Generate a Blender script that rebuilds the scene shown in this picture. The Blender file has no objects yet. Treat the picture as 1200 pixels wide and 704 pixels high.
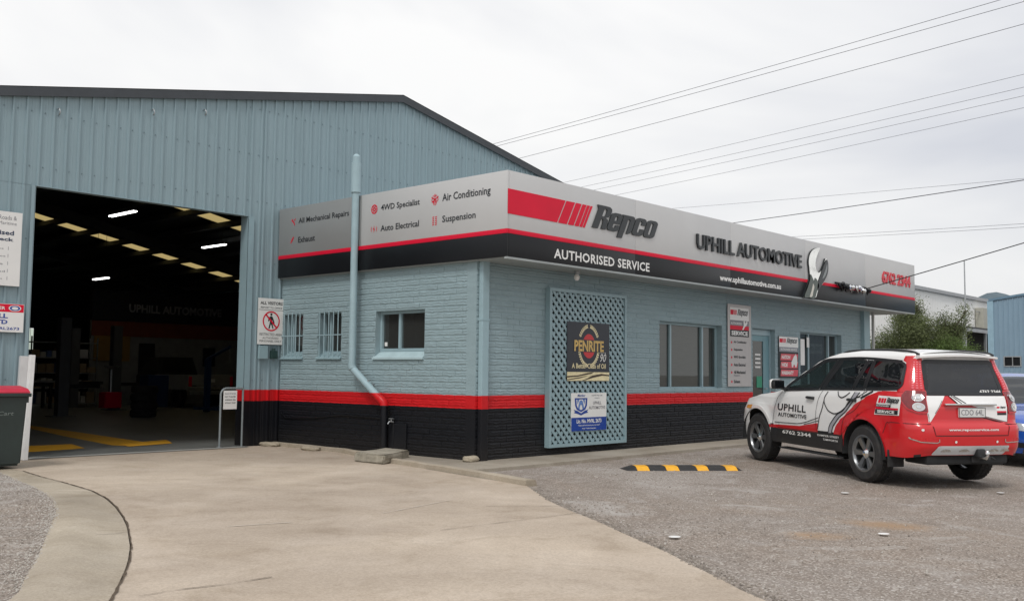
import bpy, bmesh, math, random
from mathutils import Vector, Matrix
from mathutils.geometry import tessellate_polygon
random.seed(7)
R = math.radians
sc = bpy.context.scene
C = sc.collection

# ---------------------------------------------------------------- camera
cam_data = bpy.data.cameras.new("camera")
cam = bpy.data.objects.new("camera", cam_data)
C.objects.link(cam)
sc.camera = cam
cam_data.sensor_fit = 'HORIZONTAL'
cam_data.sensor_width = 36.0
cam_data.lens = 36.0 * 1164.955 / 1200.0
cam_data.clip_start = 0.05
cam_data.clip_end = 9000
YAW, PITCH, ROLL = 0.835, 0.0734, 0.0105
fw = Vector((math.sin(YAW) * math.cos(PITCH), math.cos(YAW) * math.cos(PITCH), math.sin(PITCH)))
rt = Vector((math.cos(YAW), -math.sin(YAW), 0))
upv = rt.cross(fw)
r2 = rt * math.cos(ROLL) + upv * math.sin(ROLL)
u2 = -rt * math.sin(ROLL) + upv * math.cos(ROLL)
cam.matrix_world = Matrix(((r2.x, u2.x, -fw.x, -10.1167), (r2.y, u2.y, -fw.y, -9.8339), (r2.z, u2.z, -fw.z, 1.25), (0, 0, 0, 1)))

# ---------------------------------------------------------------- exposure, sky, sun
sc.view_settings.view_transform = 'Standard'
sc.view_settings.look = 'None'
sc.view_settings.exposure = 0.30
sc.view_settings.gamma = 1.0
SUN_AZ, SUN_EL = R(205), R(52)          # direction towards the sun, angle from +X, elevation
w = bpy.data.worlds.new("World")
sc.world = w
w.use_nodes = True
nt = w.node_tree
for n in list(nt.nodes): nt.nodes.remove(n)
def wn(t, **k):
    n = nt.nodes.new(t)
    for a, b in k.items(): setattr(n, a, b)
    return n
out = wn('ShaderNodeOutputWorld'); bg = wn('ShaderNodeBackground')
sky = wn('ShaderNodeTexSky', sky_type='NISHITA')
sky.sun_disc = False
sky.sun_elevation = SUN_EL
sky.sun_rotation = math.pi / 2 - SUN_AZ
sky.air_density = 1.0; sky.dust_density = 3.0
tc = wn('ShaderNodeTexCoord')
mp = wn('ShaderNodeMapping'); mp.inputs['Scale'].default_value = (1.0, 1.0, 2.6)
mp.inputs['Rotation'].default_value = (0, 0, R(20))
n1 = wn('ShaderNodeTexNoise'); n1.inputs['Scale'].default_value = 1.5; n1.inputs['Detail'].default_value = 5; n1.inputs['Roughness'].default_value = 0.5
n1.inputs['Distortion'].default_value = 0.5
cr = wn('ShaderNodeValToRGB')
cr.color_ramp.elements[0].position = 0.34; cr.color_ramp.elements[0].color = (0.585, 0.60, 0.645, 1)
cr.color_ramp.elements[1].position = 0.64; cr.color_ramp.elements[1].color = (0.86, 0.855, 0.845, 1)
sx = wn('ShaderNodeSeparateXYZ')
zr = wn('ShaderNodeMapRange'); zr.inputs['From Min'].default_value = 0.0; zr.inputs['From Max'].default_value = 1.0
zr.inputs['To Min'].default_value = 9.0; zr.inputs['To Max'].default_value = 11.5
mul = wn('ShaderNodeVectorMath', operation='SCALE')
mix = wn('ShaderNodeMix', data_type='RGBA'); mix.inputs[0].default_value = 0.93
L = nt.links.new
L(tc.outputs['Generated'], mp.inputs['Vector']); L(mp.outputs['Vector'], n1.inputs['Vector'])
L(n1.outputs['Fac'], cr.inputs['Fac']); L(tc.outputs['Generated'], sx.inputs['Vector']); L(sx.outputs['Z'], zr.inputs['Value'])
L(cr.outputs['Color'], mul.inputs[0]); L(zr.outputs['Result'], mul.inputs['Scale'])
L(sky.outputs['Color'], mix.inputs[6]); L(mul.outputs['Vector'], mix.inputs[7])
L(mix.outputs[2], bg.inputs['Color']); bg.inputs['Strength'].default_value = 0.1
L(bg.outputs['Background'], out.inputs['Surface'])

sun_d = bpy.data.lights.new("sun", 'SUN')
sun_d.energy = 1.15; sun_d.angle = R(14); sun_d.color = (1.0, 0.97, 0.92)
sun = bpy.data.objects.new("sun", sun_d); C.objects.link(sun)
sdir = Vector((math.cos(SUN_AZ) * math.cos(SUN_EL), math.sin(SUN_AZ) * math.cos(SUN_EL), math.sin(SUN_EL)))
sun.rotation_euler = sdir.to_track_quat('Z', 'Y').to_euler()
sun.location = (0, 0, 30)

# ---------------------------------------------------------------- materials
MATS = {}
def _new(name):
    m = bpy.data.materials.new(name); m.use_nodes = True
    t = m.node_tree
    return m, t, t.nodes['Principled BSDF']
def nd(t, typ, **k):
    n = t.nodes.new(typ)
    for a, b in k.items():
        if a in n.inputs: n.inputs[a].default_value = b
        else: setattr(n, a, b)
    return n
def mat(name, col, rough=0.6, metal=0.0, var=0.10, scale=4.0, bump=0.0, bscale=60.0, dirt=0.0, dcol=(0.09, 0.075, 0.06), coat=0.0, stretch=(1, 1, 1), alpha=None):
    """painted or plain surface: base colour broken up by two noises, optional dirt patches and fine relief"""
    if name in MATS: return MATS[name]
    m, t, b = _new(name); l = t.links.new
    geo = nd(t, 'ShaderNodeNewGeometry')
    mpn = nd(t, 'ShaderNodeMapping'); mpn.inputs['Scale'].default_value = stretch
    l(geo.outputs['Position'], mpn.inputs['Vector'])
    a = nd(t, 'ShaderNodeTexNoise'); a.inputs['Scale'].default_value = scale; a.inputs['Detail'].default_value = 6; a.inputs['Roughness'].default_value = 0.65
    l(mpn.outputs['Vector'], a.inputs['Vector'])
    r = nd(t, 'ShaderNodeMapRange'); r.inputs['From Min'].default_value = 0.3; r.inputs['From Max'].default_value = 0.7
    r.inputs['To Min'].default_value = 1 - var; r.inputs['To Max'].default_value = 1 + var
    l(a.outputs['Fac'], r.inputs['Value'])
    v = nd(t, 'ShaderNodeVectorMath', operation='SCALE'); v.inputs[0].default_value = col[:3]
    l(r.outputs['Result'], v.inputs['Scale'])
    src = v.outputs['Vector']
    if dirt > 0:
        d = nd(t, 'ShaderNodeTexNoise'); d.inputs['Scale'].default_value = scale * 0.37; d.inputs['Detail'].default_value = 8; d.inputs['Roughness'].default_value = 0.7
        l(mpn.outputs['Vector'], d.inputs['Vector'])
        dr = nd(t, 'ShaderNodeMapRange'); dr.inputs['From Min'].default_value = 0.5; dr.inputs['From Max'].default_value = 0.75
        dr.inputs['To Max'].default_value = dirt
        l(d.outputs['Fac'], dr.inputs['Value'])
        mx = nd(t, 'ShaderNodeMix', data_type='RGBA'); mx.inputs[7].default_value = (*dcol, 1)
        l(dr.outputs['Result'], mx.inputs[0]); l(src, mx.inputs[6]); src = mx.outputs[2]
    l(src, b.inputs['Base Color'])
    b.inputs['Roughness'].default_value = rough; b.inputs['Metallic'].default_value = metal
    b.inputs['Coat Weight'].default_value = coat; b.inputs['Coat Roughness'].default_value = 0.05
    if bump > 0:
        n = nd(t, 'ShaderNodeTexNoise'); n.inputs['Scale'].default_value = bscale; n.inputs['Detail'].default_value = 4
        l(mpn.outputs['Vector'], n.inputs['Vector'])
        bp = nd(t, 'ShaderNodeBump'); bp.inputs['Strength'].default_value = bump; bp.inputs['Distance'].default_value = 0.01
        l(n.outputs['Fac'], bp.inputs['Height']); l(bp.outputs['Normal'], b.inputs['Normal'])
    MATS[name] = m
    return m
def emis(name, col, s):
    if name in MATS: return MATS[name]
    m, t, b = _new(name)
    b.inputs['Base Color'].default_value = (*col, 1); b.inputs['Emission Color'].default_value = (*col, 1); b.inputs['Emission Strength'].default_value = s
    MATS[name] = m
    return m
def glass(name, tint=(0.03, 0.035, 0.035), amount=0.5, rough=0.02, spec=0.5):
    """tinted pane: a glossy dark skin that lets part of the light straight through"""
    if name in MATS: return MATS[name]
    m, t, b = _new(name); l = t.links.new
    b.inputs['Base Color'].default_value = (*tint, 1); b.inputs['Roughness'].default_value = rough
    b.inputs['Specular IOR Level'].default_value = spec
    tr = nd(t, 'ShaderNodeBsdfTransparent'); tr.inputs['Color'].default_value = (0.75, 0.85, 0.83, 1)
    mx = nd(t, 'ShaderNodeMixShader'); mx.inputs[0].default_value = 1 - amount
    l(tr.outputs[0], mx.inputs[1]); l(b.outputs[0], mx.inputs[2])
    l(mx.outputs[0], t.nodes['Material Output'].inputs['Surface'])
    MATS[name] = m
    return m
BLUE = (0.275, 0.366, 0.394)
RED = (0.56, 0.012, 0.016)
BLACK = (0.008, 0.009, 0.012)
def banded(name, top, rough, bump, bscale, stretch=(1, 1, 1), gate_x=None, var=0.08, dirt=0.15):
    """one coat of paint in three bands: base black to 0.746 m, red to 0.934 m, blue above"""
    m, t, b = _new(name); l = t.links.new
    geo = nd(t, 'ShaderNodeNewGeometry'); s = nd(t, 'ShaderNodeSeparateXYZ'); l(geo.outputs['Position'], s.inputs[0])
    wob = nd(t, 'ShaderNodeTexNoise'); wob.inputs['Scale'].default_value = 9; l(geo.outputs['Position'], wob.inputs['Vector'])
    ma = nd(t, 'ShaderNodeMath', operation='MULTIPLY_ADD'); ma.inputs[1].default_value = 0.012
    l(wob.outputs['Fac'], ma.inputs[0]); l(s.outputs['Z'], ma.inputs[2])
    c1 = nd(t, 'ShaderNodeMath', operation='LESS_THAN'); c1.inputs[1].default_value = 0.752; l(ma.outputs[0], c1.inputs[0])
    c2 = nd(t, 'ShaderNodeMath', operation='LESS_THAN'); c2.inputs[1].default_value = 0.940; l(ma.outputs[0], c2.inputs[0])
    f1, f2 = c1.outputs[0], c2.outputs[0]
    if gate_x is not None:
        g = nd(t, 'ShaderNodeMath', operation='GREATER_THAN'); g.inputs[1].default_value = gate_x; l(s.outputs['X'], g.inputs[0])
        a1 = nd(t, 'ShaderNodeMath', operation='MULTIPLY'); l(f1, a1.inputs[0]); l(g.outputs[0], a1.inputs[1]); f1 = a1.outputs[0]
        a2 = nd(t, 'ShaderNodeMath', operation='MULTIPLY'); l(f2, a2.inputs[0]); l(g.outputs[0], a2.inputs[1]); f2 = a2.outputs[0]
    m1 = nd(t, 'ShaderNodeMix', data_type='RGBA'); m1.inputs[6].default_value = (*top, 1); m1.inputs[7].default_value = (*RED, 1); l(f2, m1.inputs[0])
    m2 = nd(t, 'ShaderNodeMix', data_type='RGBA'); m2.inputs[7].default_value = (*BLACK, 1); l(m1.outputs[2], m2.inputs[6]); l(f1, m2.inputs[0])
    mpn = nd(t, 'ShaderNodeMapping'); mpn.inputs['Scale'].default_value = stretch; l(geo.outputs['Position'], mpn.inputs['Vector'])
    a = nd(t, 'ShaderNodeTexNoise'); a.inputs['Scale'].default_value = 3.0; a.inputs['Detail'].default_value = 8; a.inputs['Roughness'].default_value = 0.7
    l(mpn.outputs['Vector'], a.inputs['Vector'])
    r = nd(t, 'ShaderNodeMapRange'); r.inputs['From Min'].default_value = 0.3; r.inputs['From Max'].default_value = 0.7
    r.inputs['To Min'].default_value = 1 - var; r.inputs['To Max'].default_value = 1 + var
    l(a.outputs['Fac'], r.inputs['Value'])
    v = nd(t, 'ShaderNodeVectorMath', operation='SCALE'); l(m2.outputs[2], v.inputs[0]); l(r.outputs['Result'], v.inputs['Scale'])
    # splashed dust close to the ground
    zz = nd(t, 'ShaderNodeMapRange'); zz.inputs['From Min'].default_value = 0.0; zz.inputs['From Max'].default_value = 0.35
    zz.inputs['To Min'].default_value = dirt; zz.inputs['To Max'].default_value = 0.0; l(s.outputs['Z'], zz.inputs['Value'])
    zn = nd(t, 'ShaderNodeMath', operation='MULTIPLY'); l(zz.outputs['Result'], zn.inputs[0]); l(a.outputs['Fac'], zn.inputs[1])
    m3 = nd(t, 'ShaderNodeMix', data_type='RGBA'); m3.inputs[7].default_value = (0.16, 0.13, 0.10, 1)
    l(v.outputs['Vector'], m3.inputs[6]); l(zn.outputs[0], m3.inputs[0])
    l(m3.outputs[2], b.inputs['Base Color'])
    b.inputs['Roughness'].default_value = rough; b.inputs['Specular IOR Level'].default_value = 0.25
    n = nd(t, 'ShaderNodeTexNoise'); n.inputs['Scale'].default_value = bscale; n.inputs['Detail'].default_value = 5; n.inputs['Roughness'].default_value = 0.6
    l(mpn.outputs['Vector'], n.inputs['Vector'])
    bp = nd(t, 'ShaderNodeBump'); bp.inputs['Strength'].default_value = bump; bp.inputs['Distance'].default_value = 0.012
    l(n.outputs['Fac'], bp.inputs['Height']); l(bp.outputs['Normal'], b.inputs['Normal'])
    MATS[name] = m
    return m
M_BRICK = banded("painted_brick", BLUE, 0.5, 0.45, 40, stretch=(0.5, 0.5, 2.2))
M_CLAD = banded("painted_cladding", (0.262, 0.354, 0.390), 0.42, 0.04, 8, stretch=(1.5, 1.5, 0.25), gate_x=-1.2, var=0.06, dirt=0.1)
M_BLUE = mat("blue_trim_paint", (0.27, 0.385, 0.42), 0.42, var=0.06, bump=0.05, bscale=40)
M_TRIM = mat("charcoal_barge_paint", (0.045, 0.052, 0.060), 0.5, var=0.12)
M_SILVER = mat("silver_composite_panel", (0.56, 0.56, 0.555), 0.42, metal=0.25, var=0.025, scale=1.2)
M_REDP = mat("red_sign_vinyl", (0.68, 0.010, 0.040), 0.45, var=0.05, scale=2)
M_REDP.node_tree.nodes["Principled BSDF"].inputs["Specular IOR Level"].default_value = 0.2
M_BLKP = mat("black_sign_panel", (0.010, 0.011, 0.013), 0.33, var=0.1, scale=2)
M_BLKP.node_tree.nodes['Principled BSDF'].inputs['Specular IOR Level'].default_value = 0.28
M_SILVD = mat("silver_panel_reflection_tone", (0.36, 0.37, 0.37), 0.36, metal=0.35, var=0.03, scale=1.2)  # darker base colour stands in for the reflection across this panel
M_BLKL = mat("black_letter_acrylic", (0.018, 0.022, 0.025), 0.35, var=0.15, scale=6)
M_WHT = mat("white_sign_print", (0.78, 0.78, 0.76), 0.4, var=0.03)
M_GREYT = mat("grey_sign_print", (0.22, 0.22, 0.24), 0.5, var=0.05)
M_STEEL = mat("galvanised_steel", (0.42, 0.44, 0.45), 0.42, metal=0.75, var=0.15, scale=14)
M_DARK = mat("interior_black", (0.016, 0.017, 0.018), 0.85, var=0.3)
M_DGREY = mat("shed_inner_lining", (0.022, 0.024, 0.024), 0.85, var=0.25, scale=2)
M_RUB = mat("black_rubber", (0.022, 0.022, 0.023), 0.75, var=0.25, scale=30, bump=0.2, bscale=120, dirt=0.4, dcol=(0.10, 0.085, 0.07))
M_YEL = mat("yellow_marking_paint", (0.80, 0.40, 0.02), 0.6, var=0.15, scale=8, dirt=0.25)
M_CHROME = mat("chrome", (0.75, 0.76, 0.76), 0.08, metal=1.0, var=0.05)
M_SOFFIT = mat("soffit_board_paint", (0.33, 0.36, 0.36), 0.55, var=0.08)

# ---------------------------------------------------------------- mesh helpers
class MB:
    def __init__(s): s.v = []; s.f = []; s.m = []; s.mi = 0
    def add(s, vs, fs):
        o = len(s.v); s.v += [tuple(p) for p in vs]
        for f in fs: s.f.append(tuple(i + o for i in f)); s.m.append(s.mi)
        return s
    def box(s, x0, x1, y0, y1, z0, z1, mtx=None):
        vs = [(x0, y0, z0), (x1, y0, z0), (x1, y1, z0), (x0, y1, z0), (x0, y0, z1), (x1, y0, z1), (x1, y1, z1), (x0, y1, z1)]
        if mtx: vs = [mtx @ Vector(p) for p in vs]
        return s.add(vs, [(0, 3, 2, 1), (4, 5, 6, 7), (0, 1, 5, 4), (1, 2, 6, 5), (2, 3, 7, 6), (3, 0, 4, 7)])
    def bbox(s, x0, x1, y0, y1, z0, z1, b=0.01, mtx=None):
        """box with chamfered edges"""
        bm = bmesh.new(); bmesh.ops.create_cube(bm, size=1)
        for v in bm.verts: v.co = Vector(((x0 + x1) / 2 + v.co.x * (x1 - x0), (y0 + y1) / 2 + v.co.y * (y1 - y0), (z0 + z1) / 2 + v.co.z * (z1 - z0)))
        bmesh.ops.bevel(bm, geom=bm.edges[:], offset=b, segments=2, profile=0.6, affect='EDGES')
        bm.verts.index_update()
        vs = [(mtx @ v.co) if mtx else v.co.copy() for v in bm.verts]; fs = [[v.index for v in f.verts] for f in bm.faces]
        bm.free(); return s.add(vs, fs)
    def tube(s, pts, r, n=10, caps=True):
        pts = [Vector(p) for p in pts]; rs = r if isinstance(r, (list, tuple)) else [r] * len(pts)
        o = []; prev = None
        for i, p in enumerate(pts):
            d = (pts[min(i + 1, len(pts) - 1)] - pts[max(i - 1, 0)]).normalized()
            if prev is None: a = d.orthogonal().normalized()
            else:
                a = prev - d * prev.dot(d)
                a = a.normalized() if a.length > 1e-6 else d.orthogonal().normalized()
            prev = a; b = d.cross(a)
            for k in range(n):
                t = 2 * math.pi * k / n
                o.append(p + (a * math.cos(t) + b * math.sin(t)) * rs[i])
        fs = []
        for i in range(len(pts) - 1):
            for k in range(n):
                fs.append((i * n + k, i * n + (k + 1) % n, (i + 1) * n + (k + 1) % n, (i + 1) * n + k))
        if caps: fs.append(tuple(reversed(range(n)))); fs.append(tuple((len(pts) - 1) * n + k for k in range(n)))
        return s.add(o, fs)
    def lathe(s, prof, n=24, mtx=None, close=False):
        """prof: (radius, height) pairs turned about the local Z axis"""
        o = []; fs = []
        for r, z in prof:
            for k in range(n):
                t = 2 * math.pi * k / n; p = Vector((r * math.cos(t), r * math.sin(t), z)); o.append(mtx @ p if mtx else p)
        for i in range(len(prof) - 1):
            for k in range(n):
                fs.append((i * n + k, i * n + (k + 1) % n, (i + 1) * n + (k + 1) % n, (i + 1) * n + k))
        if close: fs.append(tuple(reversed(range(n)))); fs.append(tuple((len(prof) - 1) * n + k for k in range(n)))
        return s.add(o, fs)
    def prism(s, poly, a, b, fn):
        """extrude a 2D polygon between a and b; fn(u, v, w) -> point"""
        n = len(poly); vs = [fn(u, v, a) for u, v in poly] + [fn(u, v, b) for u, v in poly]
        fs = [tuple(reversed(range(n))), tuple(range(n, 2 * n))] + [(i, (i + 1) % n, n + (i + 1) % n, n + i) for i in range(n)]
        return s.add(vs, fs)
    def mesh(s, name, mats, smooth=False):
        me = bpy.data.meshes.new(name); me.from_pydata([tuple(v) for v in s.v], [], s.f)
        if not isinstance(mats, (list, tuple)): mats = [mats]
        for m in mats: me.materials.append(m)
        if len(mats) > 1: me.polygons.foreach_set('material_index', s.m)
        if smooth is not False:
            me.polygons.foreach_set('use_smooth', [True] * len(me.polygons))
            if smooth is not True: me.set_sharp_from_angle(angle=R(smooth))
        me.update(); return me
    def build(s, name, mats, parent=None, smooth=False, **props):
        return place(s.mesh(name, mats, smooth), name, parent, **props)
BASE = {}
def place(me, name, parent=None, local=False, **props):
    o = bpy.data.objects.new(name, me); C.objects.link(o)
    if parent is not None:
        o.parent = parent
        if not LOCAL: o.matrix_parent_inverse = wmat(parent).inverted()
    for k, v in props.items(): o[k] = v
    return o
LOCAL = False
def wmat(o):
    m = o.matrix_basis.copy() if o.parent is None else wmat(o.parent) @ o.matrix_parent_inverse @ o.matrix_basis
    return m
def thing(name, label, cat, loc=(0, 0, 0), rz=0.0, group=None):
    o = bpy.data.objects.new(name, None); C.objects.link(o)
    o.empty_display_size = 0.2; o.location = loc; o.rotation_euler = (0, 0, rz); o['label'] = label; o['category'] = cat
    if group: o['group'] = group
    return o
def tag(o, label, cat, group=None):
    o['label'] = label; o['category'] = cat
    if group: o['group'] = group
    return o
def struct(o): o['kind'] = 'structure'; return o
def grad_mesh_join(obs): pass

# ---- flat shapes and lettering: curve outlines filled to a mesh
def curve_mesh(cu):
    ob = bpy.data.objects.new("tmp", cu); C.objects.link(ob)
    dg = bpy.context.evaluated_depsgraph_get(); dg.update()
    me = bpy.data.meshes.new_from_object(ob.evaluated_get(dg))
    bpy.data.objects.remove(ob); bpy.data.curves.remove(cu)
    vs = [v.co.copy() for v in me.vertices]; fs = [tuple(p.vertices) for p in me.polygons]
    bpy.data.meshes.remove(me)
    return vs, fs
TCACHE = {}
def text_geo(s, bold=0.02, ext=0.0, res=2, spacing=1.0):
    key = (s, bold, ext, res, spacing)
    if key in TCACHE: return TCACHE[key]
    cu = bpy.data.curves.new("t", 'FONT'); cu.body = s; cu.size = 1.0; cu.offset = bold; cu.extrude = ext; cu.resolution_u = res; cu.space_character = spacing
    TCACHE[key] = curve_mesh(cu)
    return TCACHE[key]
def poly_geo(polys, ext=0.0):
    cu = bpy.data.curves.new("p", 'CURVE'); cu.dimensions = '2D'; cu.fill_mode = 'BOTH'; cu.extrude = ext
    for p in polys:
        sp = cu.splines.new('POLY'); sp.points.add(len(p) - 1); sp.use_cyclic_u = True
        for q, (x, y) in zip(sp.points, p): q.co = (x, y, 0, 1)
    return curve_mesh(cu)
def fit(geo, x0, x1, y0, y1, shear=0.0):
    """scale geometry into a box of the (u, v) plane; depth kept"""
    vs, fs = geo
    vs = [Vector((v.x + shear * v.y, v.y, v.z)) for v in vs]
    a = min(v.x for v in vs); b = max(v.x for v in vs); c = min(v.y for v in vs); d = max(v.y for v in vs)
    return [Vector((x0 + (v.x - a) / (b - a) * (x1 - x0), y0 + (v.y - c) / (d - c) * (y1 - y0), v.z)) for v in vs], fs
def islands(vs, fs):
    par = list(range(len(vs)))
    def find(i):
        while par[i] != i: par[i] = par[par[i]]; i = par[i]
        return i
    # coincident points belong together
    seen = {}
    for i, v in enumerate(vs):
        k = (round(v.x, 5), round(v.y, 5), round(v.z, 5))
        if k in seen: par[find(i)] = find(seen[k])
        else: seen[k] = i
    for f in fs:
        for j in f[1:]: par[find(j)] = find(f[0])
    g = {}
    for f in fs: g.setdefault(find(f[0]), []).append(f)
    outl = []
    for k, ff in g.items():
        ids = sorted({i for f in ff for i in f}); mp_ = {i: n for n, i in enumerate(ids)}
        outl.append(([vs[i] for i in ids], [tuple(mp_[i] for i in f) for f in ff]))
    outl.sort(key=lambda q: min(v.x for v in q[0]))
    return outl
def ON_FRONT(y):   # faces -Y, reads along +X
    return lambda u, v, d=0.0: (u, y - d, v)
def ON_SIDE(x):    # faces -X, reads along -Y
    return lambda u, v, d=0.0: (x - d, -u, v)
def put(geo, fn, name, m, parent, **props):
    vs, fs = geo; b = MB(); b.add([fn(v.x, v.y, v.z) for v in vs], fs)
    return b.build(name, m, parent, **props)
def text(s, x0, x1, y0, y1, fn, m, parent, name="lettering", bold=0.02, ext=0.0, shear=0.0, depth=0.0, split=False, res=2, spacing=1.0):
    g = fit(text_geo(s, bold, ext, res, spacing), x0, x1, y0, y1, shear)
    f2 = (lambda u, v, d=0.0: fn(u, v, d * 1.0 + depth))
    if not split: return put(g, f2, name, m, parent)
    return [put(i, f2, "letter", m, parent) for i in islands(*g)]
def rect(x0, x1, y0, y1): return ([Vector((x0, y0, 0)), Vector((x1, y0, 0)), Vector((x1, y1, 0)), Vector((x0, y1, 0))], [(0, 1, 2, 3)])
def ring(cx, cy, r, n=32, sy=1.0): return [(cx + r * math.cos(2 * math.pi * k / n), cy + sy * r * math.sin(2 * math.pi * k / n)) for k in range(n)]
def merge(*gs):
    vs = []; fs = []
    for a, b in gs:
        o = len(vs); vs += a; fs += [tuple(i + o for i in f) for f in b]
    return vs, fs
# ================================================================ OFFICE
COURSE = 0.0852; BL = 0.262
office = thing("office_building", "low blue brick office with red and black painted base and a silver sign fascia", "building", (7, 2, 0))
WALL_TOP = 2.87; LEN = 13.60; DEP = 4.757
F_OPEN = [(4.635, 6.775, 0.99, 2.21), (7.97, 8.925, -0.1, 2.215), (10.074, 12.18, 0.99, 2.235)]
S_OPEN = [(1.085, 2.21, 1.45, 2.20), (3.07, 3.68, 1.467, 2.235), (4.11, 4.68, 1.467, 2.24)]
def wall_slab(name, s0, s1, z0, z1, holes, pt, d0, d1, m, parent, **k):
    b = MB(); cuts = sorted({s0, s1} | {h[0] for h in holes} | {h[1] for h in holes})
    for a, c in zip(cuts, cuts[1:]):
        mid = (a + c) / 2; zs = [(z0, z1)]
        for h in holes:
            if h[0] <= mid <= h[1]:
                zs = [(max(p, z0), min(q, z1)) for A, B in zs for p, q in ((A, h[2]), (h[3], B)) if min(q, z1) - max(p, z0) > 1e-4]
        for A, B in zs:
            vs = [pt(s, d, z) for z in (A, B) for s, d in ((a, d0), (c, d0), (c, d1), (a, d1))]
            b.add(vs, [(0, 3, 2, 1), (4, 5, 6, 7), (0, 1, 5, 4), (1, 2, 6, 5), (2, 3, 7, 6), (3, 0, 4, 7)])
    return b.build(name, m, parent, **k)
def brick_geo(L_, H, rg):
    """one rough-faced brick: local x along the wall, -y out of it, z up"""
    nx, nz = 6, 5; vs = []; fs = []; gz = [0, .25, .5, .78, 1.0]; ph = rg.uniform(0, 6)
    for j in range(nz):
        for i in range(nx):
            e = (i in (0, nx - 1)) or (j in (0, nz - 1))
            y = 0.005 if j in (0, nz - 1) else 0.001 if e else (0.003 - rg.random() * .004 if j == 2 else -0.0005 - rg.random() * 0.005)
            z = H * gz[j] + (0 if j in (0, nz - 1) else H * .07 * math.sin(ph + i * 1.3) + rg.uniform(-.08, .08) * H)
            vs.append((L_ * i / (nx - 1) + (0 if i in (0, nx - 1) else rg.uniform(-.01, .01)), y, z))
    for j in range(nz - 1):
        for i in range(nx - 1): fs.append((j * nx + i, j * nx + i + 1, (j + 1) * nx + i + 1, (j + 1) * nx + i))
    o = len(vs); vs += [(0, 0.03, 0), (L_, 0.03, 0), (L_, 0.03, H), (0, 0.03, H)]
    fs += [(o, o + 1) + tuple(reversed(range(nx))), (o + 2, o + 3) + tuple((nz - 1) * nx + i for i in range(nx)),
           (o + 3, o) + tuple(j * nx for j in range(nz)), (o + 1, o + 2) + tuple(j * nx + nx - 1 for j in reversed(range(nz)))]
    return vs, fs
rg = random.Random(3)
BR = []
for i in range(10):
    b = MB(); b.add(*brick_geo(BL - 0.004, COURSE - 0.006, rg)); BR.append(b.mesh("brick", M_BRICK, smooth=12))
def brickwork(part, s0, s1, holes, single, side):
    """bricks within `single` become objects, the others one joined piece"""
    rest = MB(); n = 0; rows = int(WALL_TOP / COURSE) + 1
    for r_ in range(rows):
        z = r_ * COURSE; zt = min(z + COURSE, WALL_TOP)
        off = (r_ % 2) * BL / 2; s = s0 - off
        while s < s1:
            a, c = max(s, s0), min(s + BL, s1); s += BL
            iv = [(a, c)]
            for h in holes:
                if h[2] < (z + zt) / 2 < h[3]:
                    iv = [(p, q) for A, B in iv for p, q in ((A, min(B, h[0])), (max(A, h[1]), B)) if q - p > 0.03]
            for p, q in iv:
                if q - p < 0.03: continue
                full = q - p > BL - 0.002 and zt - z > COURSE - 0.002
                if single(p, q) and n < 150:
                    if full: me = rg.choice(BR)
                    else:
                        b = MB(); b.add(*brick_geo(q - p - 0.004, zt - z - 0.006, rg)); me = b.mesh("brick", M_BRICK, smooth=12)
                    o = place(me, "brick", part); n += 1
                    if side: o.location = (0, q, z); o.rotation_euler = (0, 0, -math.pi / 2)
                    else: o.location = (p, 0, z)
                    o.location.z += 0.0045
                    o.location += Vector(((0, -0.0045, 0) if side else (0.0045, 0, 0)))
                    o.location += Vector((rg.uniform(-.002, .003), 0, 0)) if side else Vector((0, rg.uniform(-.002, .003), 0))
                else:
                    vs, fs = brick_geo(q - p - 0.004, zt - z - 0.006, rg); j = rg.uniform(-.002, .003)
                    if side: vs = [(y + j, q - 0.0045 - x, z + 0.0045 + zz) for x, y, zz in vs]
                    else: vs = [(p + 0.0045 + x, y + j, z + 0.0045 + zz) for x, y, zz in vs]
                    rest.add(vs, fs)
    rest.build("brickwork", M_BRICK, part, smooth=12, kind="stuff")
pf = lambda s, d, z: (s, d, z); ps = lambda s, d, z: (d, s, z)
fwall = wall_slab("brick_wall", 0.0, LEN, -0.05, WALL_TOP, F_OPEN, pf, 0.007, 0.20, M_BRICK, office)
swall = wall_slab("brick_wall", 0.21, DEP - 0.01, -0.05, WALL_TOP, S_OPEN, ps, 0.007, 0.20, M_BRICK, office)
brickwork(fwall, 0.0, LEN, F_OPEN, lambda a, b: b < 1.53, False)
brickwork(swall, 0.16, DEP - 0.03, S_OPEN, lambda a, b: b < 1.28, True)
b = MB().box(0.012, 0.2, 0.012, 0.16, -0.05, WALL_TOP)      # smoother return of the front wall at the corner
for k in range(34):
    b.box(0.003, 0.012, 0.004 + 0.004 * (k % 2), 0.152, k * COURSE + 0.005, min((k + 1) * COURSE - 0.005, WALL_TOP))
b.build("corner_pier", M_BRICK, office)
# far end pilaster, end and rear walls, flat roof, ceiling, floor
MB().box(13.28, 13.62, -0.09, 0.004, -0.05, WALL_TOP).build("pilaster", M_BLUE, office)
MB().box(LEN - 0.2, LEN, 0.21, DEP - 0.03, -0.05, WALL_TOP).build("block_wall", M_BLUE, office)
MB().box(-0.05, 14.9, -0.6, DEP - 0.03, 3.55, 3.60).build("flat_roof", M_STEEL, office)
MB().box(0.21, LEN - 0.21, 0.21, DEP - .03, 2.60, 2.64).build("ceiling", M_SOFFIT, office)
MB().box(0.21, LEN - 0.21, 0.21, DEP - .03, 0.0, 0.02).build("office_floor", M_DGREY, office)
MB().box(0.22, LEN - 0.22, 2.6, 2.7, 0.02, 2.6).build("inner_partition", mat("cream_partition", (0.22, 0.20, 0.17), 0.8), office)
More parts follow.
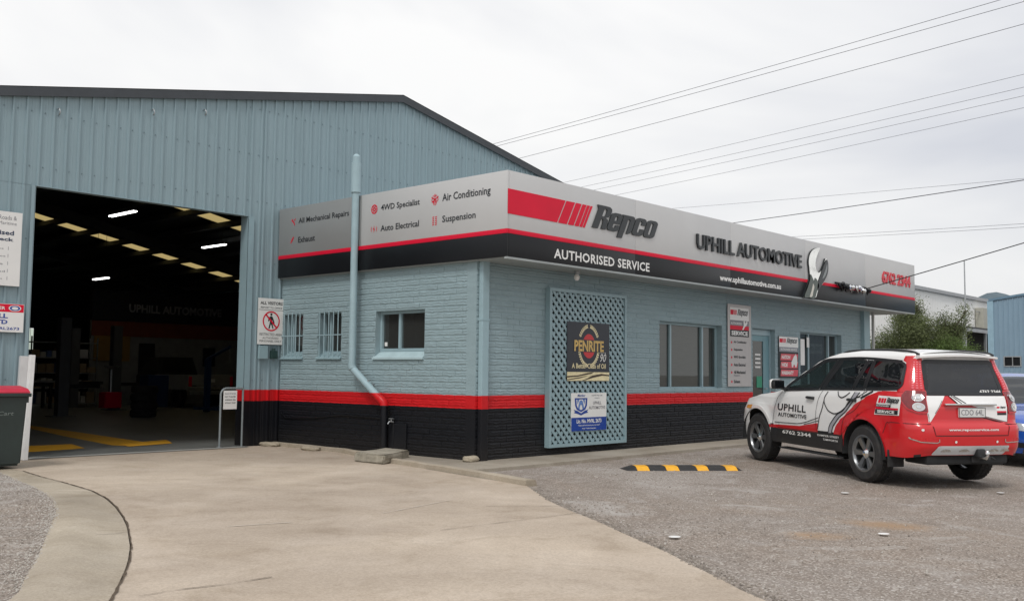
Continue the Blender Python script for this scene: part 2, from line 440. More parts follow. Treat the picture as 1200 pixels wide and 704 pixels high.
# downpipe in the corner of the front, painted through the bands
MB().bbox(0.035, 0.175, -0.085, -0.003, 0.0, WALL_TOP, 0.012).box(0.028, 0.182, -0.09, -0.002, 2.0, 2.02).build("corner_downpipe", banded("painted_pipe", (0.30, 0.42, 0.46), 0.4, 0.03, 8), office)

# --- fascia: silver panels, red strip, black band
FT, FR1, FR0, FB = 4.0575, 3.2439, 3.1813, 2.8575
FX, FY, FL = -0.1016, -0.6637, 15.036
fascia = MB().box(FX + 0.05, FX + 0.09, FY + 0.05, DEP - 0.02, FB + 0.02, FT - 0.03).box(FX + 0.09, FL - 0.05, FY + 0.05, FY + 0.09, FB + 0.02, FT - 0.03)\
    .build("sign_fascia", M_STEEL, office)
def fpanel(s0, s1, z0, z1, side, m, name, th=0.03, out_=0.0):
    g = 0.002
    if side: b = MB().bbox(FX - out_, FX + th, s0 + g, s1 - g, z0, z1, 0.002)
    else: b = MB().bbox(s0 + g, s1 - g, FY - out_, FY + th, z0, z1, 0.002)
    return b.build(name, m, fascia, smooth=30)
sj = [FY, 2.49, DEP - 0.03]
fj = [FX + 0.031, 2.95, 5.95, 8.97, 12.0, FL]
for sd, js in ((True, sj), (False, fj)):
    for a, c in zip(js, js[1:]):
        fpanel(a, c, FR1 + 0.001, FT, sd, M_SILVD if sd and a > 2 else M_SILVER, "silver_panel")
        fpanel(a, c, FR0, FR1, sd, M_REDP, "red_strip", out_=0.003)
        fpanel(a, c, FB, FR0 - 0.001, sd, M_BLKP, "black_panel", out_=0.0)
MB().box(FL - 0.03, FL - 0.001, FY + 0.031, 4.7, FB, FT).build("end_panel", M_SILVER, fascia)
b = MB().box(FX + 0.002, FL - 0.03, FY + 0.002, FY + 0.05, FB - 0.03, FB - 0.001)
b.box(FX + 0.031, FL - 0.03, FY + 0.052, -0.012, FB - 0.015, FB + 0.004).box(FX + 0.031, -0.001, -0.012, DEP - 0.03, FB - 0.015, FB + 0.004).box(LEN + 0.03, FL - 0.03, -0.012, 4.7, FB - 0.014, FB + 0.005)
b.build("soffit", M_SOFFIT, office)
# red block and bars of the logo
fn = ON_FRONT(FY - 0.001)
def para(x0, x1, z0, z1, sh): return [(x0 - sh, z0), (x1 - sh, z0), (x1, z1), (x0, z1)]
zt, zb = 3.80, 3.452
big = [(FX + 0.004, zb), (0.968, zb), (1.161, zt), (FX + 0.004, zt)]
put(poly_geo([big], 0.002), lambda u, v, d: fn(u, v, d + 0.003), "logo_block", M_REDP, fascia)
xs = [(1.185, 1.385), (1.41, 1.545), (1.57, 1.665), (1.685, 1.750), (1.768, 1.815)]
for a, c in xs:
    put(poly_geo([para(a, c, zb, zt, 0.193)], 0.002), lambda u, v, d: fn(u, v, d + 0.003), "logo_bar", M_REDP, fascia)
# the raised slanted word
def rr(x0, x1, y0, y1, r, n=4, cs=(1, 1, 1, 1)):
    p = []
    for (cx, cy, a0), c in zip(((x0 + r, y0 + r, 180), (x1 - r, y0 + r, 270), (x1 - r, y1 - r, 0), (x0 + r, y1 - r, 90)), cs):
        if c: p += [(cx + r * math.cos(R(a0 + 90 * k / n)), cy + r * math.sin(R(a0 + 90 * k / n))) for k in range(n + 1)]
        else: p.append((cx + (-r if a0 in (180, 90) else r), cy + (-r if a0 in (180, 270) else r)))
    return p
def repco_polys():
    """outlines on a grid: x-height 0..0.78, cap 1.0, descender -0.2"""
    Rg = [[(-.06, 1.0), (.26, 1.0), (.42, .99), (.52, .92), (.55, .80), (.54, .62), (.47, .53), (.38, .50), (.47, .46), (.52, .38), (.53, 0), (.36, 0), (.34, .32), (.31, .42), (.235, .44), (.235, 0), (.02, 0), (.02, .70), (.02, .82)],
          [(.235, .54), (.235, .88), (.31, .88), (.36, .83), (.36, .60), (.32, .54)]]
    e = [[(.0, .12), (.04, .03), (.12, 0), (.34, 0), (.43, .04), (.46, .12), (.46, .28), (.29, .28), (.29, .17), (.24, .13), (.19, .17), (.19, .34), (.46, .34), (.46, .68), (.42, .76), (.34, .80), (.12, .80), (.04, .76), (.0, .68)],
         [(.185, .46), (.185, .63), (.235, .68), (.29, .63), (.29, .46)]]
    p = [[(.0, -.22), (.20, -.22), (.20, .02), (.215, .02), (.215, .62), (.26, .66), (.315, .60), (.315, 0), (.40, 0), (.47, .05), (.49, .12), (.49, .66), (.45, .76), (.37, .80), (-.06, .80), (.0, .68)]]
    c = [[(.0, .12), (.04, .03), (.12, 0), (.34, 0), (.43, .04), (.46, .12), (.46, .32), (.29, .32), (.29, .18), (.235, .13), (.185, .18), (.185, .63), (.235, .68), (.29, .63), (.29, .50), (.46, .50), (.46, .68), (.42, .76), (.34, .80), (.12, .80), (.04, .76), (.0, .68)]]
    o = [[(.0, .12), (.04, .03), (.12, 0), (.34, 0), (.43, .04), (.47, .12), (.47, .68), (.42, .76), (.34, .80), (.12, .80), (.04, .76), (.0, .68)], [(.18, .17), (.18, .64), (.235, .69), (.29, .64), (.29, .17), (.235, .12)]]
    res = []; x = 0
    for g, wd in ((Rg, .565), (e, .49), (p, .52), (c, .49), (o, .47)):
        res.append([[(a + x, b_) for a, b_ in q] for q in g]); x += wd
    return res
def repco(x0, x1, z0, z1, f, m, parent, ext=0.0, depth=0.002, split=False):
    gs = [poly_geo(q, ext) for q in repco_polys()]
    cnt = [len(g[0]) for g in gs]; vs, fs = fit(merge(*gs), x0, x1, z0, z1, shear=0.30)
    f2 = lambda u, v, d=0.0: f(u, v, d + depth)
    if not split: return put((vs, fs), f2, "logo_word", m, parent)
    o = 0
    for (gv, gf), n in zip(gs, cnt):
        put((vs[o:o + n], gf), f2, "letter", m, parent); o += n
repco(1.79, 3.565, 3.395, 3.845, fn, M_BLKL, fascia, ext=0.009, depth=0.010, split=True)
text("AUTHORISED SERVICE", 0.905, 3.34, 2.925, 3.068, fn, M_WHT, fascia, bold=0.022, depth=0.003, spacing=1.06, split=True)
text("UPHILL AUTOMOTIVE", 4.765, 8.76, 3.445, 3.715, fn, M_BLKL, fascia, bold=0.018, ext=0.018, depth=0.019, split=True)
text("www.uphillautomotive.com.au", 5.56, 7.895, 2.925, 3.065, fn, M_WHT, fascia, bold=0.03, depth=0.003)
text("6762 2344", 12.95, 14.72, 3.467, 3.752, fn, mat("red_letter_acrylic", (0.60, 0.012, 0.03), 0.35), fascia, bold=0.026, ext=0.009, depth=0.010, split=True)
# services printed on the side
fs_ = ON_SIDE(FX - 0.001)
for s, a, c, z0, z1 in (("All Mechanical Repairs", 4.16, 2.80, 3.735, 3.855), ("Exhaust", 4.16, 3.69, 3.43, 3.53), ("4WD Specialist", 2.01, 1.12, 3.735, 3.855), ("Auto Electrical", 2.01, 1.13, 3.435, 3.53),
                        ("Air Conditioning", 0.632, -0.342, 3.725, 3.87), ("Suspension", 0.627, -0.055, 3.415, 3.545)):
    text(s, -a, -c, z0, z1, fs_, mat("dark_grey_print", (0.03, 0.034, 0.04), 0.4), fascia, bold=0.015, depth=0.003, split=True)
def icon(y, z, kind):
    P = []
    u = -y
    if kind == 'wheel':
        P = [ring(u, z, .075, 24), ring(u, z, .055, 24), ring(u, z, .035, 20), ring(u, z, .015, 12)]
        for k in range(6):
            a = R(60 * k); P.append([(u + math.cos(a + s_) * r_, z + math.sin(a + s_) * r_) for s_, r_ in ((-.18, .04), (.18, .04), (.12, .052), (-.12, .052))])
    elif kind == 'snow':
        for k in range(6):
            a = R(60 * k + 30); ca, sa = math.cos(a), math.sin(a)
            T = lambda p, q: (u + ca * p - sa * q, z + sa * p + ca * q)
            P.append([T(.012, -.008), T(.085, -.008), T(.085, .008), T(.012, .008)])
            for s_ in (-1, 1): P.append([T(.045, .01 * s_), T(.065, .035 * s_), T(.073, .030 * s_), T(.056, .01 * s_)])
    elif kind == 'coil':
        for dx in (-.03, .03):
            for k in range(5): P.append([(u + dx - .018, z - .062 + .028 * k), (u + dx + .018, z - .055 + .028 * k), (u + dx + .018, z - .041 + .028 * k), (u + dx - .018, z - .048 + .028 * k)])
    elif kind == 'bolt':
        for s_ in (-1, 1): P.append([(u + s_ * .05, z - .05), (u + s_ * .072, z - .02), (u + s_ * .072, z + .02), (u + s_ * .05, z + .05), (u + s_ * .06, z + .02), (u + s_ * .06, z - .02)])
        P.append([(u - .008, z - .06), (u + .022, z + .005), (u + .004, z + .005), (u + .008, z + .06), (u - .022, z - .005), (u - .004, z - .005)])
    elif kind == 'piston':
        P.append([(u - .065, z + .02), (u - .03, z + .06), (u - .005, z + .02), (u + .03, z - .005), (u + .05, z - .06), (u + .03, z - .06), (u + .01, z - .02), (u - .03, z + .01), (u - .04, z + .03)])
        P.append([(u + .02, z + .03), (u + .06, z + .06), (u + .065, z + .045), (u + .03, z + .015)])
    else:
        P.append([(u - .04, z - .06), (u + .02, z + .0), (u + .05, z + .05), (u + .03, z + .055), (u - .01, z + .02), (u - .05, z - .045)])
    put(poly_geo(P), lambda a, b_, d: fs_(a, b_, 0.003), "service_icon", M_REDP, fascia)
icon(4.31, 3.80, 'piston'); icon(4.33, 3.49, 'pipe'); icon(2.17, 3.80, 'wheel'); icon(2.17, 3.485, 'bolt'); icon(.79, 3.80, 'snow'); icon(.79, 3.48, 'coil')
# the big spanner emblem
def blend(pts, n=5):
    out_ = []
    m_ = len(pts)
    for i in range(m_):
        p0, p1, p2, p3 = (Vector(pts[(i + k - 1) % m_]) for k in range(4))
        for k in range(n):
            t = k / n
            q = 0.5 * ((2 * p1) + (p2 - p0) * t + (2 * p0 - 5 * p1 + 4 * p2 - p3) * t * t + (3 * p1 - p0 - 3 * p2 + p3) * t ** 3)
            out_.append((q.x, q.y))
    return out_
sp_ = [(8.80, 2.862), (8.98, 3.10), (9.09, 3.28), (9.08, 3.45), (9.05, 3.62), (9.13, 3.79), (9.32, 3.90), (9.545, 3.945), (9.56, 3.91), (9.42, 3.75), (9.36, 3.60), (9.40, 3.47), (9.50, 3.42), (9.62, 3.47), (9.74, 3.60), (9.83, 3.735), (9.885, 3.74), (9.96, 3.66), (9.95, 3.50), (9.88, 3.36), (9.72, 3.22), (9.56, 3.13), (9.45, 3.03), (9.30, 2.862)]
sp_s = [sp_[0]] + blend(sp_, 4)[4:-4]
spn = place(MB().prism(sp_s, 0.0, 0.03, lambda u, v, w_: (u, FY - 0.002 - w_, v)).mesh("s", M_BLKL), "spanner_emblem", fascia)
cx = sum(p[0] for p in sp_s) / len(sp_s); cz = sum(p[1] for p in sp_s) / len(sp_s)
bm = bmesh.new()
vv = [bm.verts.new((u, 0, v)) for u, v in sp_s]; f = bm.faces.new(vv)
g_ = bmesh.ops.inset_region(bm, faces=[f], thickness=0.034, depth=0.0)
if f.is_valid:
    inner = f
    for v in bm.verts:
        pass
    outer = [q for q in bm.faces if q is not inner]
    bmesh.ops.delete(bm, geom=outer, context='FACES')
    r_ = bmesh.ops.inset_region(bm, faces=[inner], thickness=0.04, depth=0.02)
bmesh.ops.triangulate(bm, faces=bm.faces[:]); bm.verts.index_update()
ys = [v.co.y for v in bm.verts]; sg = -1 if min(ys) < -0.001 else 1
b = MB(); b.add([(v.co.x, FY - 0.033 - abs(v.co.y) * .5, v.co.z) for v in bm.verts if True], [[v.index for v in q.verts] for q in bm.faces]); bm.free()
b.build("chrome_face", mat("polished_spanner", (0.80, 0.80, 0.78), 0.10, metal=1.0, var=0.10, scale=3), spn, smooth=25)

for nm_, m_, pl_ in (("dark_jaw_reflection", M_BLKL, [(9.885, 3.73), (9.95, 3.65), (9.945, 3.50), (9.87, 3.37), (9.72, 3.235), (9.57, 3.14), (9.46, 3.04), (9.42, 3.12), (9.50, 3.28), (9.60, 3.40), (9.66, 3.50), (9.76, 3.62)]),
                     ("grey_jaw_reflection", mat("mid_grey_reflection_print", (0.22, 0.24, 0.24), .3), [(9.89, 3.64), (9.90, 3.52), (9.80, 3.38), (9.66, 3.30), (9.74, 3.42), (9.82, 3.52)]),
                     ("green_handle_reflection", mat("olive_reflection_print", (0.06, 0.08, 0.065), .3), [(9.12, 3.36), (9.28, 3.22), (9.34, 3.30), (9.50, 3.16), (9.40, 3.02), (9.29, 2.87), (9.05, 2.87), (8.82, 2.87), (8.98, 3.08), (9.09, 3.25)]),
                     ("cream_handle_highlight", mat("cream_highlight_print", (0.62, 0.60, 0.52), .3), [(9.22, 3.17), (9.27, 3.10), (9.22, 3.00), (9.17, 2.90), (9.06, 2.89), (9.13, 3.00), (9.18, 3.09)])):
    put(poly_geo([blend(pl_, 3)], 0.0), lambda u, v, d: (u, FY - 0.0515 - (0.0015 if 'grey' in nm_ or 'cream' in nm_ else 0), v), nm_, m_, spn)  # flat printed tones paint the reflections and highlight onto the chrome

# --- windows and door of the office
M_FRAME = mat("blue_window_frame", (0.30, 0.42, 0.46), 0.38, var=0.05)
M_GL = glass("office_window_glass", (0.05, 0.052, 0.05), 0.30, 0.015, 1.0)
def window(part_label, s0, s1, z0, z1, pt, mull, side=False, d=0.10, fw_=0.045):
    fr = MB()
    def bx(a, c, e, g, d0, d1):
        vs = [pt(s, dd, z) for z in (e, g) for s, dd in ((a, d0), (c, d0), (c, d1), (a, d1))]
        fr.add(vs, [(0, 3, 2, 1), (4, 5, 6, 7), (0, 1, 5, 4), (1, 2, 6, 5), (2, 3, 7, 6), (3, 0, 4, 7)])
    bx(s0 + .002, s0 + fw_, z0, z1 - .002, d, d + .07); bx(s1 - fw_, s1 - .002, z0, z1 - .002, d, d + .07)
    bx(s0 + fw_, s1 - fw_, z0, z0 + fw_, d + .002, d + .068); bx(s0 + fw_, s1 - fw_, z1 - fw_, z1 - .002, d + .002, d + .068)
    for m_ in mull: bx(m_ - .025, m_ + .025, z0 + fw_, z1 - fw_, d - .004, d + .06)
    win = fr.build("window_frame", M_FRAME, office)
    ed = [s0 + fw_] + [x for m_ in mull for x in (m_ - .02, m_ + .02)] + [s1 - fw_]
    for i in range(0, len(ed), 2):
        g = MB(); dd = d + 0.03 + 0.012 * ((i // 2) % 2)
        g.add([pt(ed[i], dd, z0 + fw_), pt(ed[i + 1], dd, z0 + fw_), pt(ed[i + 1], dd, z1 - fw_), pt(ed[i], dd, z1 - fw_)], [(0, 1, 2, 3)])
        g.build("pane", M_GL, win)
    return win
w1 = window("", 4.635, 6.775, 1.0, 2.21, pf, [5.16, 6.25], d=0.12)
MB().box(4.64, 6.77, -0.004, 0.119, 0.975, 0.999).build("sill", M_BLUE, w1)
MB().box(4.7, 6.7, 0.20, 0.21, 1.03, 2.18).build("blind", mat("taupe_blind", (0.46, 0.44, 0.41), 0.8, var=0.1, stretch=(1, 1, 14)), w1)
w3 = window("", 10.074, 12.18, 1.0, 2.235, pf, [10.72, 11.73], d=0.12)
MB().box(10.08, 12.175, -0.004, 0.119, 0.975, 0.999).build("sill", M_BLUE, w3)
MB().box(10.05, 10.24, -0.02, -0.008, 1.50, 2.065).build("paper_notice", M_WHT, w3)
MB().box(10.60, 10.72, 0.10, 0.108, 1.90, 2.12).build("paper_notice", M_WHT, w3)
refl_sign = MB().box(10.80, 11.60, 0.20, 0.21, 1.77, 2.0).build("reflected_sign", mat("grey_reflected_sign", (0.30, 0.33, 0.34), 0.5), w3)  # solid board standing in for a sign reflected in the pane
text("OPEN", 10.88, 11.16, 1.83, 1.93, ON_FRONT(0.199), M_BLKL, refl_sign, depth=0.002)
text("SERVICE", 11.22, 11.54, 1.84, 1.94, ON_FRONT(0.199), M_BLKL, refl_sign, depth=0.002)
ws = window("", 1.085, 2.21, 1.575, 2.20, ps, [1.745], d=0.10)
b = MB(); b.add([ps(1.09, -.03, 1.448), ps(2.25, -.03, 1.448), ps(2.25, .11, 1.448), ps(1.09, .11, 1.448), ps(1.09, -.03, 1.475), ps(2.25, -.03, 1.475), ps(2.2, .11, 1.574), ps(1.09, .11, 1.574)],
    [(0, 3, 2, 1), (4, 5, 6, 7), (0, 1, 5, 4), (1, 2, 6, 5), (2, 3, 7, 6), (3, 0, 4, 7)])
b.build("sill", mat("pale_sill_paint", (0.42, 0.55, 0.58), 0.4), ws)
MB().box(0.14, 0.15, 2.08, 2.14, 1.66, 1.72).build("window_sticker", M_WHT, ws)
for y0, y1 in ((3.07, 3.68), (4.11, 4.68)):
    wb = window("", y0, y1, 1.56, 2.235, ps, [y0 + 0.42], d=0.12, fw_=0.03)
    b = MB(); b.add([ps(y0 - .03, -.035, 1.455), ps(y1 + .03, -.035, 1.455), ps(y1, .12, 1.455), ps(y0, .12, 1.455), ps(y0 - .03, -.035, 1.475), ps(y1 + .03, -.035, 1.475), ps(y1, .12, 1.56), ps(y0, .12, 1.56)],
        [(0, 3, 2, 1), (4, 5, 6, 7), (0, 1, 5, 4), (1, 2, 6, 5), (2, 3, 7, 6), (3, 0, 4, 7)])
    b.build("sill", M_BLUE, wb)
    for k in range(5):
        y = y0 + 0.06 + (y1 - y0 - 0.12) * k / 4
        MB().tube([(-.015, y, 1.45), (-.015, y, 2.235)], 0.0095, 8).build("security_bar", M_FRAME, wb)
    MB().box(-.024, -.006, y0 - .02, y1 + .01, 1.845, 1.862).build("cross_bar", M_FRAME, wb)
# door in its recess
dr = MB().box(7.972, 8.03, 0.10, 0.17, 0.0, 2.212).box(8.865, 8.923, 0.10, 0.17, 0.0, 2.212).box(8.03, 8.865, 0.102, 0.168, 2.09, 2.21).build("door_frame", M_FRAME, office)
db = MB().box(8.035, 8.14, 0.115, 0.155, 0.03, 2.085).box(8.62, 8.86, 0.115, 0.155, 0.03, 2.085).box(8.14, 8.62, 0.117, 0.153, 0.03, 0.30).box(8.14, 8.62, 0.117, 0.153, 1.97, 2.085)
dl = db.build("door", mat("teal_door_paint", (0.16, 0.30, 0.34), 0.4, var=0.06), office)
MB().box(8.14, 8.62, 0.13, 0.138, 0.30, 1.97).build("door_pane", M_GL, dl)
MB().tube([(8.68, 0.115, 1.0), (8.68, 0.06, 1.0), (8.58, 0.055, 1.0)], 0.012, 8).build("handle", M_STEEL, dl)
MB().box(8.36, 8.58, 0.124, 0.129, 1.02, 1.25).build("green_sticker", mat("green_sticker_print", (0.03, 0.28, 0.16), 0.5), dl)
for k in range(4):
    MB().box(8.30, 8.52, 0.124, 0.129, 1.42 + 0.085 * k, 1.455 + 0.085 * k).build("opening_hours_line", M_WHT, dl)
MB().box(7.95, 8.95, -0.35, 0.10, -0.02, 0.03).build("door_step", mat("step_concrete", (0.33, 0.29, 0.24), 0.85, var=0.2, bump=0.3), office)

# --- fixed to the office, each a thing of its own
rp = thing("rain_downpipe", "tall round pale blue downpipe in front of the side wall, elbowed near the base", "downpipe", (-0.16, 2.0, 0))
P_ = banded("painted_round_pipe", (0.33, 0.45, 0.49), 0.35, 0.02, 8)
MB().tube([(-0.17, 2.56, 4.12), (-0.17, 2.56, 1.36)], 0.058, 20).build("straight_pipe", P_, rp, smooth=40)
MB().tube([(-0.17, 2.56, 4.58), (-0.17, 2.56, 4.10)], 0.078, 20).build("pipe_sleeve", P_, rp, smooth=40)
MB().tube([(-0.17, 2.56, 4.68), (-0.17, 2.56, 4.58)], 0.062, 20).tube([(-0.17, 2.56, 4.72), (-0.17, 2.56, 4.68)], [0.03, 0.06], 20).build("pipe_cap", P_, rp, smooth=40)
MB().tube([(-0.17, 2.56, 1.38), (-0.17, 2.56, 1.34), (-0.165, 2.54, 1.30)], 0.066, 20).build("elbow", P_, rp, smooth=40)
MB().tube([(-0.165, 2.55, 1.31), (-0.11, 1.88, 0.80)], 0.056, 20).build("sloping_pipe", P_, rp, smooth=40)
MB().tube([(-0.115, 1.93, 0.85), (-0.11, 1.85, 0.79), (-0.105, 1.84, 0.72)], 0.064, 20).build("elbow", P_, rp, smooth=40)
MB().tube([(-0.105, 1.84, 0.75), (-0.105, 1.84, 0.0)], 0.056, 20).build("straight_pipe", P_, rp, smooth=40)
MB().box(-0.17, 0.0, 2.20, 2.23, 1.05, 1.075).tube([(-0.14, 2.18, 1.06), (-0.14, 2.20, 1.13)], 0.012, 6).build("pipe_bracket", M_STEEL, rp)
g_ = thing("garden_tap", "small brass garden tap on a black standpipe by the downpipe", "tap", (-0.05, 1.72, 0))
MB().tube([(-0.035, 1.70, 0.0), (-0.035, 1.70, 0.52)], 0.012, 8).build("standpipe", M_BLKP, g_)
MB().tube([(-0.035, 1.70, 0.50), (-0.10, 1.72, 0.51), (-0.12, 1.73, 0.47)], 0.013, 8).tube([(-0.07, 1.71, 0.51), (-0.07, 1.71, 0.55)], 0.008, 8).box(-0.09, -0.05, 1.67, 1.75, 0.548, 0.558).build("tap_spout", M_STEEL, g_)
o = MB().bbox(-0.035, -0.001, 1.42, 1.96, 0.09, 0.475, 0.01).build("meter_cover", banded("painted_board", BLUE, 0.6, 0.1, 20), None)
tag(o, "flat black meter cover plate low on the wall beside the tap", "meter cover")
o = MB().tube([(-0.02, 4.65, 0.54), (-0.02, 4.5, 0.46), (-0.025, 4.2, 0.47), (-0.02, 3.6, 0.50), (-0.02, 3.0, 0.56), (-0.02, 2.2, 0.55), (-0.02, 1.7, 0.53)], 0.009, 6).build("cable_conduit", M_BLKP, None, smooth=True)
tag(o, "thin black conduit looping along the painted black base of the side wall", "conduit")
bl = thing("soffit_lamp", "small round lamp globe under the soffit above the lattice", "lamp", (1.9, -0.3, 2.84))
MB().lathe([(0.045, 2.842), (0.045, 2.80), (0.03, 2.79)], 12, Matrix.Translation((1.9, -0.3, 0))).build("lamp_base", M_STEEL, bl, smooth=30)
MB().lathe([(0.025, 2.79), (0.045, 2.76), (0.042, 2.72), (0.02, 2.695), (0.0, 2.69)], 14, Matrix.Translation((1.9, -0.3, 0))).build("globe", M_WHT, bl, smooth=True)
# lattice screen
lat = thing("lattice_screen", "tall blue diagonal lattice panel framed on the front wall behind two signs", "lattice screen", (2.5, -0.05, 0.13))
X0, X1, Z0, Z1 = 1.508, 3.513, 0.135, 2.572
MB().box(X0, X0 + .05, -0.095, -0.003, Z0, Z1).box(X1 - .05, X1, -0.095, -0.003, Z0, Z1).box(X0 + .05, X1 - .05, -0.093, -0.005, Z0, Z0 + .05).box(X0 + .05, X1 - .05, -0.093, -0.005, Z1 - .05, Z1).build("frame", M_BLUE, lat)
MB().box(X0 + .05, X1 - .05, -0.022, -0.012, Z0 + .05, Z1 - .05).build('backing_panel', M_DARK, lat)
a0, a1, c0, c1 = X0 + .045, X1 - .045, Z0 + .045, Z1 - .045
sp_x = 0.1335; wd = 0.046 / 2
for sgn, yy in ((-1, -0.072), (1, -0.060)):
    k0 = -40
    for k in range(-40, 41):
        # line: z = sgn*(x-a0) + c ; c steps by spacing
        cc = c0 + k * sp_x
        pts = []
        for x in (a0, a1):
            z = sgn * (x - a0) + cc
            pts.append((x, z))
        (xa, za), (xb, zb_) = pts
        def clip(xa, za, xb, zb_):
            t0, t1 = 0.0, 1.0; dz = zb_ - za
            for lim, hi in ((c0, False), (c1, True)):
                if abs(dz) < 1e-9: continue
                t = (lim - za) / dz
                if (dz > 0) == hi: t1 = min(t1, t)
                else: t0 = max(t0, t)
            return t0, t1
        t0, t1 = clip(xa, za, xb, zb_)
        if t1 - t0 < 0.012: continue
        p = Vector((xa + (xb - xa) * t0, yy, za + (zb_ - za) * t0)); q = Vector((xa + (xb - xa) * t1, yy, za + (zb_ - za) * t1))
        d = (q - p).normalized(); nrm = Vector((-d.z, 0, d.x)) * wd; th = Vector((0, 0.0055, 0))
        vs = [p - nrm - th, q - nrm - th, q + nrm - th, p + nrm - th, p - nrm + th, q - nrm + th, q + nrm + th, p + nrm + th]
        MB().add(vs, [(0, 1, 2, 3), (7, 6, 5, 4), (0, 4, 5, 1), (1, 5, 6, 2), (2, 6, 7, 3), (3, 7, 4, 0)]).build("slat", M_BLUE, lat)

# ---- signs
def sign_board(name, label, cat, x0, x1, z0, z1, fn_, d, m, th=0.008, corner=0.0):
    t_ = thing(name, label, cat, fn_((x0 + x1) / 2, z0, 0))
    b = MB(); vs = [fn_(u, v, dd) for dd in (d, d + th) for u, v in ((x0, z0), (x1, z0), (x1, z1), (x0, z1))]
    b.add(vs, [(3, 2, 1, 0), (4, 5, 6, 7), (0, 1, 5, 4), (1, 2, 6, 5), (2, 3, 7, 6), (3, 0, 4, 7)])
    b.build("sign_panel", m, t_)
    return t_
F0 = ON_FRONT(0.0)
def at(d): return lambda u, v, e=0.0: F0(u, v, d + e)
# black oil sign
oil = sign_board("oil_sign", "black oil brand sign with gold wreath and red oval, upper one on the lattice", "sign", 1.935, 3.03, 1.148, 2.075, F0, 0.082, mat("navy_black_sign", (0.018, 0.022, 0.032), 0.4))
M_GOLD = mat("gold_print", (0.62, 0.42, 0.13), 0.45, var=0.25, scale=20); M_GOLDL = mat("pale_gold_print", (0.75, 0.66, 0.40), 0.45, var=0.2, scale=12)
D = at(0.0915)
put(poly_geo([ring(2.485, 1.70, 0.165, 32, 1.17)]), lambda u, v, e: D(u, v, 0), "red_oval", mat("red_print", (0.55, 0.03, 0.035), 0.4), oil)
Pw = []
for s_ in (-1, 1):
    for k in range(21):
        a = R(-84 + 158 * k / 20); r_ = 0.262; px_, pz = 2.485 + s_ * r_ * math.cos(a) * 0.98, 1.70 + r_ * 1.2 * math.sin(a) + 0.0
        if abs(pz - 1.70) < 0.105: continue
        ta = math.atan2(1.2 * math.cos(a), -math.sin(a)) if s_ > 0 else math.atan2(1.2 * math.cos(a), math.sin(a))
        for off in (-0.55, 0.55):
            c_, s2 = math.cos(ta + off), math.sin(ta + off); l_ = 0.056; w_ = 0.015
            Pw.append([(px_, pz), (px_ + c_ * l_ * .5 - s2 * w_, pz + s2 * l_ * .5 + c_ * w_), (px_ + c_ * l_, pz + s2 * l_), (px_ + c_ * l_ * .5 + s2 * w_, pz + s2 * l_ * .5 - c_ * w_)])
b = MB()
for q in Pw: b.add([D(u, v, 0.001) for u, v in q], [(0, 1, 2, 3)])
b.build("wreath", M_GOLDL, oil)
put(rect(2.10, 2.885, 1.605, 1.80), lambda u, v, e: D(u, v, 0.002), "name_band", mat("navy_black_sign", (0, 0, 0)), oil)
text("PENRITE", 2.11, 2.875, 1.615, 1.79, D, M_GOLD, oil, bold=0.035, depth=0.003)
text("A Better Class of Oil", 2.05, 2.93, 1.345, 1.425, D, M_GOLDL, oil, bold=0.02, depth=0.002)
text("90", 2.78, 2.94, 1.455, 1.585, D, M_WHT, oil, bold=0.0, depth=0.002, shear=0.3)
text("Celebrating", 2.76, 2.93, 1.59, 1.615, D, M_WHT, oil, bold=0.0, depth=0.002)
put(rect(1.937, 3.028, 1.150, 1.288), lambda u, v, e: D(u, v, 0.0), "cream_band", M_GOLDL, oil)
for q in ([(1.94, 1.20), (2.2, 1.215), (2.55, 1.262), (2.62, 1.288), (2.45, 1.275), (2.2, 1.235), (1.94, 1.225)], [(2.35, 1.152), (2.6, 1.20), (2.85, 1.235), (3.026, 1.225), (3.026, 1.245), (2.82, 1.262), (2.58, 1.235), (2.42, 1.18), (2.30, 1.152)], [(1.94, 1.158), (2.25, 1.19), (2.5, 1.235), (2.3, 1.213), (1.94, 1.172)]):
    put(poly_geo([q]), lambda u, v, e: D(u, v, 0.0015), "dark_swirl", mat("brown_print", (0.05, 0.03, 0.015), 0.5), oil)
# licence sign
lic = sign_board("licence_sign", "white and blue trade licence sign, lower one on the lattice", "sign", 2.045, 2.955, 0.365, 0.959, F0, 0.082, M_WHT)
M_BLUEP = mat("royal_blue_print", (0.008, 0.05, 0.30), 0.4)
put(rect(2.046, 2.954, 0.366, 0.575), lambda u, v, e: D(u, v, 0.0), "blue_band", M_BLUEP, lic)
put(poly_geo([[(2.13, .88), (2.45, .88), (2.44, .76), (2.40, .70), (2.29, .66), (2.18, .70), (2.14, .76)], [(2.17, .86), (2.41, .86), (2.40, .77), (2.37, .72), (2.29, .69), (2.21, .72), (2.18, .77)]]), lambda u, v, e: D(u, v, 0.001), "shield", M_BLUEP, lic)
put(poly_geo([[(2.21, .72), (2.25, .83), (2.29, .85), (2.33, .83), (2.37, .72), (2.33, .70), (2.31, .77), (2.27, .77), (2.25, .70)], [(2.19, .86), (2.25, .86), (2.20, .78)], [(2.39, .86), (2.33, .86), (2.38, .78)]]), lambda u, v, e: D(u, v, 0.001), "crest_figure", mat("mid_blue_print", (0.12, 0.22, 0.5), 0.4), lic)
put(poly_geo([[(2.10, .70), (2.20, .68), (2.29, .64), (2.38, .68), (2.48, .70), (2.44, .67), (2.47, .65), (2.38, .635), (2.29, .61), (2.20, .635), (2.11, .65), (2.14, .67)]]), lambda u, v, e: D(u, v, 0.002), "ribbon", M_BLUEP, lic)
text("Member", 2.20, 2.40, 0.90, 0.94, D, M_BLUEP, lic, depth=0.001, shear=0.25)
